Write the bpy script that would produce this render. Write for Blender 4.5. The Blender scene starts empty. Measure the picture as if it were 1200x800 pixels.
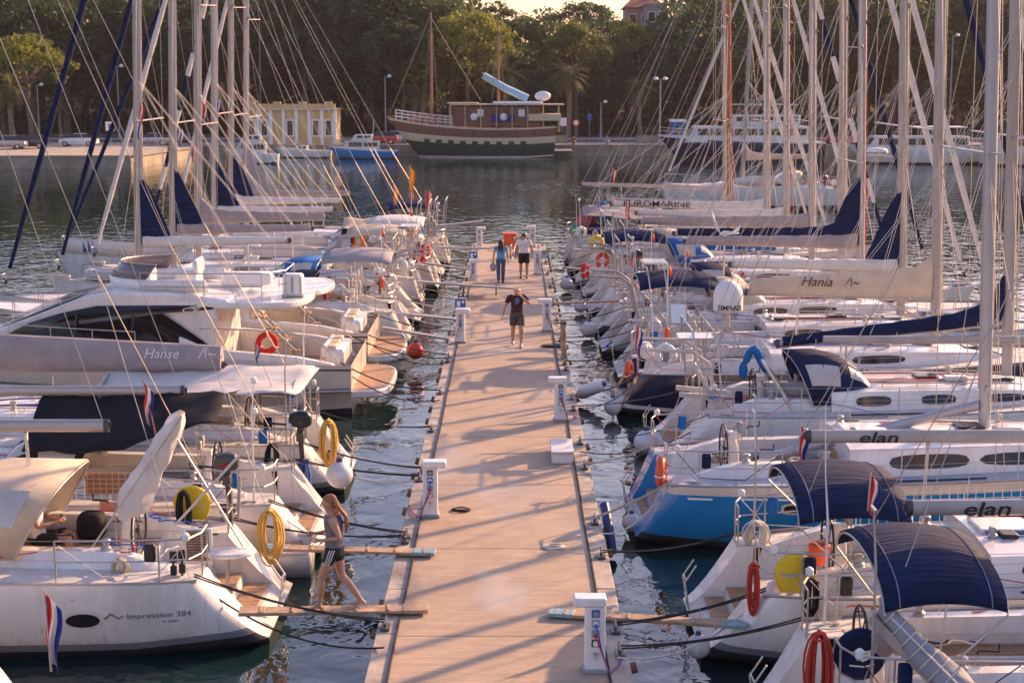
import bpy, bmesh, math, random
from math import sin, cos, pi, radians, tan, atan, sqrt, exp
from mathutils import Vector, Matrix, noise as mnoise
R = random.Random(11)
SC = bpy.context.scene
COL = SC.collection
F = 1800.0; CAMH = 8.0; PITCH = atan(300 / 1800)
CP, SP = cos(PITCH), sin(PITCH)

def ray(u, v):
    x = (u - 600) / F; y = -(v - 400) / F
    return Vector((x, CP + y * SP, -SP + y * CP))
def at_z(u, v, z):
    d = ray(u, v); t = (z - CAMH) / d.z
    return Vector((d.x * t, d.y * t, z))
def at_y(u, v, Y):
    d = ray(u, v); t = Y / d.y
    return Vector((d.x * t, Y, CAMH + d.z * t))

# ------------------------------------------------------------------ materials
MATS = {}
def mat(name, color, rough=0.5, metal=0.0, var=0.06, scale=3.0, bump=0.0, bscale=20.0, dirt=0.0,
        spec=0.5, coat=0.0, trans=0.0, emit=None, wave=None, sub=0.0):
    if name in MATS: return MATS[name]
    m = bpy.data.materials.new(name); m.use_nodes = True
    nt = m.node_tree; b = nt.nodes['Principled BSDF']; L = nt.links.new
    b.inputs['Roughness'].default_value = rough
    b.inputs['Metallic'].default_value = metal
    b.inputs['Specular IOR Level'].default_value = spec
    b.inputs['Coat Weight'].default_value = coat
    b.inputs['Transmission Weight'].default_value = trans
    c = Vector(color[:3])
    tc = nt.nodes.new('ShaderNodeTexCoord')
    oi = nt.nodes.new('ShaderNodeObjectInfo')
    add = nt.nodes.new('ShaderNodeVectorMath'); add.operation = 'ADD'
    sc = nt.nodes.new('ShaderNodeVectorMath'); sc.operation = 'SCALE'
    cmb = nt.nodes.new('ShaderNodeCombineXYZ')
    for k in range(3): L(oi.outputs['Random'], cmb.inputs[k])
    L(cmb.outputs[0], sc.inputs[0]); sc.inputs['Scale'].default_value = 50
    L(tc.outputs['Object'], add.inputs[0]); L(sc.outputs[0], add.inputs[1])
    n = nt.nodes.new('ShaderNodeTexNoise'); n.inputs['Scale'].default_value = scale
    n.inputs['Detail'].default_value = 5; n.inputs['Roughness'].default_value = 0.6
    L(add.outputs[0], n.inputs['Vector'])
    r = nt.nodes.new('ShaderNodeValToRGB')
    r.color_ramp.elements[0].position = 0.3; r.color_ramp.elements[1].position = 0.7
    lo = c * (1 - var * 1.6); hi = c * (1 + var)
    r.color_ramp.elements[0].color = (*[max(0, x) for x in lo], 1)
    r.color_ramp.elements[1].color = (*[min(1, x) for x in hi], 1)
    L(n.outputs['Fac'], r.inputs['Fac'])
    out = r.outputs['Color']
    if dirt > 0:
        n2 = nt.nodes.new('ShaderNodeTexNoise'); n2.inputs['Scale'].default_value = scale * 0.35
        n2.inputs['Detail'].default_value = 8; n2.inputs['Roughness'].default_value = 0.75
        mp = nt.nodes.new('ShaderNodeMapping'); mp.inputs['Scale'].default_value = (1.6, 1.6, 0.35)
        L(add.outputs[0], mp.inputs['Vector']); L(mp.outputs[0], n2.inputs['Vector'])
        r2 = nt.nodes.new('ShaderNodeValToRGB'); r2.color_ramp.elements[0].position = 0.45
        r2.color_ramp.elements[1].position = 0.75
        mx = nt.nodes.new('ShaderNodeMixRGB'); mx.blend_type = 'MULTIPLY'
        mu = nt.nodes.new('ShaderNodeMath'); mu.operation = 'MULTIPLY'; mu.inputs[1].default_value = dirt
        L(n2.outputs['Fac'], r2.inputs['Fac']); L(r2.outputs['Color'], mu.inputs[0]); L(mu.outputs[0], mx.inputs['Fac'])
        L(out, mx.inputs['Color1']); mx.inputs['Color2'].default_value = (0.45, 0.38, 0.30, 1)
        out = mx.outputs['Color']
    L(out, b.inputs['Base Color'])
    if rough > 0.05:
        mr = nt.nodes.new('ShaderNodeMapRange'); mr.inputs['To Min'].default_value = max(0.02, rough - 0.1)
        mr.inputs['To Max'].default_value = min(1, rough + 0.12)
        L(n.outputs['Fac'], mr.inputs['Value']); L(mr.outputs[0], b.inputs['Roughness'])
    if bump > 0 or wave:
        bp = nt.nodes.new('ShaderNodeBump'); bp.inputs['Strength'].default_value = bump or 0.3
        bp.inputs['Distance'].default_value = 0.02
        if wave:
            w = nt.nodes.new('ShaderNodeTexNoise'); w.inputs['Scale'].default_value = bscale
            w.inputs['Detail'].default_value = 3
            mp = nt.nodes.new('ShaderNodeMapping'); mp.inputs['Scale'].default_value = wave
            L(tc.outputs['Object'], mp.inputs['Vector']); L(mp.outputs[0], w.inputs['Vector'])
            bp.inputs['Distance'].default_value = 0.05
            L(w.outputs['Fac'], bp.inputs['Height'])
        else:
            n3 = nt.nodes.new('ShaderNodeTexNoise'); n3.inputs['Scale'].default_value = bscale
            n3.inputs['Detail'].default_value = 4
            L(tc.outputs['Object'], n3.inputs['Vector']); L(n3.outputs['Fac'], bp.inputs['Height'])
        L(bp.outputs[0], b.inputs['Normal'])
    if emit:
        b.inputs['Emission Color'].default_value = (*emit[:3], 1); b.inputs['Emission Strength'].default_value = emit[3]
    if sub:
        tr = nt.nodes.new('ShaderNodeBsdfTranslucent'); L(out, tr.inputs['Color'])
        ms = nt.nodes.new('ShaderNodeMixShader'); ms.inputs[0].default_value = sub
        L(b.outputs[0], ms.inputs[1]); L(tr.outputs[0], ms.inputs[2])
        L(ms.outputs[0], nt.nodes['Material Output'].inputs['Surface'])
    MATS[name] = m
    return m

M = dict(
 gel=mat('gelcoat_white', (.76, .74, .72), .26, coat=.4, var=.05, scale=1.2, dirt=.6),
 gel2=mat('gelcoat_cream', (.62, .56, .49), .3, coat=.3, var=.04, scale=1.2, dirt=.4),
 deck=mat('deck_nonskid', (.60, .57, .53), .6, var=.06, scale=5, bump=.2, bscale=120, dirt=.5),
 greydeck=mat('deck_grey_nonskid', (.42, .44, .48), .6, var=.06, scale=5, bump=.2, bscale=120, dirt=.3),
 teak=mat('teak', (.40, .24, .13), .6, var=.2, scale=6, bump=.3, bscale=8, wave=(1, 14, 14)),
 oldwood=mat('weathered_wood', (.45, .31, .21), .75, var=.25, scale=5, bump=.4, bscale=6, wave=(1, 16, 16), dirt=.6),
 redwood=mat('varnished_wood', (.38, .16, .07), .35, var=.2, scale=5, bump=.2, bscale=6, wave=(1, 12, 12)),
 bluehull=mat('hull_blue', (.010, .20, .48), .2, coat=.6, var=.05, scale=1),
 navyhull=mat('hull_navy', (.012, .018, .055), .18, coat=.6, var=.08, scale=1),
 greyhull=mat('hull_grey', (.47, .46, .46), .25, coat=.4, var=.04, scale=1, dirt=.3),
 anti=mat('antifouling', (.02, .02, .026), .6, var=.3, scale=6),
 stripe_b=mat('stripe_navy', (.02, .03, .10), .35, var=.05),
 stripe_r=mat('stripe_red', (.35, .03, .03), .35, var=.05),
 stripe_g=mat('stripe_grey', (.20, .20, .22), .35, var=.05),
 win=mat('smoked_window', (.018, .014, .016), .08, var=.1, spec=.7),
 clear=mat('clear_vinyl', (.50, .46, .44), .12, var=.08, spec=.6),
 alu=mat('mast_aluminium', (.42, .39, .38), .38, metal=.35, var=.05, scale=2, dirt=.25),
 alud=mat('mast_grey', (.42, .41, .43), .38, metal=.4, var=.05, scale=2),
 whitemast=mat('mast_white', (.44, .39, .36), .4, var=.06, scale=2, dirt=.5),
 woodmast=mat('mast_wood', (.32, .15, .06), .4, var=.2, scale=2, dirt=.3),
 steel=mat('stainless', (.48, .46, .44), .45, metal=.75, var=.05),
 wire=mat('rigging_wire', (.48, .41, .34), .4, metal=.4, var=.15, scale=4),
 wired=mat('rigging_dark', (.10, .09, .09), .6, var=.2, scale=4),
 rope=mat('rope_tan', (.50, .42, .32), .9, var=.2, scale=30, bump=.5, bscale=150),
 ropew=mat('rope_white', (.70, .66, .60), .9, var=.15, scale=30, bump=.5, bscale=150),
 ropeb=mat('rope_black', (.015, .015, .018), .85, var=.2, scale=30, bump=.5, bscale=150),
 roper=mat('rope_red', (.55, .05, .03), .85, var=.2, scale=30, bump=.5, bscale=150),
 ropeblue=mat('rope_blue', (.05, .15, .5), .85, var=.2, scale=30),
 roper_y=mat('rope_yellow', (.72, .45, .10), .85, var=.2, scale=30, bump=.5, bscale=150),
 navy=mat('canvas_navy', (.012, .022, .068), .8, spec=.12, var=.22, scale=3, bump=1.0, bscale=2.2, wave=(.6, 7, 7)),
 bluec=mat('canvas_blue', (.02, .13, .38), .8, spec=.12, var=.15, scale=3, bump=.5, bscale=3, wave=(.5, 1, 1)),
 blackc=mat('canvas_black', (.018, .018, .022), .7, spec=.12, var=.25, scale=3, bump=.6, bscale=2.5, wave=(.6, 1, 1)),
 creamc=mat('canvas_cream', (.66, .57, .46), .85, spec=.12, var=.08, scale=3, bump=.55, bscale=2.5, wave=(.6, 1, 1), sub=.25),
 greyc=mat('canvas_grey', (.30, .29, .31), .85, spec=.12, var=.1, scale=3, bump=.5, bscale=3, wave=(.5, 1, 1)),
 taupec=mat('canvas_taupe', (.36, .31, .30), .85, spec=.12, var=.1, scale=3, bump=.5, bscale=3, wave=(.5, 1, 1)),
 sail=mat('sailcloth', (.74, .70, .66), .75, spec=.12, var=.07, scale=3, bump=.5, bscale=4, wave=(.3, 1, 1), sub=.15),
 yellow=mat('yellow_cover', (.78, .55, .02), .6, var=.08, scale=4, bump=.3, bscale=6),
 orange=mat('orange_plastic', (.72, .10, .03), .5, var=.1, scale=4),
 red=mat('red_paint', (.50, .03, .03), .4, var=.08),
 redball=mat('red_buoy', (.60, .05, .03), .35, var=.1, scale=5),
 fender=mat('fender_white', (.66, .65, .67), .35, var=.1, scale=4, dirt=.7),
 fenderb=mat('fender_navy', (.02, .04, .14), .4, var=.1, scale=4),
 black=mat('black_plastic', (.012, .012, .014), .4, var=.2),
 dgrey=mat('dark_grey_plastic', (.06, .06, .065), .35, var=.1),
 grey=mat('grey_plastic', (.30, .30, .31), .45, var=.08),
 white=mat('white_plastic', (.76, .75, .73), .4, var=.04, dirt=.3),
 solar=mat('solar_cells', (.02, .03, .07), .12, var=.1, spec=.7),
 solarw=mat('panel_white', (.74, .74, .72), .25, var=.03),
 netw=mat('net_white', (.70, .68, .64), .8, var=.1),
 peach=mat('towel_peach', (.72, .30, .20), .9, var=.1, bump=.3, bscale=30),
 pink=mat('cloth_red', (.45, .10, .12), .9, var=.1),
 green=mat('green_paint', (.02, .25, .12), .5, var=.1),
 gold=mat('yellow_paint', (.75, .52, .05), .5, var=.1),
 teal=mat('teal_paint', (.24, .36, .38), .6, var=.2, scale=10, dirt=.5),
 flagw=mat('flag_white', (.75, .73, .70), .8, var=.04, sub=.3),
 flagr=mat('flag_red', (.60, .03, .03), .8, var=.05, sub=.3),
 flagb=mat('flag_blue', (.03, .05, .30), .8, var=.05, sub=.3),
 flago=mat('flag_orange', (.78, .26, .03), .8, var=.05, sub=.3),
 flagy=mat('flag_yellow', (.80, .58, .04), .8, var=.05, sub=.3),
 flagk=mat('flag_black', (.02, .02, .02), .8, var=.05),
 ink=mat('lettering_black', (.012, .012, .014), .5, var=.05),
 inkg=mat('lettering_grey', (.18, .18, .20), .5, var=.05),
 inkw=mat('lettering_white', (.78, .76, .74), .5, var=.03),
 inkb=mat('lettering_blue', (.03, .10, .35), .5, var=.05),
 skin=mat('skin', (.52, .27, .17), .5, var=.06, scale=6, sub=.05),
 skin2=mat('skin_tan', (.42, .20, .12), .5, var=.06, scale=6),
 socket=mat('socket_blue', (.02, .08, .35), .4, var=.1),
)

def scum(name, src):
    m = M[src].copy(); m.name = name; nt = m.node_tree; L = nt.links.new; b = nt.nodes['Principled BSDF']; old = b.inputs['Base Color'].links[0].from_socket
    tc = nt.nodes.new('ShaderNodeTexCoord'); sx = nt.nodes.new('ShaderNodeSeparateXYZ'); L(tc.outputs['Object'], sx.inputs[0])
    mp = nt.nodes.new('ShaderNodeMapping'); mp.inputs['Scale'].default_value = (2.2, 2.2, .5); L(tc.outputs['Object'], mp.inputs[0])
    n = nt.nodes.new('ShaderNodeTexNoise'); n.inputs['Scale'].default_value = 3.5; n.inputs['Detail'].default_value = 7; n.inputs['Roughness'].default_value = .7; L(mp.outputs[0], n.inputs['Vector'])
    ad = nt.nodes.new('ShaderNodeMath'); ad.operation = 'MULTIPLY_ADD'; ad.inputs[1].default_value = .55; L(n.outputs['Fac'], ad.inputs[0])
    ng = nt.nodes.new('ShaderNodeMath'); ng.operation = 'MULTIPLY'; ng.inputs[1].default_value = -1; L(sx.outputs['Z'], ng.inputs[0]); L(ng.outputs[0], ad.inputs[2])
    mr = nt.nodes.new('ShaderNodeMapRange'); mr.inputs['From Min'].default_value = -.06; mr.inputs['From Max'].default_value = .16; mr.inputs['To Max'].default_value = .6; L(ad.outputs[0], mr.inputs['Value'])
    mx = nt.nodes.new('ShaderNodeMixRGB'); mx.blend_type = 'MULTIPLY'; L(mr.outputs[0], mx.inputs[0]); L(old, mx.inputs[1]); mx.inputs[2].default_value = (.50, .40, .26, 1)
    # dark run marks
    mp2 = nt.nodes.new('ShaderNodeMapping'); mp2.inputs['Scale'].default_value = (5, 5, .25); L(tc.outputs['Object'], mp2.inputs[0])
    n2 = nt.nodes.new('ShaderNodeTexNoise'); n2.inputs['Scale'].default_value = 2.2; n2.inputs['Detail'].default_value = 6; L(mp2.outputs[0], n2.inputs['Vector'])
    r2 = nt.nodes.new('ShaderNodeMapRange'); r2.inputs['From Min'].default_value = .58; r2.inputs['From Max'].default_value = .75; r2.inputs['To Max'].default_value = .45; L(n2.outputs['Fac'], r2.inputs['Value'])
    m2 = nt.nodes.new('ShaderNodeMixRGB'); m2.blend_type = 'MULTIPLY'; L(r2.outputs[0], m2.inputs[0]); L(mx.outputs[0], m2.inputs[1]); m2.inputs[2].default_value = (.55, .50, .45, 1)
    L(m2.outputs[0], b.inputs['Base Color']); M[name] = m
scum('hull_white', 'gel'); scum('hull_cream', 'gel2')
# ------------------------------------------------------------------ mesh builder
class MB:
    def __init__(s): s.v = []; s.f = []; s.mi = []
    def add(s, vs, fs, mi=0):
        o = len(s.v); s.v += [tuple(p) for p in vs]
        for f in fs: s.f.append(tuple(i + o for i in f)); s.mi.append(mi)
        return s
    def box(s, c, d, rot=None, mi=0, taper=1.0):
        hx, hy, hz = d[0] / 2, d[1] / 2, d[2] / 2
        P = []
        for z in (-1, 1):
            k = taper if z > 0 else 1
            for x, y in ((-1, -1), (1, -1), (1, 1), (-1, 1)): P.append(Vector((x * hx * k, y * hy * k, z * hz)))
        if rot is not None:
            if not isinstance(rot, Matrix): rot = Matrix.Rotation(rot, 3, 'Z')
            P = [rot @ p for p in P]
        c = Vector(c)
        return s.add([p + c for p in P], [(3, 2, 1, 0), (4, 5, 6, 7), (0, 1, 5, 4), (1, 2, 6, 5), (2, 3, 7, 6), (3, 0, 4, 7)], mi)
    def beam(s, a, b, w, h, mi=0):
        a = Vector(a); b = Vector(b); d = b - a; l = d.length
        if l < 1e-6: return s
        x = d.normalized(); up = Vector((0, 0, 1))
        if abs(x.z) > .98: up = Vector((0, 1, 0))
        y = up.cross(x).normalized(); z = x.cross(y)
        rot = Matrix((x, y, z)).transposed()
        return s.box((a + b) / 2, (l, w, h), rot, mi)
    def tube(s, pts, r, n=6, mi=0, cap=True, closed=False, flat=1.0):
        pts = [Vector(p) for p in pts]; N = len(pts)
        rs = r if isinstance(r, (list, tuple)) else [r] * N
        rows = []; prev = None
        for i, p in enumerate(pts):
            if closed: t = pts[(i + 1) % N] - pts[i - 1]
            else: t = pts[min(i + 1, N - 1)] - pts[max(i - 1, 0)]
            if t.length < 1e-9: t = Vector((0, 0, 1))
            t.normalize()
            if prev is None:
                up = Vector((0, 0, 1)) if abs(t.z) < .9 else Vector((1, 0, 0))
                a = t.cross(up).normalized()
            else:
                a = prev - t * prev.dot(t)
                a = a.normalized() if a.length > 1e-6 else t.orthogonal().normalized()
            prev = a; b = t.cross(a)
            rows.append([p + (a * cos(2 * pi * k / n) * flat + b * sin(2 * pi * k / n)) * rs[i] for k in range(n)])
        o = len(s.v)
        vs = [q for rw in rows for q in rw]; fs = []
        for i in range(N if closed else N - 1):
            j = (i + 1) % N
            for k in range(n):
                k2 = (k + 1) % n
                fs.append((i * n + k, i * n + k2, j * n + k2, j * n + k))
        if cap and not closed:
            fs.append(tuple(range(n - 1, -1, -1))); fs.append(tuple((N - 1) * n + k for k in range(n)))
        return s.add(vs, fs, mi)
    def cyl(s, a, b, r1, r2=None, n=10, mi=0, cap=True):
        return s.tube([a, b], [r1, r1 if r2 is None else r2], n, mi, cap)
    def lathe(s, prof, c=(0, 0, 0), n=16, mi=0, axis='z', sy=1.0):
        vs = []; fs = []; c = Vector(c)
        for (r, z) in prof:
            for k in range(n):
                a = 2 * pi * k / n; p = Vector((r * cos(a), r * sin(a) * sy, z))
                if axis == 'x': p = Vector((p.z, p.x, p.y))
                if axis == 'y': p = Vector((p.x, p.z, p.y))
                vs.append(p + c)
        for i in range(len(prof) - 1):
            for k in range(n):
                k2 = (k + 1) % n; fs.append((i * n + k, i * n + k2, (i + 1) * n + k2, (i + 1) * n + k))
        fs.append(tuple(range(n - 1, -1, -1))); fs.append(tuple((len(prof) - 1) * n + k for k in range(n)))
        return s.add(vs, fs, mi)
    def sph(s, c, r, n=14, m=9, mi=0):
        r = Vector(r) if hasattr(r, '__len__') else Vector((r, r, r)); c = Vector(c)
        vs = []; fs = []
        for i in range(m + 1):
            a = pi * i / m
            for k in range(n):
                b = 2 * pi * k / n
                vs.append(c + Vector((r.x * max(sin(a), .01) * cos(b), r.y * max(sin(a), .01) * sin(b), r.z * cos(a))))
        for i in range(m):
            for k in range(n):
                k2 = (k + 1) % n; fs.append((i * n + k, (i + 1) * n + k, (i + 1) * n + k2, i * n + k2))
        fs.append(tuple(range(n))); fs.append(tuple(m * n + k for k in range(n - 1, -1, -1)))
        return s.add(vs, fs, mi)
    def grid(s, rows, mi=0, closed=False, flip=False):
        n = len(rows[0]); vs = [p for r in rows for p in r]; fs = []
        for i in range(len(rows) - 1):
            for k in range(n if closed else n - 1):
                k2 = (k + 1) % n
                f = (i * n + k, i * n + k2, (i + 1) * n + k2, (i + 1) * n + k)
                fs.append(f[::-1] if flip else f)
        return s.add(vs, fs, mi)
    def prism(s, poly, y0, y1, mi=0):
        """poly of (x,z) extruded in y"""
        n = len(poly)
        vs = [(x, y0, z) for x, z in poly] + [(x, y1, z) for x, z in poly]
        fs = [tuple(range(n)), tuple(range(2 * n - 1, n - 1, -1))]
        for k in range(n):
            k2 = (k + 1) % n; fs.append((k, k + n, k2 + n, k2))
        return s.add(vs, fs, mi)
    def torus(s, c, Rr, r, axis='z', n=24, m=8, mi=0, flat=1.0):
        pts = []
        c = Vector(c)
        for k in range(n):
            a = 2 * pi * k / n; x, y = Rr * cos(a), Rr * sin(a) * flat
            p = {'z': Vector((x, y, 0)), 'x': Vector((0, x, y)), 'y': Vector((x, 0, y))}[axis]
            pts.append(c + p)
        return s.tube(pts, r, m, mi, closed=True)
    def xform(s, Mx):
        s.v = [tuple(Mx @ Vector(p)) for p in s.v]; return s
    def build(s, name, mats, parent=None, smooth=True, ang=38, bevel=0, solid=0, subd=0, norm=True):
        me = bpy.data.meshes.new(name); me.from_pydata(s.v, [], s.f)
        if not isinstance(mats, (list, tuple)): mats = [mats]
        for m in mats: me.materials.append(M[m] if isinstance(m, str) else m)
        me.polygons.foreach_set('material_index', s.mi)
        if norm:
            bm = bmesh.new(); bm.from_mesh(me); bmesh.ops.recalc_face_normals(bm, faces=bm.faces); bm.to_mesh(me); bm.free()
        if smooth:
            me.polygons.foreach_set('use_smooth', [True] * len(me.polygons)); me.set_sharp_from_angle(angle=radians(ang))
        me.update()
        o = bpy.data.objects.new(name, me); COL.objects.link(o)
        if parent is not None: o.parent = parent
        if solid:
            md = o.modifiers.new('solid', 'SOLIDIFY'); md.thickness = solid; md.offset = 0
        if bevel:
            md = o.modifiers.new('bevel', 'BEVEL'); md.width = bevel; md.segments = 2; md.limit_method = 'ANGLE'
        if subd:
            md = o.modifiers.new('sub', 'SUBSURF'); md.levels = subd; md.render_levels = subd
        return o

def thing(name, label, cat, loc=(0, 0, 0), rz=0, group=None):
    o = bpy.data.objects.new(name, None); COL.objects.link(o); o.location = loc; o.rotation_euler = (0, 0, rz)
    o.empty_display_size = .2
    o['label'] = label; o['category'] = cat
    if group: o['group'] = group
    return o
def tag(o, label, cat, group=None, loc=None, rz=None):
    o['label'] = label; o['category'] = cat
    if group: o['group'] = group
    if loc is not None: o.location = loc
    if rz is not None: o.rotation_euler = (0, 0, rz)
    return o
def struct(o, kind='structure'):
    o['kind'] = kind; return o
def dup(root, loc, rz=None, label=None, group=None, scale=None):
    r = root.copy(); COL.objects.link(r); r.location = loc
    if rz is not None: r.rotation_euler = (0, 0, rz)
    if scale is not None: r.scale = (scale,) * 3 if not hasattr(scale, '__len__') else scale
    if label: r['label'] = label
    if group: r['group'] = group
    for ch in list(root.children):
        c = ch.copy(); COL.objects.link(c); c.parent = r
        for g in list(ch.children):
            d = g.copy(); COL.objects.link(d); d.parent = c
    return r

_tc = {}
def text2d(txt, size, sx=1.0, shear=0.0, bold=0.0):
    """returns (verts2d, faces) of filled lettering, origin left baseline"""
    key = (txt, size, sx, shear, bold)
    if key in _tc: return _tc[key]
    cu = bpy.data.curves.new('t', 'FONT'); cu.body = txt; cu.size = size; cu.shear = shear; cu.offset = bold * size
    cu.resolution_u = 3
    ob = bpy.data.objects.new('t', cu); COL.objects.link(ob)
    me = bpy.data.meshes.new_from_object(ob.evaluated_get(bpy.context.evaluated_depsgraph_get()))
    vs = [(v.co.x * sx, v.co.y) for v in me.vertices]; fs = [tuple(p.vertices) for p in me.polygons]
    bpy.data.objects.remove(ob); bpy.data.meshes.remove(me); bpy.data.curves.remove(cu)
    _tc[key] = (vs, fs); return vs, fs

def catenary(a, b, sag, n=9):
    a = Vector(a); b = Vector(b)
    return [a.lerp(b, t) - Vector((0, 0, 4 * sag * t * (1 - t))) for t in [k / (n - 1) for k in range(n)]]
def lerp(a, b, t): return a + (b - a) * t
def clamp(x, a=0., b=1.): return max(a, min(b, x))

class Boat:
    D = dict(L=12.0, B=3.8, s0=1.08, s1=1.45, ws=.80, rake=.8, hull='hull_white', stripe='stripe_g', band=None, deckm='deck',
             xm=7.4, mh=15.5, mast='alu', boomlen=4.6, boomz=1.75, boomm='alu', cover=None, furl='sail', hood=None, bimini=None,
             wheels=1, lod=1, mrake=.25, mw=1.0, cabh=.45, yc=.8, spread=2, blen=None, backstay=True, yaw=0, nets=False, winm='win',
             lazy=True, tri=None, rails=True, table=True, boomup=.03, split=True)
    def __init__(s, label, nick, side, Y, sx, cat='sailboat', name='moored_sailboat', group='sailboats moored stern to the pier', **kw):
        s.__dict__.update(Boat.D); s.__dict__.update(kw)
        s.label, s.nick, s.side, s.Y, s.sx = label, nick, side, Y, sx
        s.dir = -1 if side == 'L' else 1
        s.sgn = 1 if side == 'L' else -1          # local y sign of the near side
        s.rz = (pi if side == 'L' else 0) + radians(s.yaw)
        s.root = thing(name, label, cat, (sx, Y, 0), s.rz, group)
        s.mx = Matrix.Translation((sx, Y, 0)) @ Matrix.Rotation(s.rz, 4, 'Z')
    def w(s, p): return s.mx @ Vector(p)
    # ---- hull form
    def shp(s, t):
        if t < .42: u = (.42 - t) / .42; return 1 - (1 - s.ws) * u * u
        u = (t - .42) / .58
        return max(.012, (1 - u ** 2.2)) ** .9
    def S(s, t): return s.s0 + (s.s1 - s.s0) * max(0, t) ** 1.5
    def hp(s, x, q):
        """hull surface point for base station x (0..L) and level q"""
        t = clamp(x / s.L); w = s.B / 2 * s.shp(t); S = s.S(t); zb = .16 * clamp(1 - t / .16)
        a = .15 + .42 * clamp((t - .35) / .65) ** 1.5
        z = zb + (S - zb) * q; y = w * (1 - a * (1 - q) ** 2.2)
        if x < .3: y -= .11 * (1 - x / .3) ** 2.2
        xx = x
        if x < 1.8: xx += s.rake * q ** .72 * (1 - x / 1.8)
        if t > .8: xx -= (1 - q) * .55 * ((t - .8) / .2) ** 2
        return Vector((xx, y, z))
    def wS(s, xp):
        x = xp
        if xp < 1.8: x = max(0, (xp - s.rake) / (1 - s.rake / 1.8))
        t = clamp(x / s.L); return s.B / 2 * s.shp(t), s.S(t)
    def build_hull(s):
        QL = [1, .95, .86, .7, .52, .36, .2, .1, .04, 0]
        xs = [0, .025, .06, .11, .18, .3, .55, .9, 1.3, 1.8] + [1.8 + (s.L - 1.8) * (k / 18.) ** .92 for k in range(1, 19)]
        rows = []
        for x in xs:
            t = x / s.L
            P = [s.hp(x, q) for q in QL]; b = P[-1]; d = .45 * sin(pi * clamp(t * .92 + .06))
            P.append(Vector((b.x + .05, b.y * .72, b.z - .16 - d * .45))); P.append(Vector((b.x + .1, 0, b.z - .22 - d)))
            ring = P + [Vector((p.x, -p.y, p.z)) for p in P[-2::-1]]
            rows.append(ring)
        mb = MB(); n = len(rows[0])
        vs = [p for r in rows for p in r]; base = 0
        m = len(QL)
        for i in range(len(rows) - 1):
            for k in range(n - 1):
                kk = k if k < n / 2 else n - 2 - k     # level index
                mi = 0
                if kk < 2 and s.band: mi = 3
                if kk == 6: mi = 1
                if kk >= 7: mi = 2
                mb.f.append((i * n + k, i * n + k + 1, (i + 1) * n + k + 1, (i + 1) * n + k)); mb.mi.append(mi)
        mb.v += [tuple(p) for p in vs]
        # bow cap
        mb.f.append(tuple((len(rows) - 1) * n + k for k in range(n))); mb.mi.append(0)
        hull_mats = [s.hull, s.stripe, 'anti', s.band or s.hull]
        # stern: side cheeks + stepped centre
        yc = s.yc; S0 = s.S(0); zf = S0 - .48
        r0 = [s.hp(0, q) for q in QL]
        for sg in (1, -1):
            cheek = [(p.x, sg * p.y, p.z) for p in r0]
            inner = [(p.x, sg * min(yc, p.y * .97), p.z) for p in r0]
            mb.grid([cheek, inner], 0)
            prof = s.stern_profile(); slope = [(p.x, p.z) for p in r0]
            poly = [(x, z) for x, z in slope[::-1]] + [(s.rake + .35, S0)] + [(x, z) for x, z in prof[::-1]]
            mb.add([(x, sg * yc, z) for x, z in poly], [tuple(range(len(poly)))], 0)
            b = r0[-1]
            mb.add([(b.x, 0, b.z), (b.x, sg * b.y, b.z), (b.x + .05, sg * b.y * .72, b.z - .18), (b.x + .1, 0, b.z - .25)], [(0, 1, 2, 3)], 2)
        s.hullo = mb.build('hull', hull_mats, s.root, ang=50)
        pr = s.stern_profile()
        st = MB(); st.grid([[(x, -yc, z) for x, z in pr], [(x, yc, z) for x, z in pr]])
        st.build('stern_steps', s.deckm, s.root, smooth=False)
        tk = MB()
        for (x0, x1, z) in s.treads():
            for k in range(5):
                y0 = -yc * .92 + k * (yc * 1.84 / 5); tk.box(((x0 + x1) / 2, y0 + yc * .18, z + .012), (x1 - x0 - .05, yc * 1.84 / 5 - .02, .02))
        tk.build('step_tread', 'teak', s.root, smooth=False)
    def stern_profile(s):
        S0 = s.S(0); zf = S0 - .48; r = s.rake
        S_ = S0 - .16; sx = lambda z: r * clamp((z - .16) / S_) ** .72 + .015
        z2 = lerp(.30, zf, .5)
        return [(s.hp(0, 0).x, s.hp(0, 0).z), (sx(.30), .30), (max(r * .72, sx(.3) + .2), .31), (max(r * .75, sx(z2)), z2), (r + .18, z2 + .01), (r + .22, zf)]
    def treads(s):
        p = s.stern_profile(); return [(p[1][0] + .03, p[2][0], p[2][1]), (p[3][0] - .02, p[4][0] + .02, p[4][1])]
    def build_deck(s):
        yc = s.yc; xc1 = s.xc1; mb = MB(); r = s.rake
        S0 = s.S(0); zf = S0 - .48
        xs = [r, r + .12, r + .35] + [lerp(r + .5, xc1, k / 5) for k in range(6)] + [lerp(xc1, s.L - .05, k / 14) for k in range(1, 15)]
        def row(x, y0, y1, n=3):
            w, S = s.wS(x); out = []
            y0 = min(y0, w - .02) if y0 > 0 else max(y0, -w + .02)
            if y1 == 'w': y1 = w - .015
            if y1 == '-w': y1 = -w + .015
            for k in range(n):
                y = lerp(y0, y1, k / (n - 1)); out.append((x, y, S - .02 + .05 * (1 - (y / max(w, .1)) ** 2)))
            return out
        for sg, e in ((1, 'w'), (-1, '-w')):
            mb.grid([row(x, sg * yc, e) for x in xs if x <= xc1 + 1e-6])
        mb.grid([row(x, -1, 1, 2) and [p for p in [(x, -s.wS(x)[0] + .015, s.wS(x)[1] - .02), (x, 0, s.wS(x)[1] + .03), (x, s.wS(x)[0] - .015, s.wS(x)[1] - .02)]] for x in xs if x >= xc1 - 1e-6])
        mb.build('deck', s.deckm, s.root, ang=60)
        # cockpit well
        cp = MB(); x0 = r + .22
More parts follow.
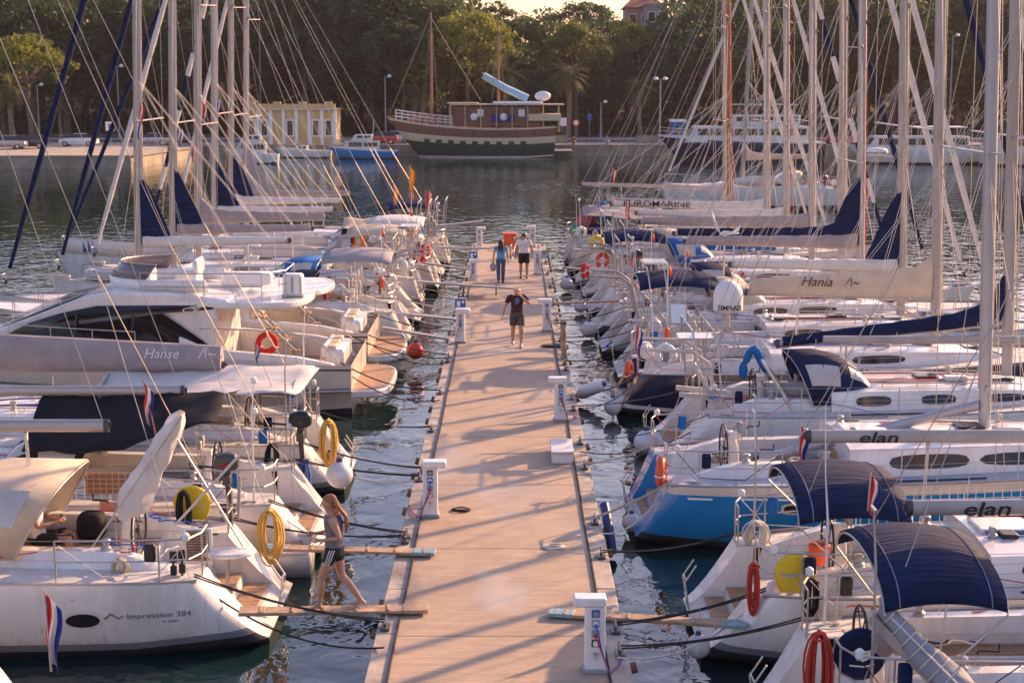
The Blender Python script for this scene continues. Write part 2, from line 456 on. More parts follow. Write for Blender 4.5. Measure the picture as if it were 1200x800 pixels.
        cp.grid([[(x0, -yc, zf), (x0, yc, zf)], [(xc1, -yc, zf), (xc1, yc, zf)]])
        for sg in (1, -1):
            cp.grid([[(r - .02, sg * (yc + .004), zf), (r - .02, sg * (yc + .004), s.S(0) + .02)], [(x0 + .2, sg * (yc + .004), zf), (x0 + .2, sg * (yc + .004), s.S(0) + .02)]])
            cp.grid([[(x0, sg * yc, zf), (x0, sg * yc, s.S(0) + .02)], [(xc1, sg * yc, zf), (xc1, sg * yc, s.S(.3) + .02)]])
        cp.add([(xc1, -yc, zf), (xc1, yc, zf), (xc1, yc, S0 + .22), (xc1, -yc, S0 + .22)], [(0, 1, 2, 3)])
        cp.build('cockpit', 'gel', s.root, smooth=False)
        for sg in (1, -1):
            a, b = x0 + .75, xc1 - .05
            MB().box(((a + b) / 2, sg * (yc - .2), zf + .2), (b - a, .4, .4)).build('cockpit_seat', 'gel', s.root, bevel=.03)
            if s.lod > 0:
                tk = MB()
                for k in range(4): tk.box(((a + b) / 2, sg * (yc - .06 - k * .09), zf + .412), (b - a - .1, .08, .02))
                tk.build('seat_slats', 'teak', s.root, smooth=False)
            co = MB(); pts = []
            x1, x2 = r + .5, xc1 + .25
            rows = []
            for k in range(9):
                x = lerp(x1, x2, k / 8); w, S = s.wS(x); h = .24 * min(1, k / 2 + .1); yo = min(yc + .30, w - .18)
                rows.append([(x, sg * (yc + .01), S), (x, sg * (yc + .03), S + h), (x, sg * (yo - .06), S + h), (x, sg * (yo + .05), S)])
            co.grid(rows); co.add(rows[-1], [(0, 1, 2, 3)]); co.add(rows[0], [(3, 2, 1, 0)])
            co.build('coaming', 'gel', s.root, ang=50)
            if s.lod > 0:
                for xw in ((x0 + 1.2, xc1 - .35) if s.lod > 1 else (x0 + 1.3,)):
                    w, S = s.wS(xw)
                    MB().lathe([(.075, 0), (.08, .04), (.05, .07), (.055, .13), (.075, .15), (.06, .17), (.015, .18)], (xw, sg * (yc + .13), S + .235), 14).build('winch', 'steel', s.root)
        if s.table and s.lod > 0:
            MB().box((xc1 - 1.3, 0, zf + .36), (1.0, .42, .05)).box((xc1 - 1.3, 0, zf + .17), (.7, .14, .34)).build('cockpit_table', 'teak', s.root, bevel=.01)
        # toe rail
        rl = MB()
        for sg in (1, -1):
            rl.tube([(x, sg * (s.wS(x)[0] - .02), s.wS(x)[1] + .015) for x in xs], .024, 5)
        rl.build('toe_rail', s.__dict__.get('railm', 'alu'), s.root)
    def cab(s, u, k, sg):
        """cabin trunk surface: u 0..1 aft->fore, k 0 base..1 top edge ..2 centre line"""
        x = lerp(s.xc1, s.xr, u); w, S = s.wS(x)
        hw = min(w - .42, 1.30) * (1 - .55 * u ** 2.2) if u < 1 else .3
        h = s.cabh * (1 - u ** 2.6 * .93)
        if k <= 1: return Vector((x + .15 * k * (1 - u) * 0, sg * (hw - .13 * k), S + h * .88 * k))
        k -= 1; return Vector((x, sg * (hw - .13) * (1 - k), S + h * (.88 + .2 * (1 - (1 - k) ** 2))))
    def build_cabin(s):
        mb = MB(); rows = []
        ks = [0, .25, .5, .8, 1, 1.15, 1.5, 2]
        for i in range(17):
            u = i / 16
            a = [s.cab(u, k, 1) for k in ks]; b = [s.cab(u, k, -1) for k in ks[-2::-1]]
            rows.append(a + b)
        mb.grid(rows); mb.add(rows[0], [tuple(range(len(rows[0])))]); mb.add(rows[-1], [tuple(range(len(rows[0])))])
        cb = mb.build('coachroof', 'gel', s.root, ang=35)
        for sg in (1, -1):
            for (a, b) in s.__dict__.get('wins', ((.08, .26), (.31, .52))):
                wm = MB(); rr = []
                for i in range(9):
                    f = i / 8; f = .5 - .5 * cos(pi * f); u = lerp(a, b, f); e = max(0, 1 - abs(2 * f - 1) ** 3.4) ** .34; k0 = .5 - .26 * e; k1 = .5 + .26 * e
                    if b - a > .3: k1 = .5 + .27 * (1 - f ** 2.2) * e; k0 = .5 - .27 * e
                    rr.append([s.cab(u, k0, sg) + Vector((0, sg * .006, .002)), s.cab(u, k1, sg) + Vector((0, sg * .006, .002))])
                wm.grid(rr); wm.build('cabin_window', s.winm, cb)
        # companionway + hatches + handrails
        x = s.xc1; S = s.wS(x)[1]
        MB().box((x - .012, 0, S - .05), (.03, .62, .55)).build('companionway_door', 'teak' if s.lod > 1 else 'win', s.root, bevel=.01)
        MB().box((x + .5, 0, S + s.cabh * 1.08 + .02), (.8, .66, .07)).build('sliding_hatch', 'gel', s.root, bevel=.02)
        if s.lod > 0:
            for u in (.36, .62, .82):
                c = s.cab(u, 2, 1); MB().box((c.x, 0, c.z + .02), (.48, .46, .05)).build('deck_hatch', 'win', s.root, bevel=.015)
            for sg in (1, -1):
                hr = MB(); pts = [s.cab(u, 1.25, sg) + Vector((0, 0, .07)) for u in (.18, .3, .42, .54, .66)]
                hr.tube(pts, .014, 5)
                for p in pts: hr.cyl(p, p - Vector((0, 0, .08)), .012, n=5)
                hr.build('handrail', 'steel', s.root)
            # small stuff: cowl vents, coiled lines
            for sg in (1, -1):
                c = s.cab(.47, 1.4, sg)
                MB().lathe([(.05, 0), (.05, .08), (.075, .1), (.07, .15), (.02, .17)], c, 10).build('vent', 'steel', s.root)
    def build_rails(s):
        r = s.rake; h = .62
        # pushpit
        for sg in (1, -1):
            pb = MB()
            P = lambda x, z, i=.08: Vector((x, sg * (s.wS(x)[0] - i), s.wS(x)[1] + z))
            pts = [P(r + 1.9, h), P(r + 1.2, h), P(r + .5, h), P(r + .1, h), Vector((r - .02, sg * (s.wS(r)[0] - .35), s.s0 + h)), Vector((r - .02, sg * (s.yc + .02), s.s0 + h))]
            pb.tube(pts, .0145, 6)
            pts2 = [p - Vector((0, 0, .30)) for p in pts]; pb.tube(pts2, .011, 6)
            for p in (pts[0], pts[2], pts[4], pts[5]): pb.cyl(p, Vector((p.x, p.y, s.S(0) - .01)), .0135, n=6)
            pb.build('pushpit', 'steel', s.root)
        xs = [r + 1.9 + (s.L - 1.6 - r - 1.9) * k / 4 for k in range(5)]
        for sg in (1, -1):
            top = []
            for k, x in enumerate(xs):
                w, S = s.wS(x); p = Vector((x, sg * (w - .07), S)); q = p + Vector((0, 0, h)); top.append(q)
                if 0 < k: MB().cyl(p, q, .013, .011, n=6).build('stanchion', 'steel', s.root)
            ll = MB()
            for dz in (0, -.28): ll.tube([q + Vector((0, 0, dz)) for q in top], .0045 if s.Y < 40 else .007, 4)
            ll.build('lifeline', 'wire', s.root)
            if s.nets and sg == s.nets:
                nt = MB(); st = .14
                tot = xs[-2] - xs[0]; n = int(tot / st)
                for k in range(n):
                    x = xs[0] + k * st; w, S = s.wS(x); nt.cyl((x, sg * (w - .07), S + .03), (x, sg * (w - .07), S + h - .02), .006, n=3, cap=False)
                for z in [.05 + .12 * j for j in range(5)]:
                    nt.tube([(x, sg * (s.wS(x)[0] - .07), s.wS(x)[1] + z) for x in [xs[0] + tot * j / 8 for j in range(9)]], .006, 3)
                nt.build('safety_net', 'netw', s.root)
        # pulpit
        pp = MB(); x0 = s.L - 1.6
        pts = []
        for f in (1, -1):
            seg = [Vector((x, f * (s.wS(x)[0] + .02), s.wS(x)[1] + h + .03)) for x in (x0, s.L - .8, s.L - .25)]
            pts += seg if f == 1 else seg[::-1]
        pp.tube(pts, .015, 6)
        for p in (pts[0], pts[2], pts[3], pts[5]): pp.cyl(p, (p.x - .05, p.y * .8, s.wS(p.x)[1]), .014, n=6)
        pp.build('pulpit', 'steel', s.root)
        MB().box((s.L - .45, 0, s.s1 + .06), (.5, .16, .1)).tube([(s.L - .3, 0, s.s1 + .1), (s.L + .15, 0, s.s1 - .02), (s.L + .2, 0, s.s1 - .3)], .03, 6).box((s.L + .12, 0, s.s1 - .38), (.3, .3, .05), taper=.4).build('bow_anchor', 'steel', s.root, bevel=.01)
    def build_rig(s):
        xm, mh = s.xm, s.mh; w, S = s.wS(xm); zb = S + s.cabh * .95 if xm < s.xr else S
        tr = s.mrake; mw = s.mw
        mp = lambda f: Vector((xm - tr * mh * .1 * f, 0, zb + (mh - zb) * f))     # slight aft rake
        s.mp = mp
        n = 14; rows = []
        mb = MB()
        mw *= .88; prof = [(cos(a) * (.125 if cos(a) > 0 else .10) * mw, sin(a) * .075 * mw) for a in [2 * pi * k / n for k in range(n)]]
        for f in (0, .25, .5, .75, 1):
            k = 1 - .25 * max(0, f - .6) / .4
            rows.append([mp(f) + Vector((x * k, y * k, 0)) for x, y in prof])
        mb.grid(rows, closed=True)
        mo = mb.build('mast', s.mast, s.root, ang=60)
        # sail track + winches on mast
        MB().beam(mp(.05) - Vector((.105 * mw, 0, 0)), mp(.98) - Vector((.10 * mw, 0, 0)), .02, .03).build('mast_track', 'alud', mo, smooth=False)
        for sg in (1, -1):
            MB().lathe([(.05, 0), (.045, .05), (.055, .09), (.02, .1)], (0, 0, 0), 10, axis='y').xform(Matrix.Translation((xm, sg * .07, zb + .75)) @ Matrix.Scale(sg, 4, (0, 1, 0))).build('mast_winch', 'steel', mo)
        fr = {1: (.5,), 2: (.34, .64), 3: (.27, .5, .74)}[s.spread]
        tips = {1: [], -1: []}
        wr = .007 if s.Y < 32 else .009
        for i, f in enumerate(fr):
            l = (s.B / 2 - .25) * (1 - .18 * i)
            for sg in (1, -1):
                a = mp(f); b = a + Vector((-.35, sg * l, .06)); tips[sg].append(b)
                MB().beam(a, b, .09 * mw, .03).build('spreader', s.mast, mo, smooth=False)
        for sg in (1, -1):
            cp = Vector((xm - .35, sg * (w - .12), S)); cq = Vector((xm - .15, sg * (w - .2), S)); cr = Vector((xm + .5, sg * (w - .3), S))
            top = mp(.985)
            MB().tube([cp] + tips[sg] + [top], wr, 4, cap=False).build('cap_shroud', 'wire', s.root)
            MB().tube([cq, mp(fr[0] - .01)], wr, 4, cap=False).build('lower_shroud', 'wire', s.root)
            if s.lod > 0: MB().tube([cr, mp(fr[0] - .02)], wr, 4, cap=False).build('lower_shroud', 'wire', s.root)
            if len(fr) > 1: MB().tube([tips[sg][0], mp(fr[1] - .01)], wr, 4, cap=False).build('upper_shroud', 'wire', s.root)
            MB().cyl(cp, cp + (tips[sg][0] - cp).normalized() * .3, .014, n=6).build('turnbuckle', 'steel', s.root)
        # forestay with furled genoa
        a = Vector((s.L - .25, 0, s.s1 + .12)); b = mp(.93)
        fs = MB(); fs.tube([a, b], wr, 4, cap=False); fs.build('forestay', 'wire', s.root)
        if s.furl:
            nn = 26; pts = [a.lerp(b, lerp(.05, .93, k / nn)) for k in range(nn + 1)]
            rr = [(.03 + .07 * sin(pi * clamp(.12 + .8 * k / nn)) ** .8) * (1 + .12 * R.uniform(-1, 1)) for k in range(nn + 1)]
            fm = ['navy', 'sail', 'flagw'] if s.furl == 'striped' else [s.furl]
            g = MB(); g.tube(pts, rr, 9, cap=True)
            if s.furl == 'striped': g.mi = [0 if (i // 9) % 5 < 3 else 1 for i in range(len(g.f))]
            g.build('furled_genoa', fm, s.root)
            MB().lathe([(.05, 0), (.10, .01), (.10, .03), (.04, .04), (.04, .14), (.10, .15), (.10, .17), (.03, .18)], (0, 0, 0), 14).xform(Matrix.Translation(a.lerp(b, .012)) @ (b - a).to_track_quat('Z', 'Y').to_matrix().to_4x4()).build('furling_drum', 'black', s.root)
            if s.__dict__.get('clew', False):
                c = a.lerp(b, .16); c2 = a.lerp(b, .07)
                MB().add([c, c2, c2 + Vector((-.95, .05, .35)), c + Vector((-.5, 0, 0))], [(0, 1, 2, 3)]).build('sail_clew', 'sail', s.root, solid=.02)
        # backstay
        if s.backstay:
            bs = MB(); r = s.rake
            j = mp(1) .lerp(Vector((r + .1, 0, s.s0)), .72)
            if s.split:
                bs.tube([mp(1), j], wr, 4, cap=False)
                for sg in (1, -1): bs.tube([j, (r + .12, sg * (s.wS(r + .12)[0] - .18), s.s0)], wr, 4, cap=False)
            else: bs.tube([mp(1), (r + .1, 0, s.s0)], wr, 4, cap=False)
            bs.build('backstay', 'wire', s.root)
        # halyards
        hy = MB()
        for dx, dy in ((.16, .05), (.17, -.07), (-.02, .12)) [: 1 + s.lod]:
            hy.tube([mp(.02) + Vector((dx, dy, 0)), mp(.98) + Vector((dx * .7, dy * .7, 0))], wr * .9, 4, cap=False)
        hy.build('halyard', 'wire' if R.random() < .7 else 'roper', s.root)
        # masthead gear
        t = mp(1)
        MB().box(t + Vector((-.05, 0, .05)), (.4, .05, .06)).cyl(t + Vector((-.2, 0, .05)), t + Vector((-.2, 0, .9)), .008, n=4).cyl(t + Vector((.1, 0, .05)), t + Vector((.1, 0, .3)), .03, n=6).build('masthead_gear', 'black', mo)
        # steaming light
        p = mp(.55) + Vector((.14, 0, 0)); MB().box(p, (.1, .08, .13)).build('deck_light', 'black', mo, bevel=.02)
        # boom
        if s.boomlen:
            bz = S + s.boomz; a = Vector((xm - .13, 0, bz)); b = Vector((xm - .13 - s.boomlen, 0, bz + s.boomlen * s.boomup)); s.ba, s.bb = a, b
            br = .085 * (1.15 if s.lod > 1 else 1)
            m = MB(); d = b - a; pr = [(sin(t) * .75, cos(t)) for t in [2 * pi * k / 14 for k in range(14)]]
            m.grid([[p + Vector((0, y * br, z * br)) for y, z in pr] for p in (a, b)], closed=True)
            bo = m.build('boom', s.boomm, s.root, ang=60)
            e = MB(); e.grid([[p + Vector((0, y * br * 1.03, z * br * 1.03)) for y, z in pr] for p in (b, b + Vector((-.07, 0, 0)))], closed=True)
            e.add([b + Vector((-.07, y * br * 1.03, z * br * 1.03)) for y, z in pr], [tuple(range(14))]); e.tube([b + Vector((-.03, 0, -.06)), b + Vector((-.09, 0, -.02)), b + Vector((-.09, 0, .06))], .02, 5)
            e.build('boom_end_cap', 'dgrey', bo)
            MB().tube([b, mp(1)], wr * .85, 4, cap=False).build('topping_lift', 'wire', s.root)
            # mainsheet
            ms = MB(); c = a.lerp(b, .72); zf = s.s0 + .1
            for dy in (-.05, 0, .05): ms.cyl(c + Vector((0, dy, -.1)), (c.x - .05, dy * 2, zf + .4), .007, n=4, cap=False)
            ms.box(c + Vector((0, 0, -.16)), (.05, .05, .12)).box((c.x - .05, 0, zf + .45), (.06, .06, .14)); ms.build('mainsheet', 'ropew', s.root)
            MB().beam(mp(.03) + Vector((-.1, 0, 0)), a.lerp(b, .3) + Vector((0, 0, -.06)), .045, .045).build('kicker', s.boomm, s.root)
            if s.lazy:
                lz = MB(); q = mp(.42)
                for sg in (1, -1):
                    for f in (.3, .6, .88): lz.tube([q + Vector((-.05, sg * .1, 0)), a.lerp(b, f) + Vector((0, sg * .12, .05))], wr * .7, 3, cap=False)
                lz.build('lazy_jack', 'ropew', s.root)
            if s.tri:
                p = a + Vector((.02, 0, .05)); tp = p + Vector((-.02, 0, 2.1)); rows = []
                for k in range(7):
                    f = k / 6; c = p.lerp(tp, f); wd = .95 * (1 - f) ** .8 + .05
                    rows.append([c + Vector((-wd * g, .10 * (1 - g) * sg_, 0)) for g, sg_ in ((0, 1), (.4, 1), (1, 0), (.4, -1), (0, -1))])
                MB().grid(rows, closed=True).build('mast_sail_cover', s.tri, s.root, ang=70)
            if s.cover:
                cm, ch, collar = s.cover
                rows = []; N = 22
                for k in range(N + 1):
                    f = k / N; p = a.lerp(b, f * .98 + .005)
                    h = ch * (1 - .55 * f) * (1 + .05 * sin(k * 2.1)) + collar * exp(-f * 16); wd = .15 * (1 - .25 * f) * (1 + .08 * sin(k * 1.3))
                    rw = []
                    for j in range(13):
                        t = j / 12 * 2 - 1; an = t * pi * .97
                        zz = -br * .9 + (h + br) * (.5 + .5 * cos(an)) ** .8; yy = wd * sin(an) * (1.1 - .5 * (zz / max(h, .1)) if zz > 0 else 1)
                        rw.append(p + Vector((0, yy, zz)))
                    rows.append(rw)
                cv = MB(); cv.grid(rows); cv.add(rows[0], [tuple(range(13))]); cv.add(rows[-1], [tuple(range(13))])
                s.coverobj = cv.build('sail_cover', cm, s.root, ang=70)
                tie = MB()
                for f in (.12, .3, .48, .66, .84):
                    p = a.lerp(b, f); tie = MB(); tie.tube([p + Vector((0, -.1, -.1)), p + Vector((0, -.13, 0)), p + Vector((0, .0, ch * (1 - .55 * f) + .02)), p + Vector((0, .13, 0)), p + Vector((0, .1, -.1))], .008, 4)
                    if s.Y < 45: tie.build('cover_tie', 'ropew', s.coverobj)
    def build_hood(s, m, clearm='clear'):
        x1 = s.xc1; S = s.wS(x1)[1]; top = S + s.cabh + .62 + s.__dict__.get('hoodup', 0); hw = 1.18; aft = s.__dict__.get('hoodaft', .75)
        rows = []
        for (x, zt, wk) in ((x1 + .95, S + s.cabh * 1.05 + .02, .72), (x1 + .7, lerp(S + s.cabh, top, .5), .84), (x1 + .35, top - .10, .95), (x1 - .15, top, 1.0), (x1 - aft, top - .03, 1.02)):
            rw = []
            for j in range(15):
                an = pi * j / 14; c, sn = cos(an), sin(an)
                y = hw * wk * (abs(c) ** .6) * (1 if c > 0 else -1); z = S + .12 + (zt - S - .12) * sn ** .55
                xs_ = x + (sn ** .6 - 1) * (x - x1 - .15) * .42 if x < x1 - .2 else x
                rw.append(Vector((xs_, y, z)))
            rows.append(rw)
        h = MB().grid(rows).build('sprayhood', m, s.root, ang=80, solid=.012)
        for (i0, i1, j0, j1) in ((0, 2, 5, 9), (0, 2, 2, 5), (0, 2, 9, 12)):
            wn = MB(); rr = []
            for i in range(5):
                fi = lerp(i0 + .25, i1 - .2, i / 4); k = int(min(fi, 3.999)); ff = fi - k; r_ = []
                for j in range(5):
                    jj = lerp(j0 + .3, j1 - .3, j / 4); kj = int(jj); fj = jj - kj
                    p = rows[k][kj].lerp(rows[k][kj + 1], fj).lerp(rows[k + 1][kj].lerp(rows[k + 1][kj + 1], fj), ff)
                    r_.append(p + Vector((.016, 0, .012)))
                rr.append(r_)
            wn.grid(rr); wn.build('hood_window', clearm, h)
        for sg in (0, 1):
            wn = MB(); a = 1 if sg == 0 else 13; b = 4 if sg == 0 else 10; rr = []
            for i in range(4):
                fi = lerp(2.3, 3.7, i / 3); k = int(fi); ff = fi - k; r_ = []
                for j in range(4):
                    jj = lerp(a, b, j / 3); kj = int(min(jj, 12.99)); fj = jj - kj
                    p = rows[k][kj].lerp(rows[k][kj + 1], fj).lerp(rows[k + 1][kj].lerp(rows[k + 1][kj + 1], fj), ff)
                    r_.append(p + Vector((0, .016 if sg == 0 else -.016, .01)))
                rr.append(r_)
            wn.grid(rr); wn.build('hood_window', clearm, h)
        fr = MB()
        for k in (2, 4): fr.tube([p - Vector((0, 0, .03)) for p in rows[k]], .013, 6)
        fr.build('hood_frame', 'steel', h)
    def build_bimini(s, m, x0=.55, x1=2.7, z=1.85, hw=1.2, rise=.35, droop=.06):
        S = s.s0; rows = []
        for i in range(9):
            f = i / 8; x = lerp(x0, x1, f); e = -droop * (2 * f - 1) ** 2 * 2
            rows.append([Vector((x, hw * sin(lerp(-1.45, 1.45, j / 12)) / sin(1.45), S + z + e - rise + rise * 1.0 * cos(lerp(-1.45, 1.45, j / 12)) ** .75 - .012 * abs(sin(i * pi / 2)) * 0)) for j in range(13)])
        b = MB().grid(rows).build('bimini', m, s.root, ang=80, solid=.015)
        seam = MB()
        for k in (1, 7): seam.tube([p + Vector((0, 0, .014)) for p in rows[k]], .006, 4)
        seam.build('bimini_seam', 'greyc', b)
        fr = MB(); xb = (x0 + x1) / 2 - .1
        for k, xx in ((0, xb), (4, xb + .02), (8, xb)):
            pts = [Vector((xx, -hw * .98, S + .28))] + [p - Vector((0, 0, .03)) for p in rows[k]] + [Vector((xx, hw * .98, S + .28))]
            fr.tube(pts, .0145, 6)
        fr.build('bimini_frame', 'steel', b)
        return b
    def build_wheel(s, y=0, x=None, R_=.45):
        x = s.rake + 1.15 if x is None else x
        zf = s.s0 - .48
        ped = MB(); ped.tube([(x + .22, y, zf), (x + .2, y, zf + .8), (x + .15, y, zf + 1.0)], [.13, .10, .08], 10); ped.box((x + .2, y, zf + 1.03), (.2, .24, .1))
        ped.build('wheel_pedestal', 'gel', s.root, bevel=.01)
        cz = zf + .78; wh = MB(); pts = [(x + .02, y + R_ * cos(t), cz + R_ * sin(t)) for t in [2 * pi * k / 28 for k in range(28)]]
        wh.tube(pts, .017, 7, closed=True)
        for k in range(6):
            t = 2 * pi * k / 6; wh.cyl((x + .03, y, cz), (x + .02, y + R_ * cos(t), cz + R_ * sin(t)), .009, n=5)
        wh.lathe([(.04, -.03), (.05, 0), (.03, .03)], (x + .04, y, cz), 10, axis='x')
        wh.build('steering_wheel', 'black' if s.lod > 1 else 'steel', s.root)
        g = MB(); zt = zf + 1.1
        g.tube([(x + .32, y - .16, zf + .2), (x + .32, y - .16, zt), (x + .32, y + .16, zt), (x + .32, y + .16, zf + .2)], .013, 6)
        g.build('pedestal_guard', 'steel', s.root)
        ins = MB(); ins.box((x + .30, y - .1, zt + .1), (.07, .16, .2)).box((x + .30, y + .11, zt + .08), (.06, .14, .15)); ins.build('chart_plotter', 'grey', s.root, bevel=.015)
    def arch(s, x=None, h=1.9, m='steel', panels=0):
        x = s.rake + .15 if x is None else x
        w = s.wS(x)[0] - .2; a = MB()
        for dx in (0, .45):
            a.tube([(x + dx, -w, s.s0), (x + dx - .15, -w, s.s0 + h * .8), (x + dx - .2, -w + .25, s.s0 + h), (x + dx - .2, w - .25, s.s0 + h), (x + dx - .15, w, s.s0 + h * .8), (x + dx, w, s.s0)], .02, 6)
        for z in (.5, 1.0, 1.45):
            for sg in (1, -1): a.cyl((x - .1, sg * w, s.s0 + z), (x + .4, sg * w, s.s0 + z), .012, n=5)
        a.build('stern_arch', m, s.root)
        for k in range(panels):
            y = (k - (panels - 1) / 2) * 1.15
            MB().box((x + .1, y, s.s0 + h + .08), (.62, 1.05, .035)).box((x + .1, y, s.s0 + h + .1), (.56, .98, .006), mi=1).build('solar_panel', ['solarw', 'solar' if R.random() < .4 else 'solarw'], s.root)
    def davits(s, m='gel2'):
        for sg in (1, -1):
            y = sg * .75; z = s.s0 + .1; x = s.rake + .1
            MB().tube([(x + .2, y, z - .1), (x, y, z + .9), (x - .35, y, z + 1.15), (x - 1.3, y, z + 1.2)], [.045, .045, .04, .03], 8).build('davit', m, s.root)
    def full(s):
        s.sx += 0
        s.xc1 = s.__dict__.get('xc1', s.rake + 3.2); s.xr = s.__dict__.get('xr', s.L * .80)
        s.build_hull(); s.build_deck(); s.build_cabin()
        if s.rails: s.build_rails()
        if s.mh: s.build_rig()
        if s.hood: s.build_hood(s.hood)
        if s.bimini: s.build_bimini(s.bimini)
        if s.wheels == 1: s.build_wheel()
        if s.wheels == 2:
            s.build_wheel(.5); s.build_wheel(-.5)
        return s
    # ---- markings on the near hull side
    def hull_y(s, x, z):
        lo, hi = 0., 1.
        S = s.S(x / s.L); zb = s.hp(x, 0).z; q = clamp((z - zb) / (S - zb)); return s.hp(x, q).y
    def decal(s, vs, fs, x, z, m, name, parent=None, off=.006, q=None):
        d = -1 if s.side == 'L' else 1; out = []
        for a, b in vs:
            X = x + d * a; Z = z + b; S = s.S(X / s.L); zb = s.hp(X, 0).z; qq = clamp((Z - zb) / (S - zb))
            if X < 1.8:                                   # undo the raked stern
                xb = X
                for _ in range(6): xb = X - s.rake * qq ** .72 * max(0, 1 - xb / 1.8)
                p = s.hp(max(0, xb), qq)
            else: p = s.hp(X, qq)
            out.append((X, s.sgn * (p.y + off), Z))
        mb = MB(); mb.add(out, fs); return mb.build(name, m, parent or s.hullo, smooth=False, norm=False, solid=.004)
    def htext(s, txt, x, z, size, m='ink', **k):
        vs, fs = text2d(txt, size, **k); return s.decal(vs, fs, x, z, m, 'hull_lettering')
    def covertext(s, txt, f, dz, size, m='ink', y=.16, tilt=0, parent=None, **k):
        """text on the near side of the boom or its cover; f = fraction along the boom from the mast"""
        vs, fs = text2d(txt, size, **k); d = -1 if s.side == 'L' else 1; p = s.ba.lerp(s.bb, f); sl = s.boomup * -d * (1 if d == -1 else 1)
        out = [(p.x + d * a, s.sgn * y - s.sgn * tilt * b, p.z + dz + b + (-s.boomup * d * a)) for a, b in vs]
        return MB().add(out, fs).build('lettering', m, parent or s.root, smooth=False, norm=False, solid=.004)

def ellipse(rx, rz, n=24, p=2.0):
    vs = []
    for k in range(n):
        a = 2 * pi * k / n; c, s_ = cos(a), sin(a)
        vs.append((rx * abs(c) ** (2 / p) * (1 if c > 0 else -1), rz * abs(s_) ** (2 / p) * (1 if s_ > 0 else -1)))
    return vs, [tuple(range(n))]
# ------------------------------------------------------------------ world, sun, camera
SUN_EL, SUN_AZ = radians(21), radians(43)          # azimuth from +X towards +Y (front right of the camera)
w = bpy.data.worlds.new('World'); SC.world = w; w.use_nodes = True
nt = w.node_tree; sky = nt.nodes.new('ShaderNodeTexSky'); sky.sky_type = 'NISHITA'; sky.sun_disc = False
sky.sun_elevation = SUN_EL; sky.sun_rotation = radians(90) - SUN_AZ
sky.air_density = 1.4; sky.dust_density = 1.8; sky.ozone_density = 2.0
tint = nt.nodes.new('ShaderNodeMixRGB'); tint.blend_type = 'MULTIPLY'; tint.inputs[0].default_value = 1; tint.inputs[2].default_value = (1.10, .90, 1.06, 1)
nt.links.new(sky.outputs[0], tint.inputs[1]); nt.links.new(tint.outputs[0], nt.nodes['Background'].inputs[0]); nt.nodes['Background'].inputs[1].default_value = .12
sd = bpy.data.lights.new('sun', 'SUN'); sd.energy = 5.0; sd.angle = radians(.55); sd.color = (1.0, .60, .32)
so = bpy.data.objects.new('sun', sd); COL.objects.link(so)
dirv = Vector((cos(SUN_EL) * cos(SUN_AZ), cos(SUN_EL) * sin(SUN_AZ), sin(SUN_EL)))
so.rotation_euler = dirv.to_track_quat('Z', 'Y').to_euler(); so.location = dirv * 300
so['label'] = 'low evening sun'; so['category'] = 'sun'
cd = bpy.data.cameras.new('camera'); cam = bpy.data.objects.new('camera', cd); COL.objects.link(cam); SC.camera = cam
cam.location = (0, 0, CAMH); cam.rotation_euler = (pi / 2 - PITCH, 0, 0)
cd.sensor_width = 36; cd.lens = 36 * F / 1200; cd.clip_end = 4000; cd.clip_start = .5
cd.dof.use_dof = True; cd.dof.focus_distance = 27; cd.dof.aperture_fstop = 3.6
SC.view_settings.view_transform = 'Standard'; SC.view_settings.look = 'None'; SC.view_settings.gamma = 1
SC.view_settings.exposure = EXPOSURE = 1.08
SC.cycles.max_bounces = 7; SC.cycles.diffuse_bounces = 3; SC.cycles.glossy_bounces = 4; SC.cycles.transmission_bounces = 3
SC.cycles.caustics_reflective = False; SC.cycles.caustics_refractive = False; SC.cycles.use_denoising = True
SC.cycles.sample_clamp_indirect = 6; SC.cycles.use_adaptive_sampling = True; SC.cycles.adaptive_threshold = .02

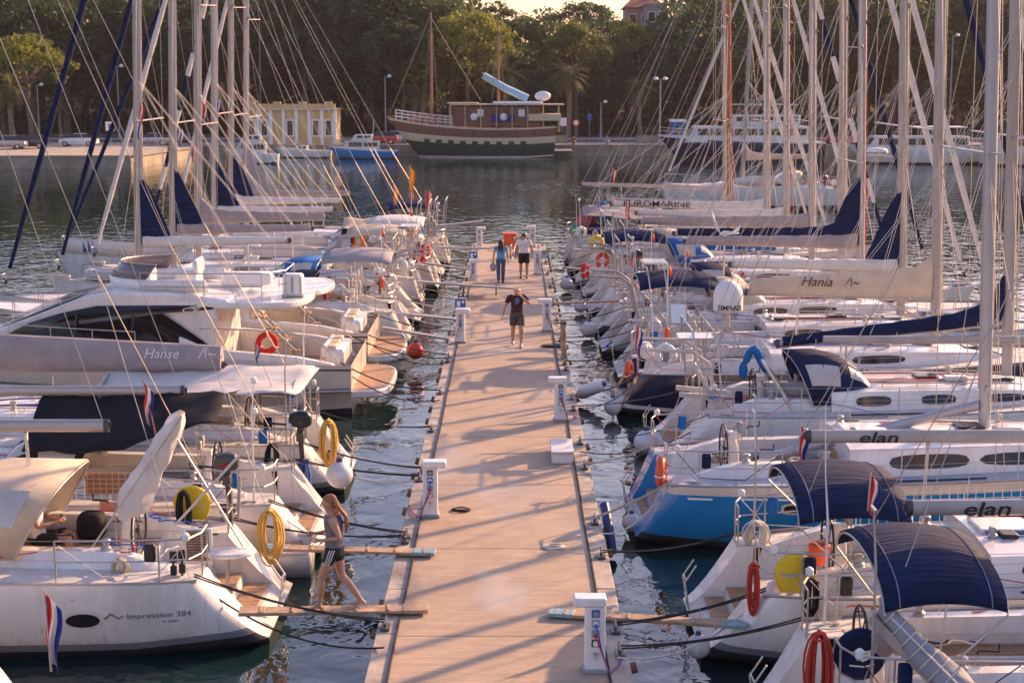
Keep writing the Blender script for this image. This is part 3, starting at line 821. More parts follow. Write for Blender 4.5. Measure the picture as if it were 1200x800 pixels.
# ------------------------------------------------------------------ water
def water_mat():
    m = bpy.data.materials.new('harbour_water'); m.use_nodes = True; nt = m.node_tree; L = nt.links.new
    b = nt.nodes['Principled BSDF']; b.inputs['Base Color'].default_value = (.006, .022, .022, 1)
    b.inputs['Roughness'].default_value = .03; b.inputs['IOR'].default_value = 1.52
    tc = nt.nodes.new('ShaderNodeTexCoord')
    def nz(sc, mp, det, dist, lac=2.0):
        mpn = nt.nodes.new('ShaderNodeMapping'); mpn.inputs['Scale'].default_value = mp; mpn.inputs['Rotation'].default_value = (0, 0, .25)
        n = nt.nodes.new('ShaderNodeTexNoise'); n.inputs['Scale'].default_value = sc; n.inputs['Detail'].default_value = det
        n.inputs['Distortion'].default_value = dist; n.inputs['Roughness'].default_value = .45
        L(tc.outputs['Object'], mpn.inputs[0]); L(mpn.outputs[0], n.inputs['Vector']); return n.outputs['Fac']
    a = nz(1.1, (1, .75, 1), 2, .8); c = nz(3.6, (1, .8, 1), 2, .5); big = nz(.09, (1, .35, 1), 2, 0)
    r = nt.nodes.new('ShaderNodeMapRange'); r.inputs['From Min'].default_value = .42; r.inputs['From Max'].default_value = .62
    r.inputs['To Min'].default_value = .35; r.inputs['To Max'].default_value = 1.15; L(big, r.inputs['Value'])
    mu = nt.nodes.new('ShaderNodeMath'); mu.operation = 'MULTIPLY'; mu.inputs[1].default_value = .20; L(c, mu.inputs[0])
    ad = nt.nodes.new('ShaderNodeMath'); ad.operation = 'ADD'; L(a, ad.inputs[0]); L(mu.outputs[0], ad.inputs[1])
    m2 = nt.nodes.new('ShaderNodeMath'); m2.operation = 'MULTIPLY'; L(ad.outputs[0], m2.inputs[0]); L(r.outputs[0], m2.inputs[1])
    bp = nt.nodes.new('ShaderNodeBump'); bp.inputs['Strength'].default_value = 1; bp.inputs['Distance'].default_value = .068
    L(m2.outputs[0], bp.inputs['Height']); L(bp.outputs[0], b.inputs['Normal'])
    return m
M['water'] = water_mat()
wm = MB(); wm.add([(-900, -60, 0), (900, -60, 0), (900, 190, 0), (-900, 190, 0)], [(0, 1, 2, 3)])
struct(wm.build('water', 'water', smooth=False))

# ------------------------------------------------------------------ pier
PZ = .60; PX0, PX1 = -1.87, 1.54; PY0, PY1 = 10.0, 72.5
def pier_mat():
    m = bpy.data.materials.new('pier_concrete'); m.use_nodes = True; nt = m.node_tree; L = nt.links.new
    b = nt.nodes['Principled BSDF']; tc = nt.nodes.new('ShaderNodeTexCoord')
    def noise(sc, mp=(1, 1, 1), det=6, rg=.65):
        mpn = nt.nodes.new('ShaderNodeMapping'); mpn.inputs['Scale'].default_value = mp
        n = nt.nodes.new('ShaderNodeTexNoise'); n.inputs['Scale'].default_value = sc; n.inputs['Detail'].default_value = det; n.inputs['Roughness'].default_value = rg
        L(tc.outputs['Object'], mpn.inputs[0]); L(mpn.outputs[0], n.inputs['Vector']); return n.outputs['Fac']
    def ramp(f, p0, c0, p1, c1):
        r = nt.nodes.new('ShaderNodeValToRGB'); r.color_ramp.elements[0].position = p0; r.color_ramp.elements[1].position = p1
        r.color_ramp.elements[0].color = (*c0, 1); r.color_ramp.elements[1].color = (*c1, 1); L(f, r.inputs['Fac']); return r.outputs['Color']
    def mix(fac, a, c, mode='MIX'):
        x = nt.nodes.new('ShaderNodeMixRGB'); x.blend_type = mode
        if isinstance(fac, float): x.inputs['Fac'].default_value = fac
        else: L(fac, x.inputs['Fac'])
        L(a, x.inputs['Color1'])
        if isinstance(c, tuple): x.inputs['Color2'].default_value = (*c, 1)
        else: L(c, x.inputs['Color2'])
        return x.outputs['Color']
    base = ramp(noise(1.1, (1, .6, 1)), .3, (.37, .255, .165), .7, (.55, .40, .27))
    streak = noise(6, (.22, 4, 1), 8, .75)                      # brushed across the pier
    c = mix(ramp(streak, .35, (.0,) * 3, .72, (1.,) * 3), base, (.24, .165, .115))
    fine = noise(60, (1, 1, 1), 4)
    c = mix(ramp(fine, .4, (.0,) * 3, .8, (.5,) * 3), c, (.58, .50, .40))
    patch = noise(.45, (1.2, .5, 1), 3, .5)
    c = mix(ramp(patch, .62, (0.,) * 3, .72, (.55,) * 3), c, (.54, .46, .38))     # pale salt patches
    st = noise(.8, (.8, 1.4, 1), 7, .7)
    c = mix(ramp(st, .58, (0.,) * 3, .75, (.7,) * 3), c, (.20, .14, .10))        # dark stains
    # slab joints every 6 m
    sx = nt.nodes.new('ShaderNodeSeparateXYZ'); L(tc.outputs['Object'], sx.inputs[0])
    md = nt.nodes.new('ShaderNodeMath'); md.operation = 'PINGPONG'; md.inputs[1].default_value = 2; L(sx.outputs['Y'], md.inputs[0])
    lt = nt.nodes.new('ShaderNodeMath'); lt.operation = 'LESS_THAN'; lt.inputs[1].default_value = .015; L(md.outputs[0], lt.inputs[0])
    c = mix(lt.outputs[0], c, (.08, .06, .05))
    L(c, b.inputs['Base Color'])
    L(ramp(patch, .5, (.75,) * 3, .68, (.42,) * 3), b.inputs['Roughness'])
    bp = nt.nodes.new('ShaderNodeBump'); bp.inputs['Strength'].default_value = .8; bp.inputs['Distance'].default_value = .016
    L(streak, bp.inputs['Height']); L(bp.outputs[0], b.inputs['Normal'])
    return m
M['pier'] = pier_mat()
mb = MB()
mb.grid([[(x, y, PZ) for x in (PX0 + .30, 0, PX1 - .30)] for y in (PY0, 30, 50, PY1)])
mb.box(((PX0 + PX1) / 2, (PY0 + PY1) / 2, PZ - .352), (PX1 - PX0 - .61, PY1 - PY0, .695))
pier = struct(mb.build('pier', 'pier', smooth=False))
cw = mat('pier_kerb_pale', (.44, .38, .32), .8, var=.2, scale=3, dirt=.9, bump=.4, bscale=25)
y = PY0; k = 0
while y < PY1 - .3:
    l = R.choice((1.2, 1.9, 2.4, 2.0)); l = min(l, PY1 - y)
    for sg, xe in ((-1, PX0), (1, PX1)):
        xc = xe - sg * .15
        MB().box((xc + R.uniform(-.01, .01), y + l / 2, PZ - .015 - .16 + R.uniform(-.008, .008)), (.295, l - .025, .34)).build('edge_block', cw, pier, bevel=.012)
    y += l
rowlog = mat('fender_log', (.34, .20, .12), .8, var=.3, scale=6, dirt=.5)
for k in range(44):
    y = 17 + k * 1.27
    for sg, xe in ((-1, PX0), (1, PX1)):
        if R.random() < .6: MB().cyl((xe - sg * .02, y, .30), (xe + sg * .13, y, .34), .075, n=12).build('fender_log', rowlog, pier)
# steel cable along both edges
for xe in (PX0 + .30, PX1 - .30):
    MB().tube([(xe + .008 * sin(j * 1.7), PY0 + j * 1.5, PZ + .022) for j in range(42)], .017, 6).build('edge_cable', 'ropeb', pier)
# mooring rings / cleats are added with the boats
def cleat(x, y):
    c = MB(); c.box((x, y, PZ + .02), (.12, .26, .04)); c.cyl((x, y - .06, PZ + .03), (x, y - .06, PZ + .10), .018, n=8); c.cyl((x, y + .06, PZ + .03), (x, y + .06, PZ + .10), .018, n=8)
    c.tube([(x, y - .17, PZ + .12), (x, y - .06, PZ + .105), (x, y + .06, PZ + .105), (x, y + .17, PZ + .12)], [.014, .02, .02, .014], 8)
    return c.build('mooring_cleat', 'dgrey', pier)

# ------------------------------------------------------------------ pedestals
RP = random.Random(8)
def pedestal(x, y, side, label, sign=False, lods=1):
    t = thing('service_pedestal', label, 'power pedestal', (x, y, PZ), R.uniform(-.05, .05), 'water and power pedestals along the pier')
    d = 1 if side == 'L' else -1
    MB().box((0, 0, .44), (.26, .22, .88)).build('column', 'white', t, bevel=.015)
    MB().box((0, 0, .03), (.32, .28, .06)).build('base_plate', 'grey', t, bevel=.008)
    MB().box((d * .07, 0, .94), (.42, .27, .12)).build('cap', 'white', t, bevel=.025)
    for k in range(4):
        f = MB(); f.box((0, -.118, .80 - k * .13), (.10, .03, .10)); so_ = f.build('socket', ['grey', 'dgrey', 'socket', 'grey'][(k + int(y)) % 4] if True else 'grey', t, bevel=.01)
        MB().lathe([(.036, -.02), (.036, 0), (.028, 0)], (0, -.132, .80 - k * .13), 12, axis='y').build('socket_lid', 'inkw' if k % 2 else 'grey', so_)
    tp = MB(); tp.cyl((0, -.11, .26), (0, -.19, .26), .016, n=8).cyl((0, -.18, .26), (0, -.19, .20), .014, n=8).box((0, -.16, .29), (.08, .015, .015)); tp.build('tap', 'steel', t)
    if RP.random() < .75:
        for k_, (cm_, zz) in enumerate((('ropeblue', .66), ('roper', .53))[:RP.choice((1, 2))]):
            e_ = d * -.22; MB().tube([(0, -.14, zz), (.02, -.22, zz - .05), (.10 * -d, -.20, .25), (-d * .18, -.16, .02), (-d * .3, .1, .015), (-d * .42, .5 + .2 * k_, .015)], .011, 6).cyl((0, -.12, zz), (0, -.19, zz - .01), .024, n=8).build('plugged_cable', cm_, t)
    if sign:
        MB().box((0, -.02, 1.17), (.36, .03, .30)).build('notice_frame', 'inkw', t, bevel=.008)
        im = MB(); im.box((0, -.038, 1.17), (.31, .006, .25)); fr = im.build('notice_picture', 'inkb', t)
        MB().box((-.05, -.0425, 1.15), (.10, .004, .16)).box((.08, -.0425, 1.20), (.07, .004, .07)).build('notice_print', 'inkw', fr, smooth=False)
    return t
B_ = {}
# ---- left side, near to far
def LB(key, *a, **k): b = Boat(*a[:2], 'L', *a[2:], **k).full(); B_[key] = b; return b
def RB(key, *a, **k): b = Boat(*a[:2], 'R', *a[2:], **k).full(); B_[key] = b; return b

L1 = LB('L1', 'white sailboat with an oval porthole, a cream sprayhood and grey lettering on its side', 'the white sailboat with the oval porthole', 22.35, -3.5,
        L=11.9, B=3.9, s0=1.10, s1=1.5, hood='creamc', lod=2, mh=16, xm=6.9, wheels=1, rake=.95, stripe='stripe_g', boomlen=4.2, boomz=1.73, furl='navy', mw=1.1, lazy=False, boomup=0, xc1=4.35, hoodup=.14, hoodaft=1.35)
L2 = LB('L2', 'white sailboat under a black tarpaulin, next beyond the one with the oval porthole', 'the sailboat under the black tarpaulin', 26.5, -3.25,
        L=12.2, B=3.9, s0=1.05, lod=2, mh=16.5, xm=7.8, wheels=1, stripe='stripe_b', furl='navy', boomlen=5.1, boomz=1.45, boomup=0, hood='blackc', mw=1.1, lazy=False, xc1=4.6, nets=1)
L3 = LB('L3', 'white sailboat with a taupe lettered sail bag and cream cockpit awning, left', 'the sailboat with the cream awning', 30.6, -3.3,
        L=12.0, B=3.8, s0=1.1, lod=2, mh=16, xm=8.2, wheels=2, furl='sail', boomlen=5.5, boomz=1.10, mw=1.1, lazy=False, boomm='whitemast', boomup=0)
L6 = LB('L6', 'white sailboat with a lilac navy bimini right behind the two motor yachts', 'the sailboat with the faded navy bimini', 48.4, -3.2,
        L=13.2, B=4.1, mh=17, xm=8.6, furl='navy', bimini='greyc', cover=('sail', .26, .1), tri='navy', rake=.5, wheels=2, mast='whitemast', mw=1.25, hood='navy')
L7 = LB('L7', 'white sailboat with bright blue sprayhood, second behind the motor yachts', 'the left sailboat with the blue sprayhood', 52.5, -3.1,
        L=12.8, B=4.0, mh=16.5, xm=8.5, furl='navy', cover=('taupec', .28, .1), tri='navy', rake=.95, hood='bluec', wheels=2, mast='whitemast', mw=1.2, stripe='stripe_b')
L8 = LB('L8', 'white sailboat with blue lettering on its flat stern and a long taupe boom cover', 'the flat sterned sailboat with blue lettering', 56.7, -3.3,
        L=12.5, B=4.0, rake=.25, mh=16, xm=8.3, furl='sail', cover=('taupec', .42, .5), bimini='creamc', wheels=1, mast='whitemast', mw=1.2)
L9 = LB('L9', 'white sailboat with a cream bimini and a dark navy cloth standing at its mast', 'the sailboat with the cream bimini', 60.9, -2.9,
        L=15.2, B=4.1, mh=17, xm=8.9, furl='navy', cover=('sail', .28, .1), tri='navy', rake=.35, bimini='sail', wheels=2, hood='taupec', mw=1.25)
L10 = LB('L10', 'white sailboat with a bare boom and orange and red flags at its stern', 'the sailboat with red flags astern', 65.0, -2.9,
        L=12.8, B=4.0, mh=16.5, xm=9.0, furl='striped', cover=('sail', .3, .3), tri='navy', rake=.6, wheels=2, hood='navy', mast='whitemast', mw=1.2)
L11 = LB('L11', 'farthest sailboat left of the pier, with a bright navy canopy over its cockpit', 'the farthest sailboat left of the pier', 69.3, -2.8,
        L=12.8, B=4.0, mh=16, xm=9.2, furl='sail', cover=('taupec', .28, .4), bimini='navy', wheels=1, mw=1.2, rake=.2, tri='greyc')
# ---- right side, near to far
R1 = RB('R1', 'white sailboat in the near right corner with a large navy bimini and navy wheel cover', 'the near right corner sailboat', 17.75, 3.05,
        L=11.4, B=3.7, s0=1.1, lod=2, mh=16, xm=7.6, wheels=0, boomlen=5.75, boomz=1.80, furl='sail', lazy=False, boomm='whitemast', rake=.7, boomup=-.01, stripe='stripe_b')
R2 = RB('R2', 'white sailboat with a yellow horseshoe buoy on its rail and a navy bimini', 'the white sailboat with the yellow buoy', 21.7, 2.65,
        L=11.4, B=3.7, s0=1.08, lod=2, mh=16, xm=7.9, wheels=1, boomlen=6.1, boomz=1.70, furl='sail', nets=1, lazy=False, boomm='whitemast', boomup=-.0, stripe='stripe_g')
R3 = RB('R3', 'bright blue hulled sailboat with long dark cabin windows and an orange buoy', 'the bright blue sailboat', 27.35, 2.15,
        L=12.2, B=3.8, s0=1.15, s1=1.5, hull='bluehull', stripe='bluehull', lod=2, band='gel2', mh=16.5, xm=6.5, wheels=1, boomlen=4.0, boomz=.95, boomup=-.25, lazy=False, xr=10.6,
        wins=((.10, .31), (.335, .80)), winm='win', rake=.55, cabh=.55, mast='alud', mw=1.15, boomm='alud', deckm='greydeck', yaw=1.5, mrake=.25)
R4 = RB('R4', 'white sailboat with a navy sprayhood, beige davits and a long navy cover on its boom', 'the white sailboat with the beige davits', 33.0, 3.0,
        L=12.6, B=3.9, s0=1.15, s1=1.5, lod=2, mh=17, xm=7.8, xc1=3.75, wheels=1, hood='navy', cover=('navy', .30, .75), boomlen=4.85, boomz=1.62, furl='navy', mast='whitemast', mw=1.2, boomup=-.10,
        rake=1.1, wins=((.08, .2), (.3, .42), (.52, .66)), stripe='stripe_g', lazy=True)
R5 = RB('R5', 'navy blue hulled sailboat with a white stern and a tall cream sail bag', 'the navy hulled sailboat', 38.0, 2.6,
        L=12.6, B=3.8, s0=1.1, lod=1, hull='navyhull', stripe='gel', mh=17, xm=8.0, mast='woodmast' if 0 else 'whitemast', cover=('creamc', .75, .3), boomlen=4.6, boomz=1.5, furl='sail', wheels=1, mw=1.25, rake=.5, lazy=True)
R6 = RB('R6', 'white sailboat with a navy bimini just beyond the navy hulled one', 'the sailboat beyond the navy hull', 42.3, 2.9,
        L=12.4, B=3.9, lod=1, mh=17, xm=7.9, furl='navy', bimini='navy', wheels=1, mast='whitemast', mw=1.2, boomz=1.7, cover=('sail', .28, .1), tri='navy')
R7 = RB('R7', 'grey hulled sailboat with three ball fenders along its stern quarter', 'the grey hulled sailboat', 46.4, 2.7,
        L=12.2, B=3.8, lod=1, mh=16.5, xm=7.9, hull='greyhull', furl='sail', hood='creamc', tri='navy', mast='alu', mw=1.2, boomz=1.9, cover=('taupec', .34, .2), boomlen=5.2, spread=3)
R8 = RB('R8', 'white sailboat with a navy boom cover and sprayhood beside the wind generator', 'the sailboat with the wind generator', 50.5, 2.7,
        L=12.6, B=4.0, mh=17, xm=8.2, furl='sail', cover=('navy', .36, .2), hood='navy', mast='whitemast', mw=1.2, boomlen=5.4, stripe='stripe_b')
R9 = RB('R9', 'white sailboat with a long taupe boom cover, fifth from the far end', 'the sailboat with the long taupe cover', 54.6, 2.7,
        L=12.4, B=3.9, mh=16.5, xm=8.0, furl='navy', cover=('taupec', .40, .1), boomlen=6.0, mast='whitemast', mw=1.2, bimini='navy')
R10 = RB('R10', 'white sailboat with a blue sprayhood among the far boats on the right', 'the far sailboat with the blue sprayhood', 58.6, 2.7,
        L=12.0, B=3.8, mh=16, xm=7.8, furl='striped', cover=('sail', .3, .1), hood='bluec', boomlen=5.6, mw=1.1)
R11 = RB('R11', 'white sailboat whose boom carries dark lettering, third from the far end', 'the sailboat with lettering on its boom', 62.6, 2.6,
        L=12.0, B=3.8, mh=16, xm=7.8, furl='sail', cover=('sail', .3, .1), boomlen=6.2, hood='creamc', mw=1.1, mast='whitemast')
R12 = RB('R12', 'old sailboat with a brown wooden mast, second from the far end on the right', 'the sailboat with the wooden mast', 66.4, 2.5,
        L=11.5, B=3.7, mh=16, xm=6.9, mast='woodmast', furl='sail', boomlen=5.2, mw=1.0, hull='hull_cream', rake=.2)
R13 = RB('R13', 'farthest sailboat right of the pier, with a colourful heap of gear', 'the farthest sailboat right of the pier', 70.2, 2.4,
        L=11.5, B=3.7, mh=15.5, xm=7.4, mast='whitemast', furl='sail', boomlen=6.5, boomz=2.1, mw=1.0, rake=.2, boomm='whitemast')
# white charter boat lying off to the right, bow towards the left
B_['RX'] = RX = Boat('white sailboat lying off the pier end with people seated in its cockpit', 'the sailboat lying off the pier end', 'L', 101.5, 22.2,
        group=None, name='sailboat', L=12.4, B=4.0, s0=1.35, s1=1.6, mh=17, xm=7.0, mast='whitemast', furl='sail', cover=('creamc', .4, .5), boomlen=4.6, wheels=2, wins=((.1, .5),), mw=1.0, stripe='stripe_b', hood='creamc').full()
# near boat under the frame on the left (only its top edge and rigging show)
L0 = LB('L0', 'white sailboat cut off by the lower left corner of the photo', 'the sailboat in the lower left corner', 17.0, -5.75,
        L=11.5, B=3.6, s0=1.0, mh=16, xm=7.0, wheels=0, furl='sail', lod=1, boomlen=0)
def px(b, u, v, yl):
    """pixel -> local point of boat b on its plane y = yl"""
    Yw = b.Y + (-yl if b.side == 'L' else yl)
    p = at_y(u, v, Yw); X = (b.sx - p.x) if b.side == 'L' else (p.x - b.sx)
    return Vector((X, yl, p.z))
# ------------------------------------------------------------------ generic gear (all top-level things)
def fender(p, r, label, kind='ball', m='fender', hang=.5):
    p = Vector(p); t = thing('fender', label, 'fender', p, R.uniform(0, 6), 'fenders hung between the boats')
    if kind == 'ball':
        pr = [(.02, -r)] + [(r * sin(a), -r * cos(a)) for a in [pi * k / 14 for k in range(1, 13)]] + [(r * .22, r * 1.02), (r * .18, r * 1.25), (.02, r * 1.28)]
        MB().lathe(pr, n=20).build('ball', m, t)
        MB().lathe([(r * .26, r * .93), (r * .24, r * 1.12), (r * .2, r * 1.3), (.01, r * 1.32)], n=14).build('neck', 'fenderb', t); top = r * 1.3
    else:
        h = r * 2.6; pr = [(.02, -h)] + [(r * sin(a), -h + r * (1 - cos(a))) for a in (.5, 1, 1.57)] + [(r * sin(a), h - r * (1 - cos(a))) for a in (1.57, 1, .5)] + [(.02, h)]
        MB().lathe(pr, n=16).build('cushion', m, t)
        for sg in (1, -1): MB().lathe([(r * .6, sg * (h - r * .35)), (r * .3, sg * (h + .02)), (r * .25, sg * (h + .06)), (.01, sg * (h + .06))], n=12).build('end_cap', 'fenderb', t)
        top = h + .05
    MB().tube([(0, 0, top - .02), (.01, 0, top + hang)], .008, 5).build('lanyard', 'ropew', t)
    return t
def flag(p, label, kind='cro', s=.55, lean=(0, 0), staff=.9, side=1):
    """limp flag on a short staff standing at p"""
    p = Vector(p); t = thing('flag', label, 'flag', p)
    top = Vector((lean[0], lean[1], staff)); MB().tube([(0, 0, 0), top], .012, 6).build('flag_staff', 'redwood' if kind == 'crow' else 'steel', t)
    mats_ = {'cro': ['flagr', 'flagw', 'flagb'], 'crow': ['flagr', 'flagw', 'flagb'], 'ger': ['flagk', 'flagr', 'flagy'], 'esp': ['flago', 'flagy', 'flago'], 'aut': ['flagr', 'flagw', 'flagr'], 'red': ['flagr', 'flagr', 'flagw'], 'white': ['flagw', 'inkb', 'flagw']}[kind]
    mb = MB(); n = 13
    for i in range(n):
        f = i / (n - 1)
        for j in range(3):
            pass
    rows = []
    for i in range(n):
        f = i / (n - 1); row = []
        for j in range(10):
            g = j / 9; fold = sin(g * 9 + f * 2) * .035 * (.3 + f)
            row.append(top + Vector((side * (g * s * (.30 - .12 * f)) + .02 * sin(f * 7), fold, -f * s * 1.25 - g * s * .35 - .02)))
        rows.append(row)
    mb.grid(rows); mb.mi = [(i % 9) // 3 for i in range(len(mb.f))]
    mb.build('flag_cloth', mats_, t, solid=.004)
    return t
def horseshoe(p, label, m='yellow', rz=0, s=.30, ring=False, cover=False):
    t = thing('horseshoe_buoy' if not ring else 'lifebuoy', label, 'life buoy', p, rz)
    mb = MB()
    if cover:
        pr = []
        for i in range(15):
            a = lerp(-.35, pi + .35, i / 14); pr.append((s * cos(a), s * .95 * sin(a)))
        pr.append((-s * .75, -s * .9)); pr.append((s * .75, -s * .9))
        mb.prism(pr, -.06, .06); mb.build('buoy', m, t, bevel=.035)
        st = MB().tube([(-s * .8, -.068, -.05), (0, -.072, -.02), (s * .8, -.068, -.05)], .008, 4); st.build('strap', 'ropew', t)
    else:
        a0 = -1.0 if not ring else -pi / 2
        pts = [(s * .72 * cos(a), 0, s * .72 * sin(a)) for a in [lerp(a0, pi - a0 if not ring else 1.5 * pi, k / 22) for k in range(23)]]
        mb.tube(pts, s * .25, 10); mb.build('buoy', m, t)
        for k in (4, 11, 18): q = Vector(pts[k]); MB().torus((0, 0, 0), s * .265, .014, axis='x', n=14, m=5).xform(Matrix.Translation(q) @ Matrix.Rotation(-math.atan2(q.z, q.x) - pi / 2, 4, 'Y')).build('band', 'inkw', t)
    return t
def outboard(p, label, rz=0, m='dgrey', flash='flagr', s=1.0):
    t = thing('outboard_motor', label, 'outboard motor', p, rz); t.scale = (s,) * 3
    c = MB(); rows = []
    for x, z0, z1, w in ((-.20, .05, .16, .07), (-.17, 0, .22, .11), (0, -.02, .27, .13), (.14, -.02, .25, .12), (.20, .02, .18, .08)):
        rows.append([(x, -w, z0), (x, -w, lerp(z0, z1, .7)), (x, -w * .6, z1), (x, w * .6, z1), (x, w, lerp(z0, z1, .7)), (x, w, z0)])
    c.grid(rows, closed=True); c.add(rows[0], [tuple(range(6))]); c.add(rows[-1], [tuple(range(6))])
    co = c.build('cowling', m, t, bevel=.02, ang=30)
    for sg in (1, -1): MB().add([(-.12, sg * .137, .05), (.10, sg * .137, .05), (.02, sg * .137, .12)], [(0, 1, 2)]).build('cowling_flash', flash, co, solid=.004)
    MB().tube([(0, 0, 0), (0, 0, -.25), (.02, 0, -.62)], [.075, .05, .045], 10).box((0, 0, -.20), (.13, .22, .16)).box((.0, 0, -.64), (.30, .09, .03)).build('shaft', 'dgrey', t, bevel=.01)
    MB().tube([(-.14, 0, -.74), (.12, 0, -.74)], [.05, .035], 10).prism([(-.05, -.72), (.08, -.72), (.05, -.95), (0, -.93)], -.012, .012).build('gearcase', 'dgrey', t)
    pr = MB()
    for k in range(3): a = 2.1 * k; pr.add([(.14, 0, -.74), (.15, .11 * cos(a) - .04 * sin(a), -.74 + .11 * sin(a) + .04 * cos(a)), (.13, .12 * cos(a) + .04 * sin(a), -.74 + .12 * sin(a) - .04 * cos(a))], [(0, 1, 2)])
    pr.build('propeller', 'steel', t, solid=.006)
    MB().tube([(-.1, 0, 0), (-.55, .02, .03)], [.018, .022], 8).build('tiller', 'black', t)
    return t
def coil(p, label, m='roper_y', r=.16, n=7, h=.35, name='rope_coil'):
    t = MB()
    for k in range(n * 2):
        a = R.uniform(-.6, .6); rr = r * R.uniform(.35, 1.15); hh = h * R.uniform(.8, 1.1)
        t.tube([(rr * .75 * cos(s_) * cos(a), rr * .75 * cos(s_) * sin(a) + R.uniform(-.01, .01) + k * .008, -hh + hh * sin(s_)) for s_ in [2 * pi * j / 16 for j in range(16)]], .014, 5, closed=True)
    t.torus((0, 0, -h * .12), .07, .016, axis='z', n=12, m=5)
    o = t.build(name, m); return tag(o, label, 'rope coil', None, p)
def line(a, b, sag, m, label, r=.013, group='mooring lines from the boats to the pier', strands=1, name='mooring_line'):
    mb = MB()
    mb.tube(catenary(a, b, sag, 13), r, 6)
    if strands == 2: mb.tube(catenary(Vector(a) + Vector((0, .02, .03)), Vector(b) + Vector((0, .10, 0)), sag * 1.25, 13), r, 6); mb.tube([b, Vector(b) + Vector((0, .10, 0))], r, 6)
    return tag(mb.build(name, m), label, 'mooring line', group)
def plank(a, b, label, w=.26, m='oldwood', ends='teal', t_=.045, name='gangplank', rails=False, group='gangplanks between boats and pier'):
    a = Vector(a); b = Vector(b); d = b - a; L_ = d.length; rz = math.atan2(d.y, d.x)
    t = thing(name, label, 'gangplank', a, rz, group); ry = -math.atan2(d.z, Vector((d.x, d.y)).length)
    rot = Matrix.Rotation(ry, 4, 'Y')
    MB().box((L_ / 2, 0, 0), (L_, w, t_)).xform(rot).build('board', m, t, bevel=.008)
    for k, x in enumerate((.18, L_ - .18)): MB().box((x, 0, .003), (.36, w + .012, t_ + .01)).xform(rot).build('painted_end', ends, t, bevel=.008)
    if rails:
        for sg in (1, -1): MB().tube([(0, sg * w / 2, .02), (L_, sg * w / 2, .02)], .018, 6).xform(rot).build('side_rail', 'steel', t)
        for k in range(int(L_ / .3)): MB().box((.15 + k * .3, 0, .03), (.03, w * .9, .012)).xform(rot).build('tread_bar', 'alu', t)
    else:
        for k in range(int(L_ / .45)): MB().box((.3 + k * .45, 0, .032), (.03, w * .85, .015)).xform(rot).build('tread_bar', m, t)
    return t

# ------------------------------------------------------------------ pedestals
pedestal(-1.42, 25.9, 'L', 'nearest white pedestal on the left pier edge')
pedestal(-1.5, 44.2, 'L', 'white pedestal with a small picture notice, left edge beside the red buoy', sign=True)
pedestal(-1.45, 57.0, 'L', 'far white pedestal with a picture notice on the left edge', sign=True)
pedestal(-1.5, 70.2, 'L', 'last white pedestal at the far left corner of the pier')
pedestal(1.06, 18.75, 'R', 'nearest white pedestal on the right, cut by the lower frame')
pedestal(1.08, 33.6, 'R', 'white pedestal on the right edge just beyond the flat bench box')
pedestal(1.06, 46.3, 'R', 'white pedestal on the right edge near the walking man in shorts')
pedestal(1.0, 60.5, 'R', 'far white pedestal on the right edge beside the strolling couple')
pedestal(.95, 71.0, 'R', 'last white pedestal at the far right corner of the pier')
# flat white box bench on the pier
t = thing('pier_box', 'low white box with a worn lid on the right side of the pier', 'box', (1.0, 30.2, PZ))
MB().box((0, 0, .10), (.42, 1.1, .2)).build('body', 'white', t, bevel=.02); MB().box((0, 0, .225), (.46, 1.16, .05)).build('lid', 'gel2', t, bevel=.015)
t = thing('pier_bench', 'dark topped low bench across the left of the pier by the far notice', 'bench', (-1.15, 54.6, PZ))
MB().box((0, 0, .42), (1.3, .5, .05)).build('seat', 'oldwood', t, bevel=.01)
for sg in (1, -1): MB().tube([(sg * .58, -.22, 0), (sg * .58, -.22, .4), (sg * .58, .22, .4), (sg * .58, .22, 0)], .022, 6).build('leg', 'black', t)
t = thing('orange_float', 'orange rescue box standing at the far end of the pier', 'rescue box', (-.1, 71.4, PZ)); MB().box((0, 0, .3), (.6, .5, .5)).build('body', 'orange', t, bevel=.06); MB().box((0, 0, .58), (.66, .56, .08)).build('lid', 'orange', t, bevel=.03); 
for sg in (1, -1): MB().box((sg * .24, 0, .025), (.1, .4, .05)).build('foot', 'black', t)
def bicycle():
    t = thing('bicycle', 'dark bicycle parked near the far end of the pier beside the couple', 'bicycle', (.1, 66.5, PZ), 1.35)
    for x in (-.5, .5):
        w_ = MB().torus((x, 0, .33), .32, .02, axis='y', n=28, m=6).build('wheel', 'black', t)
        s_ = MB()
        for k in range(12): a = k * pi / 6; s_.cyl((x, 0, .33), (x + .31 * cos(a), 0, .33 + .31 * sin(a)), .003, n=3)
        s_.build('spokes', 'steel', w_)
    MB().tube([(-.5, 0, .33), (-.12, 0, .30), (.33, 0, .72), (-.2, 0, .75), (-.12, 0, .30)], .017, 6).tube([(-.5, 0, .33), (-.2, 0, .75)], .012, 6).tube([(.5, 0, .33), (.33, 0, .72), (.30, 0, .92)], .016, 6).build('frame', 'red', t)
    MB().tube([(.2, .26, .95), (.32, .2, .96), (.30, 0, .93), (.32, -.2, .96), (.2, -.26, .95)], .014, 6).build('handlebar', 'black', t)
    MB().cyl((-.2, 0, .75), (-.23, 0, .87), .012, n=6).box((-.24, 0, .89), (.25, .13, .05), taper=.7).build('saddle', 'black', t)
bicycle()
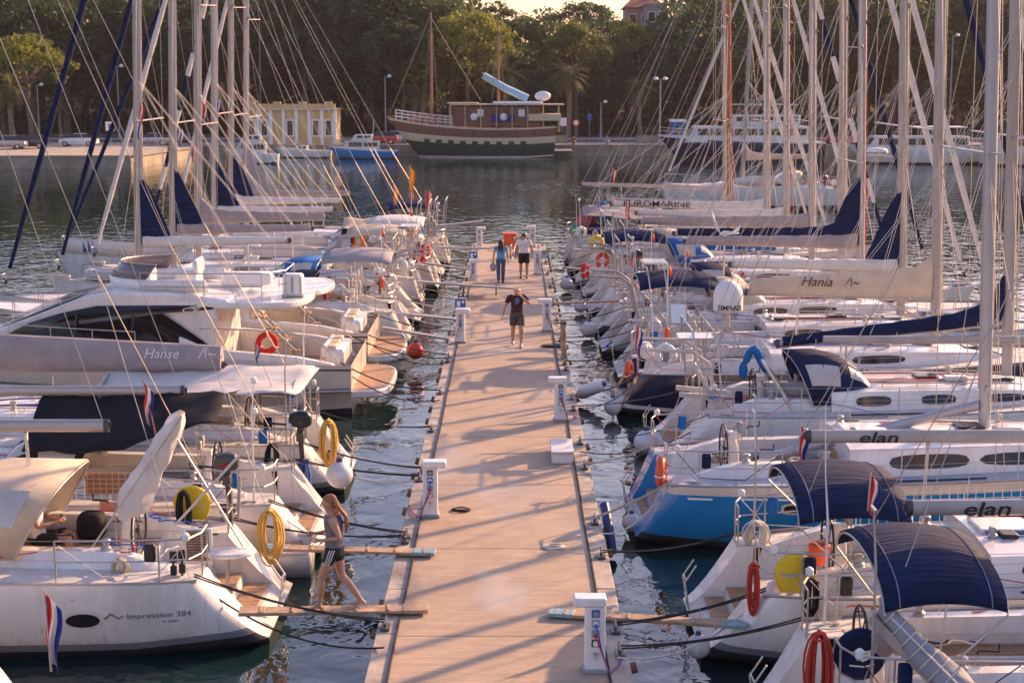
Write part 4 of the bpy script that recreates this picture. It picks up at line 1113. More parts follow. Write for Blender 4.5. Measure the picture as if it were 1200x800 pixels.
# wooden dolphin post at the right edge with grey fender, small post stumps
t = thing('mooring_post', 'weathered wooden post leaning at the right pier edge beyond the bench box', 'post', (1.45, 41.5, PZ)); MB().tube([(0, 0, -.4), (-.04, .05, .5), (-.05, .1, 1.05)], [.09, .085, .08], 10).build('timber', 'oldwood', t); MB().lathe([(.1, .0), (.1, .06)], (-.05, .1, .95), 10).build('iron_band', 'dgrey', t)
fender((2.0, 38.3, .38), .16, 'grey sausage fender lying against the right pier edge', 'saus', 'white', .2).rotation_euler = (1.1, .3, .9)
tag(MB().tube(catenary((1.62, 26.1, .75), (1.72, 25.4, .1), -.05, 8), .085, 10).build('rubber_fender', 'fenderb'), 'navy rubber hose fender hooked over the right pier edge', 'fender')

# ------------------------------------------------------------------ motor yachts (left)
def motor_yacht(label, nick, Y, sx, L_=14.5, B_=4.3, fly=True, name='motor_yacht', rails=True):
    s = Boat(label, nick, 'L', Y, sx, cat='motor yacht', name=name, group=None, L=L_, B=B_, s0=1.25, s1=1.9, rake=-.05, ws=.9, yc=1.2)
    QL = [1, .90, .52, .46, .42, .2, .06, 0]; rows = []; N = 26
    for k in range(N + 1):
        x = 1.0 + (L_ - 1.0) * k / N; f = k / N; P = [s.hp(x, q) for q in QL]
        out = .05
        P = [Vector((p.x - (1 - q) * L_ * .10 * clamp((f - .7) / .3) ** 2, p.y + (out if 1 <= i_ <= 3 and i_ > 1 else 0), p.z if q > 0 else -.15)) for i_, (p, q) in enumerate(zip(P, QL))]
        rows.append(P + [Vector((p.x, -p.y, p.z)) for p in P[::-1]])
    m = MB(); n = len(rows[0]); m.v = [tuple(p) for r in rows for p in r]
    for i in range(N):
        for k in range(n - 1):
            kk = min(k, n - 2 - k); m.f.append((i * n + k, i * n + k + 1, (i + 1) * n + k + 1, (i + 1) * n + k)); m.mi.append({2: 1, 6: 2, 5: 0}.get(kk, 0))
    m.add(rows[0], [tuple(range(n))]); m.build('hull', ['gel2', 'stripe_g', 'anti'], s.root, ang=35)
    for sg in (1, -1):
        MB().tube([(r[3].x, sg * (r[3].y + .02), r[3].z) for r in rows], .035, 6).build('rub_rail', 'steel', s.root)
        MB().tube([(r[1].x, sg * (r[1].y + .005), r[1].z) for r in rows], .022, 5).build('dark_trim', 'black', s.root)
    # swim platform, rounded
    pl = [];
    for k in range(17): a = -pi / 2 + pi * k / 16; c, s_ = cos(a), sin(a); pl.append((1.05 - 1.0 * abs(c) ** .5, (B_ / 2 * .86) * abs(s_) ** .6 * (1 if s_ > 0 else -1)))
    def slab(pts, z0, z1, mm, nm, par=s.root):
        nn = len(pts); return MB().add([(x, y, z0) for x, y in pts] + [(x, y, z1) for x, y in pts], [tuple(range(nn)), tuple(range(nn, 2 * nn))] + [(k, (k + 1) % nn, nn + (k + 1) % nn, nn + k) for k in range(nn)]).build(nm, mm, par, bevel=.03)
    slab(pl, .42, .60, 'gel', 'swim_platform'); slab([(x * .94 + .06, y * .93) for x, y in pl], .60, .615, 'teak', 'platform_teak')
    w_ = B_ / 2 * .9 - .1
    # deck forward and cockpit sole
    d = MB(); d.grid([[(r[0].x, r[0].y - .03, r[0].z - .03), (r[0].x, 0, r[0].z + .04), (r[0].x, -r[0].y + .03, r[0].z - .03)] for r in rows if r[0].x > 5.0]); d.build('foredeck', 'gel', s.root)
    MB().box((3.2, 0, .86), (4.2, 2 * w_ - .5, .05)).build('cockpit_sole', 'teak', s.root)
    for sg in (1, -1):
        sd = MB().prism([(1.05, .62), (5.2, .62), (5.2, 1.95), (4.4, 1.62), (2.3, 1.42), (1.45, 1.25)], sg * (w_ - .30), sg * (w_ - .02)); sd.build('cockpit_side', 'gel', s.root, bevel=.05)
        pts = [(1.3, 1.3), (1.75, 1.78), (2.5, 2.02), (3.6, 2.1), (4.7, 2.12)]
        r_ = MB().tube([(x, sg * (w_ - .15), z) for x, z in pts], .02, 7)
        for x, z in pts[1:4]: r_.cyl((x, sg * (w_ - .15), z), (x, sg * (w_ - .15), 1.3), .014, n=6)
        r_.build('curved_handrail', 'steel', s.root)
    MB().box((1.5, 0, 1.1), (.5, 1.9, .75)).box((1.75, 0, 1.4), (.2, 1.9, .35)).build('stern_seat', 'gel', s.root, bevel=.08)
    for k in range(3): MB().box((1.62, (k - 1) * .62, 1.49), (.34, .58, .14)).build('seat_cushion', 'creamc', s.root, bevel=.05)
    MB().tube([(2.6, -w_ + .5, 1.0), (4.3, -w_ + .5, 2.7)], .03, 6).tube([(2.6, -w_ + 1, 1.0), (4.3, -w_ + 1, 2.7)], .03, 6).build('fly_stair_rail', 'steel', s.root)
    for k in range(6): MB().box((2.75 + k * .3, -w_ + .75, 1.12 + k * .3), (.25, .5, .04)).build('fly_stair_step', 'teak', s.root)
    # deck house: side profile swept between two widths (tumblehome)
    top = 3.02 if fly else 2.65
    prof = [(4.3, 1.0), (11.3, 1.55), (9.9, 1.98), (7.6, top - .14), (6.9, top), (5.4, top - .03), (4.0, top - .20), (4.0, top - .36), (4.3, top - .42)]
    yy = lambda x, z: (w_ + .02 - .30 * clamp((z - 1.2) / 2)) * (1 - .42 * clamp((x - 7.2) / 4.2) ** 2)
    hm = MB(); nn = len(prof)
    hm.v = [(x, yy(x, z), z) for x, z in prof] + [(x, -yy(x, z), z) for x, z in prof]
    hm.f = [tuple(range(nn)), tuple(range(2 * nn - 1, nn - 1, -1))] + [(k, k + nn, (k + 1) % nn + nn, (k + 1) % nn) for k in range(nn)]; hm.mi = [0] * len(hm.f)
    house_ = hm.build('deck_house', 'gel', s.root, bevel=.07)
    for sg in (1, -1):
        wp = [(4.6, 1.62), (9.7, 1.86), (9.1, 2.1), (8.2, top - .48), (7.2, top - .34), (5.8, top - .32), (4.6, top - .45)]
        if fly: wp = [(4.45, 1.72), (9.5, 1.95), (8.9, 2.25), (8.1, 2.50), (7.2, 2.68), (4.35, 2.70), (4.35, 2.60), (5.6, 2.50)]
        MB().add([(x, sg * (yy(x, z) + .012), z) for x, z in wp], [tuple(range(len(wp)))]).build('side_window', 'win', house_, solid=.01)
        for x in (6.4, 7.8): MB().beam((x, sg * (yy(x, 1.7) + .02), 1.66), (x - .1, sg * (yy(x, 2.4) + .02), 2.46), .05, .015).build('window_post', 'black', house_)
    fw = [(7.75, top - .22), (9.75, 2.03)]
    MB().add([(fw[0][0] + .03, .85 * yy(9, 3), fw[0][1] + .02), (fw[1][0] + .05, .85 * yy(11.1, 2), fw[1][1] + .03), (fw[1][0] + .05, -.85 * yy(11.1, 2), fw[1][1] + .03), (fw[0][0] + .03, -.85 * yy(9, 3), fw[0][1] + .02)], [(0, 1, 2, 3)]).build('windscreen', 'win', house_, solid=.012)
    # aft roof wing over the cockpit
    wing = []
    for k in range(13): a = -pi / 2 + pi * k / 12; wing.append((2.1 + .9 * (1 - abs(cos(a)) ** .6), (w_ - .15) * sin(a)))
    wing += [(5.3, w_ - .2), (5.3, -(w_ - .2))]
    slab(wing, top - .42, top - .26, 'gel', 'roof_overhang')
    if fly:
        cm_ = MB(); rws = []
        for k in range(21):
            a = -1.9 + 3.8 * k / 20; x, y = 5.2 + 2.0 * cos(a), 1.25 * sin(a) * 1.05
            rws.append([(x, y, top - .06), (x + .05, y * 1.03, top + .25)])
        cm_.grid(rws); cm_.build('fly_coaming', 'gel', s.root, solid=.06)
        rws2 = [[Vector(r[1]), Vector(r[1]) + Vector((-.28, 0, .36))] for r in rws[4:17]]
        MB().grid(rws2).build('fly_windscreen', mat('smoky_screen', (.16, .12, .13), .1, spec=.6), s.root, solid=.012)
        MB().tube([r[1] + Vector((0, 0, .01)) for r in rws2], .016, 6).build('screen_rail', 'steel', s.root)
        MB().box((5.2, .35, top + .2), (.55, .9, .45)).box((4.95, .35, top + .5), (.14, .9, .4)).build('helm_seat', 'gel', s.root, bevel=.08)
        MB().box((6.3, .3, top + .2), (.4, .8, .5)).build('helm_console', 'gel', s.root, bevel=.08)
        MB().box((3.9, -.6, top + .05), (1.3, .5, .36)).build('fly_sofa', 'gel', s.root, bevel=.08)
        r_ = MB()
        pts = [Vector((x, y, 0)) for x, y in ((6.2, 1.35), (4.6, 1.5), (3.2, 1.4), (2.7, .8), (2.7, -.8), (3.2, -1.4), (4.6, -1.5), (6.2, -1.35))]
        for z in (.35, .68): r_.tube([p + Vector((0, 0, top - .25 + z)) for p in pts], .015, 6)
        for p in pts: r_.cyl(p + Vector((0, 0, top - .3)), p + Vector((0, 0, top + .43)), .014, n=6)
        r_.build('fly_rail', 'steel', s.root)
    else:
        MB().lathe([(.26, 0), (.28, .06), (.24, .15), (.05, .2)], (6.3, 0, top + .1), 16).build('radar_dome', 'white', s.root)
        for y in (-.5, .5): MB().box((6.1, y, top + .0), (.7, .5, .05)).build('roof_hatch', 'win', s.root, bevel=.02)
    rr = MB(); ps = [r for r in rows if r[0].x > 6]
    for z in (.35, .68):
        for sg in (1, -1): rr.tube([(r[0].x, sg * (r[0].y - .06), r[0].z + z) for r in ps], .014 if z > .5 else .009, 5)
    for r in ps[::2]:
        for sg in (1, -1): rr.cyl((r[0].x, sg * (r[0].y - .06), r[0].z), (r[0].x, sg * (r[0].y - .06), r[0].z + .68), .013, n=5)
    rr.build('bow_rail', 'steel', s.root)
    s.w_ = w_; s.top = top; s.yy = yy
    B_reg[nick] = s
    return s
B_reg = {}
L4 = motor_yacht('big white flybridge motor yacht with a sweeping dark side window and beige hull', 'the flybridge motor yacht', 38.85, -2.95)
L5 = motor_yacht('white hardtop motor cruiser with curved rails just beyond the flybridge yacht', 'the hardtop motor cruiser', 43.7, -3.0, 12.8, 4.0, fly=False)
vs, fs = text2d('CY', .26, 1.3, .2)
MB().add([(5.15 - a, L4.yy(5.0, 2.6) + .035, 2.53 + b * .6) for a, b in vs], fs).build('hull_lettering', 'inkw', L4.root, smooth=False, norm=False)
t = thing('life_raft_canister', 'white life raft box standing upright on the roof of the flybridge yacht', 'life raft', L4.w((2.55, .5, 2.78)))
MB().box((0, 0, .28), (.5, .42, .56)).build('case', 'white', t, bevel=.07); MB().box((0, -.215, .3), (.06, .02, .4)).box((.2, -.215, .3), (.03, .02, .4)).build('strap', 'grey', t)
MB().box((0, 0, .02), (.56, .46, .04)).build('cradle', 'steel', t)

# ------------------------------------------------------------------ hull lettering, portlights
L1.htext('Impression 384', 1.90, .63, .118, 'inkg', sx=1.2)
vs = [(-.02, .05), (.03, .08), (.08, .13), (.13, .10), (.19, .05), (.26, .09), (.26, .075), (.19, .025), (.13, .07), (.08, .10), (.04, .05), (0, .03)]
L1.decal([(a * 1.0, b) for a, b in vs], [tuple(range(12))], 2.20, .60, 'inkg', 'logo')
L1.htext('by ELAN', 1.42, .55, .05, 'inkg', sx=1.2)
e, f_ = ellipse(.30, .15); L1.decal(e, f_, 2.50, .62, 'gel', 'portlight_rim', off=.004); e, f_ = ellipse(.235, .105); L1.decal(e, f_, 2.50, .62, 'win', 'portlight', off=.012)
L1.decal([(0, 0), (7, 0), (7, .012), (0, .012)], [(0, 1, 2, 3)], 9.6, .93, 'stripe_g', 'pin_stripe', off=.003)
R2.htext('elan', 1.95, .86, .26, 'ink', sx=1.7, shear=.15, bold=.01)
R1.htext('elan', 1.9, .80, .26, 'ink', sx=1.7, shear=.15, bold=.01)
e, f_ = ellipse(.26, .10, p=3); R3.decal(e, f_, 2.7, .80, 'gel2', 'portlight_rim', off=.004); e, f_ = ellipse(.21, .07, p=3); R3.decal(e, f_, 2.7, .80, 'win', 'portlight', off=.012)
R3.decal([(0, 0), (.42, 0), (.42, .035), (0, .035)], [(0, 1, 2, 3)], .85, .93, 'inkw', 'pin_stripe')
for x0 in (1.75, 3.3, 4.8, 6.3): R3.decal([(0, 0), (1.5, 0), (1.5, .035), (0, .035)], [(0, 1, 2, 3)], x0, .95, 'inkw', 'pin_stripe')
for b_ in (R2, R1): b_.covertext('elan', (.89 if b_ is R2 else .90), -.075, .23, 'ink', y=.086, sx=1.55, shear=.2, bold=.012)
R5.covertext('Hania', .72, .22, .34, 'ink', y=.165, shear=.35)
R5.covertext('/\\~', .48, .24, .30, 'ink', y=.165, shear=.3, bold=.01)
R11.covertext('EUROMARINE', .93, -.02, .34, 'ink', y=.175, sx=1.3, bold=.01)
# blue lettering on the flat stern of L8
vs, fs = text2d('SABOTEUR', .2, 1.3)
MB().add([(L8.rake * clamp(.6) ** .72 - .03, .75 - a * .9, .70 + b) for a, b in vs], fs)
L8.htext('SABOTEUR', 2.6, .78, .2, 'inkb', sx=1.5)

# ------------------------------------------------------------------ L1 cockpit
def part_tube(b, pts, r, m, name): return MB().tube(pts, r, 7).build(name, m, b.root)
a_, b_ = px(L1, 212, 484, .4), px(L1, 148, 603, .4)
rows = []; RR = random.Random(3)
for k in range(15):
    f = k / 14; p = a_.lerp(b_, f); w1 = lerp(.10, .26, f ** .7) * (1 + .12 * sin(k * 2.3)); row = []
    if k in (0, 14): w1 *= .4
    d = (b_ - a_).normalized(); n1 = Vector((d.z, 0, -d.x))
    for j in range(14):
        an = 2 * pi * j / 14; row.append(p + n1 * cos(an) * w1 * (1 + RR.uniform(-.12, .12)) + Vector((0, sin(an) * .20 * (1 + RR.uniform(-.2, .2)), 0)))
    rows.append(row)
for k_, rw_ in enumerate(rows):
    for j_ in range(14): rw_[j_] = rw_[j_] + Vector((.045 * sin(j_ * 2.2 + k_ * .4), .05 * sin(j_ * 1.7 + k_), .03 * sin(k_ * 1.9 + j_)))
MB().grid(rows, closed=True).build('folded_awning', 'sail', L1.root, subd=1)
for y in (.75, .05):
    q0 = px(L1, 213, 487, y); q1 = px(L1, 103, 648, y); part_tube(L1, [q0, q0.lerp(q1, .6), q1, Vector((q1.x + .05, y, L1.s0))], .016, 'steel', 'awning_bow')
part_tube(L1, [px(L1, 300, 512, .4), px(L1, 205, 615, .4)], .02, 'ropew', 'awning_strut'); part_tube(L1, [px(L1, 205, 510, .4), px(L1, 285, 640, .4)], .016, 'steel', 'awning_strut')
c = px(L1, 232, 640, .35)
fr_ = MB().box(c, (.44, .05, .56)).build('helm_backrest', 'gel', L1.root, bevel=.02); sl = MB()
sl.box(c + Vector((0, .027, .02)), (.33, .012, .46), mi=1)
for k in range(11): sl.box(c + Vector((0, .036, -.19 + k * .042)), (.31, .02, .026), Matrix.Rotation(.5, 3, 'X'))
lo = sl.build('louvre', ['teak', 'anti'], fr_, smooth=False)
g_ = px(L1, 136, 566, -1.25); lt = MB(); lt.box(g_, (.95, .03, .36)); gb = lt.build('seat_back', 'redwood', L1.root)
lt = MB()
for k in range(10): lt.box(g_ + Vector((-.45 + k * .1, .02, 0)), (.014, .012, .36))
for k in range(5): lt.box(g_ + Vector((0, .024, -.16 + k * .08)), (.95, .012, .014))
lt.build('lattice', 'creamc', gb, smooth=False)
MB().lathe([(.02, 0), (.36, 0), (.38, .03), (.34, .06), (.02, .07)], (.72, .35, 1.12), 22, sy=.6).build('helm_seat', 'gel', L1.root)
MB().tube([(.72, .35, 1.1), (.75, .35, .6)], .03, 8).build('seat_post', 'steel', L1.root)
for k, (u, v) in enumerate(((203, 652), (213, 650))):
    p = px(L1, u, v, 1.25); o = MB().box((0, 0, 0), (.10, .05, .16)).box((0, 0, -.20), (.09, .05, .14)).tube([(0, 0, -.06), (.0, .02, -.5)], .02, 6).build('sheet_block', 'black', L1.root, bevel=.02); o.location = p
tag(MB().prism([(0, 0), (.55, -.03), (.5, .45), (.05, .5)], 0, .012).build('towel', 'peach'), 'peach coloured towel hung over the cockpit rail beside the outboard motor', 'towel', None, at_y(115, 622, 23.6))
tag(MB().box((0, 0, 0), (.42, .42, .42)).build('beach_bag', 'blackc', bevel=.12), 'dark bag lying by the seated person on the nearest left sailboat', 'bag', None, L1.w((3.0, -.62, 1.30)))
horseshoe(at_y(225, 589, 23.9), 'yellow covered horseshoe buoy on the far rail of the nearest left sailboat', 'yellow', 0, .30, cover=True)
outboard(at_y(266, 548, 23.9) , 'grey outboard motor with a red flash on the far rail of the nearest left sailboat', 0, 'dgrey', 'flagr', .95)
part_tube(L1, [L1.root.matrix_world.inverted() @ Vector((0, 0, 0)) if 0 else Vector((.9, -1.5, L1.s0)), Vector((.85, -1.52, L1.s0 + .75))], .03, 'alu', 'motor_bracket')
outboard(at_y(352, 498, 28.2), 'black outboard motor with a blue rope, clamped to a stern rail before the motor yacht', 0, 'black', 'dgrey', 1.05)
coil(at_y(315, 598, 22.6), 'orange yellow rope coil hanging at the stern above the brown boards', 'roper_y', .26, 9, .42)
coil(at_y(384, 492, 28.0), 'yellow mesh bag of rope hung on the stern rail above the white ball fender', 'roper_y', .2, 9, .42)
coil(at_y(214, 575, 23.6), 'black line coil hung on the rail below the outboard motor', 'ropeb', .14, 7, .4)
coil(at_y(140, 655, 21.1), 'grey line coiled round a winch on the nearest left sailboat', 'rope', .2, 5, .12)
coil(at_y(318, 520, 28.0), 'black line coil hung beside the black outboard motor', 'ropeb', .16, 7, .35)
coil(at_y(356, 540, 28.1), 'blue rope coil hung under the black outboard motor', 'ropeblue', .14, 7, .35)
fender(at_y(398, 556, 27.6), .25, 'white ball fender with a navy neck hanging clear of the water', 'ball', 'fender', .35)
fender(at_z(487, 411, .55) + Vector((0, 0, 0)), .24, 'bright red ball fender floating high beside the left boats', 'ball', 'redball', .3)
# ---- L2: black tarpaulin, L3: taupe sail bag and cream awning
def awning(b, x0, x1, zr, ze, hw, m, name, sag=.08, nx=12, peak=None, far=None):
    rows = []
    for i in range(nx + 1):
        f = i / nx; x = lerp(x0, x1, f); row = []
        for j in range(13):
            g = j / 6 - 1; ag = abs(g); e = sag * sin(pi * f * 2.0) * .4
            z = lerp(zr, ze + (.5 * (1 - f) ** 2 if nx == 13 else 0), ag ** 1.25) - sag * sin(pi * ag) * .8 + e + .03 * sin(i * 1.9 + j) - (.10 * (1 - abs(2 * f - 1)) if ag > .8 else 0)
            row.append(Vector((x + (peak or 0) * (1 - ag) * (1 if f < .1 else 0), g * hw * (1 - .05 * sin(f * 9)), z)))
        rows.append(row)
    return MB().grid(rows).build(name, m, b.root, ang=80, solid=.008)
aw = awning(L2, 1.75, 5.0, 2.66, 1.95, 1.35, 'blackc', 'tarpaulin', nx=13)
for sg in (1, -1): MB().tube([(1.75, 0, 2.66), (1.0, sg * 1.3, 1.2)], .008, 4).build('tie_line', 'ropew', aw)
aw = awning(L3, .9, 4.9, 2.36, 2.12, 1.5, 'sail', 'cockpit_awning', .12, peak=-.3)
for x in (1.0, 2.9, 4.8):
    MB().tube([(x, -1.5, 1.1), (x, -1.45, 2.05), (x, 0, 2.3), (x, 1.45, 2.05), (x, 1.5, 1.1)], .018, 6).build('awning_frame', 'steel', aw)
for b in (L3,):
    p0, p1 = b.ba, b.bb; rows = []
    for k in range(21):
        f = k / 20; p = p0.lerp(p1, f); h = lerp(.72, .42, f); rw = []
        for j in range(13):
            an = (j / 12 * 2 - 1) * pi * .97; zz = -.12 + (h + .12) * (.5 + .5 * cos(an)); yy_ = .20 * sin(an) * (1.2 - .5 * (zz / h if zz > 0 else 0)) * (1 + .05 * sin(k * 2))
            rw.append(p + Vector((0, yy_, zz)))
        rows.append(rw)
    mb = MB().grid(rows); mb.add(rows[0], [tuple(range(13))]); mb.add(rows[-1], [tuple(range(13))]); sb = mb.build('sail_bag', 'taupec', b.root, ang=70)
    b.covertext('Hanse', .72, .20, .28, 'inkw', y=.225, shear=.35, parent=sb); b.covertext('/\\~', .92, .20, .30, 'inkw', y=.225, shear=.3, parent=sb)
flag(at_y(183, 492, 24.6) + Vector((0, 0, -.35)), 'red white and blue flag hanging limp on a leaning wooden staff, left foreground', 'crow', .5, (-.18, 0, ), 1.0, 1)
flag(at_y(224, 428, 34.3), 'small red white and blue flag before the long dark yacht window', 'cro', .35, (0, 0), .4, 1)
flag(at_y(299, 420, 35.0), 'small red white and blue flag by the curved rail of the flybridge yacht', 'cro', .35, (0, 0), .4, 1)
horseshoe(at_y(313, 402, 38.3), 'red ring buoy in the cockpit of the flybridge yacht', 'flagr', .3, .30, ring=True)
# small wooden dinghy between the two nearest left boats
def dinghy(loc, rz, label, inner='redwood', L_=2.7, W=1.25):
    t = thing('dinghy', label, 'dinghy', loc, rz); rows = []
    for k in range(13):
        f = k / 12; w = W / 2 * (.82 + .18 * sin(f * pi)) * max(.06, 1 - max(0, (f - .45) / .55) ** 2.2); z = .42 + .12 * f * f
        rows.append([(f * L_, w, z), (f * L_, w * .9, z * .4), (f * L_, w * .5, -.05), (f * L_, -w * .5, -.05), (f * L_, -w * .9, z * .4), (f * L_, -w, z)])
    h = MB().grid(rows); h.add(rows[0], [tuple(range(6))]); h.build('hull', 'gel', t, solid=.03)
    fl = MB().grid([[(r[1][0], r[1][1] * .92, r[1][2] + .02), (r[4][0], r[4][1] * .92, r[4][2] + .02)] for r in rows]); fl.build('floor', inner, t)
    for x in (.35, 1.3): MB().box((x, 0, .33), (.28, W * .86, .03)).build('thwart', inner, t, bevel=.01)
    for sg in (1, -1): MB().tube([(r[0][0], sg * abs(r[0][1]), r[0][2] + .01) for r in rows], .03, 6).build('gunwale', 'gel', t)
    return t
dinghy((-3.35, 24.65, 0.05), pi, 'small white dinghy with red brown boards between the two nearest left sailboats')

# ------------------------------------------------------------------ near right gear
R1.build_bimini('navy', 1.12, 2.5, 1.60, 1.30, .52, .05)
R2.build_bimini('navy', 1.3, 2.85, 1.46, 1.30, .50, .05)
R1.build_wheel(0, 1.15, .40)
for b, (u, v) in ((R1, (1003, 715)),): pass
def disc_cover(p, label):
    t = thing('wheel_cover', label, 'cover', p, .1)
    MB().lathe([(.02, -.06), (.26, -.07), (.31, -.02), (.31, .03), (.26, .08), (.02, .09)], n=26, axis='y').build('cloth', 'navy', t)
    MB().add([(-.17, -.085, .06), (-.05, -.088, .075), (.05, -.088, .07), (.16, -.085, .10), (.10, -.088, -.02), (.0, -.09, -.06), (-.08, -.09, -.03), (-.04, -.09, .02), (.06, -.09, .04), (-.05, -.09, .05)], [tuple(range(10))]).tube([(-.15, -.08, -.10), (.02, -.088, -.12), (.14, -.08, -.10)], .010, 4).build('emblem', 'inkw', t, smooth=False, norm=False)
disc_cover(at_y(1008, 766, 16.9), 'round navy cover with a white emblem on the nearest right sailboat')
def rolled_sail():
    t = thing('rolled_sail', 'grey rolled sail cover lashed with white line in the lower right corner', 'sail cover'); a = at_y(1034, 712, 16.6); b = at_y(1175, 850, 15.4)
    rows = []; d = (b - a).normalized(); n1 = d.cross(Vector((0, 1, 0))).normalized(); n2 = d.cross(n1)
    for k in range(17):
        f = k / 16; r_ = lerp(.07, .24, f ** .8) * (1 + .06 * sin(k * 2.2)); row = [a.lerp(b, f) + (n1 * cos(q) * (1 + .15 * sin(3 * q + k)) + n2 * sin(q)) * r_ - Vector((0, 0, .08 * sin(pi * f))) for q in [2 * pi * j / 16 for j in range(16)]]; rows.append(row)
    m = MB().grid(rows, closed=True); m.add(rows[0], [tuple(range(16))]); m.build('cover', 'greyc', t, ang=80)
    for k in range(7):
        f = .06 + k * .085; c = a.lerp(b, f) - Vector((0, 0, .08 * sin(pi * f))); r_ = lerp(.07, .24, f ** .8) * 1.08
        MB().tube([c + (n1 * cos(q) + n2 * sin(q)) * r_ + d * .05 * sin(q) for q in [2 * pi * j / 14 for j in range(14)]], .009, 5, closed=True).build('lashing', 'ropew', t)
    MB().tube([a.lerp(b, .0) + n2 * .05, a.lerp(b, 1) + n2 * .26], .012, 5).build('lashing_line', 'ropew', t)
    MB().beam(a + Vector((-.1, .03, -.12)), b + Vector((0, .05, -.25)), .1, .13).build('spar', 'alu', t)
rolled_sail()
tag(MB().sph((0, 0, 0), (.15, .10, .22)).build('gear_pouch', 'taupec'), 'tan cloth pouch hanging below the tip of the grey rolled sail', 'bag', None, at_y(1037, 748, 16.7))
coil(at_y(962, 742, 16.6), 'red line coil on the stern rail of the nearest right sailboat', 'roper', .22, 8, .5)
coil(at_y(884, 660, 20.2), 'red line hanging on the stern rail beside the yellow buoy', 'roper', .1, 6, .35)
coil(at_y(953, 680, 19.9), 'black cable bundle hung beside the yellow buoy', 'ropeb', .12, 7, .28)
coil(at_y(887, 612, 22.6), 'cream rope coil hung on the far stern rail by the yellow buoy boat', 'ropew', .26, 8, .22)
horseshoe(at_y(932, 671, 20.3), 'yellow horseshoe buoy on the stern rail of the second right sailboat', 'yellow', 0, .29, cover=True)
t = thing('gear_bag', 'orange bag hanging on the rail behind the yellow horseshoe buoy', 'bag', at_y(960, 648, 21.2)); MB().lathe([(.12, -.16), (.15, 0), (.16, .14), (.12, .16)], n=12).build('sack', 'orange', t); MB().torus((0, 0, .2), .1, .01, axis='y', n=12, m=5).build('handle', 'ropew', t)
fender(at_y(818, 757, 20.3), .17, 'white fender hanging under the stern of the second right sailboat', 'ball', 'fender', .35)
fender(at_z(740, 612, .25), .17, 'white ball fender at the stern of the blue boat', 'ball', 'fender', .3)
fender(at_z(757, 518, .28), .27, 'big white ball fender left of the beige davits', 'ball', 'fender', .3)
fender(at_z(718, 476, .30), .22, 'white ball fender before the navy hull', 'ball', 'fender', .3)
fender(at_z(690, 386, .30), .26, 'large white ball fender with dark straps among the far right sterns', 'ball', 'fender', .3)
fender(at_z(680, 359, .25), .22, 'grey white ball fender just beyond the large one, right of the pier', 'ball', 'fender', .3)
fender(at_z(716, 408, .2), .17, 'blue ball fender in the water behind the grey hulled sailboat', 'ball', 'bluec', .3)
fender(at_z(664, 333, .3), .26, 'pale ball fender near the far end, right of the pier', 'ball', 'fender', .3)
horseshoe(at_y(775, 553, 26.2), 'orange horseshoe buoy on the stern rail of the blue boat', 'orange', 1.35, .31)
horseshoe(at_y(737, 434, 37.0), 'orange lifebuoy on the stern of the navy hulled boat', 'orange', 1.2, .27, ring=True)
horseshoe(at_y(699, 285, 57.5), 'yellow horseshoe buoy on a far right stern', 'yellow', .5, .34)
horseshoe(at_y(706, 305, 54.0), 'orange horseshoe buoy below the yellow one on a far right stern', 'orange', .5, .30)
horseshoe(at_y(686, 318, 51.5), 'red horseshoe buoy on a stern beside the far ball fender', 'flagr', 1.1, .30)
horseshoe(at_y(498, 295, 61.0), 'red horseshoe buoy on a far left stern', 'flagr', .9, .34)
horseshoe(at_y(491, 300, 58.5), 'second red horseshoe buoy, slightly nearer on the left sterns', 'flagr', .9, .34)
horseshoe(at_y(455, 330, 52.0), 'white horseshoe buoy on a left stern near the navy bimini', 'white', .4, .32, cover=True)
flag(at_y(936, 530, 22.6), 'red white and blue flag hanging at the aft end of the upper white boom', 'cro', .42, (.02, 0), .45, 1)
flag(at_y(1017, 598, 19.2), 'red white and blue flag hanging in front of the near navy biminis', 'cro', .42, (.02, 0), .5, 1)
flag(at_y(744, 412, 36.8), 'red white and blue flag on the stern of the navy hulled boat', 'cro', .55, (.02, 0), .7, 1)
flag(at_y(60, 786, 17.2), 'red white and blue flag hanging in the lower left corner', 'cro', .62, (-.03, 0), .98, 1)
flag(at_y(411, 306, 56), 'black red and gold flag on a left stern', 'ger', .8, (0, 0), 1.2, 1)
flag(at_y(422, 300, 57.5), 'red and yellow flag next to the black red and gold one', 'esp', .7, (0, 0), 1.2, 1)
flag(at_y(480, 232, 66), 'tall orange and yellow flag above the far left sterns', 'esp', .8, (0, 0), 1.4, 1)
flag(at_y(462, 240, 67), 'orange flag hanging left of the tall one', 'esp', .6, (0, 0), .9, 1)
flag(at_y(499, 250, 65), 'dark red flag hanging right of the tall orange flag', 'red', .7, (0, 0), 1.0, 1)
flag(at_y(708, 240, 71), 'small red and white flag on a leaning staff at the far right sterns', 'aut', .5, (.4, 0), 1.7, 1)
flag(at_y(733, 268, 62), 'small pink and white flag among the far right sterns', 'aut', .5, (0, 0), 1.2, 1)
flag(at_y(1012, 242, 101.5), 'blue and red flag at the stern of the sailboat off the pier end', 'cro', .9, (.2, 0), 1.3, 1)
flag(at_y(968, 222, 101), 'small red flag in the rigging of the sailboat off the pier end', 'red', .6, (0, 0), .9, 1)
# R3 deck gear
a, b = px(R4, 965, 398, -.6), px(R4, 1235, 398, -.6); MB().cyl(a, b, .09, n=12).build('spare_boom', 'whitemast', R4.root)
MB().cyl(a.lerp(b, .1), a.lerp(b, .1) - Vector((0, 0, 1.0)), .02, n=6).build('boom_crutch', 'steel', R4.root)
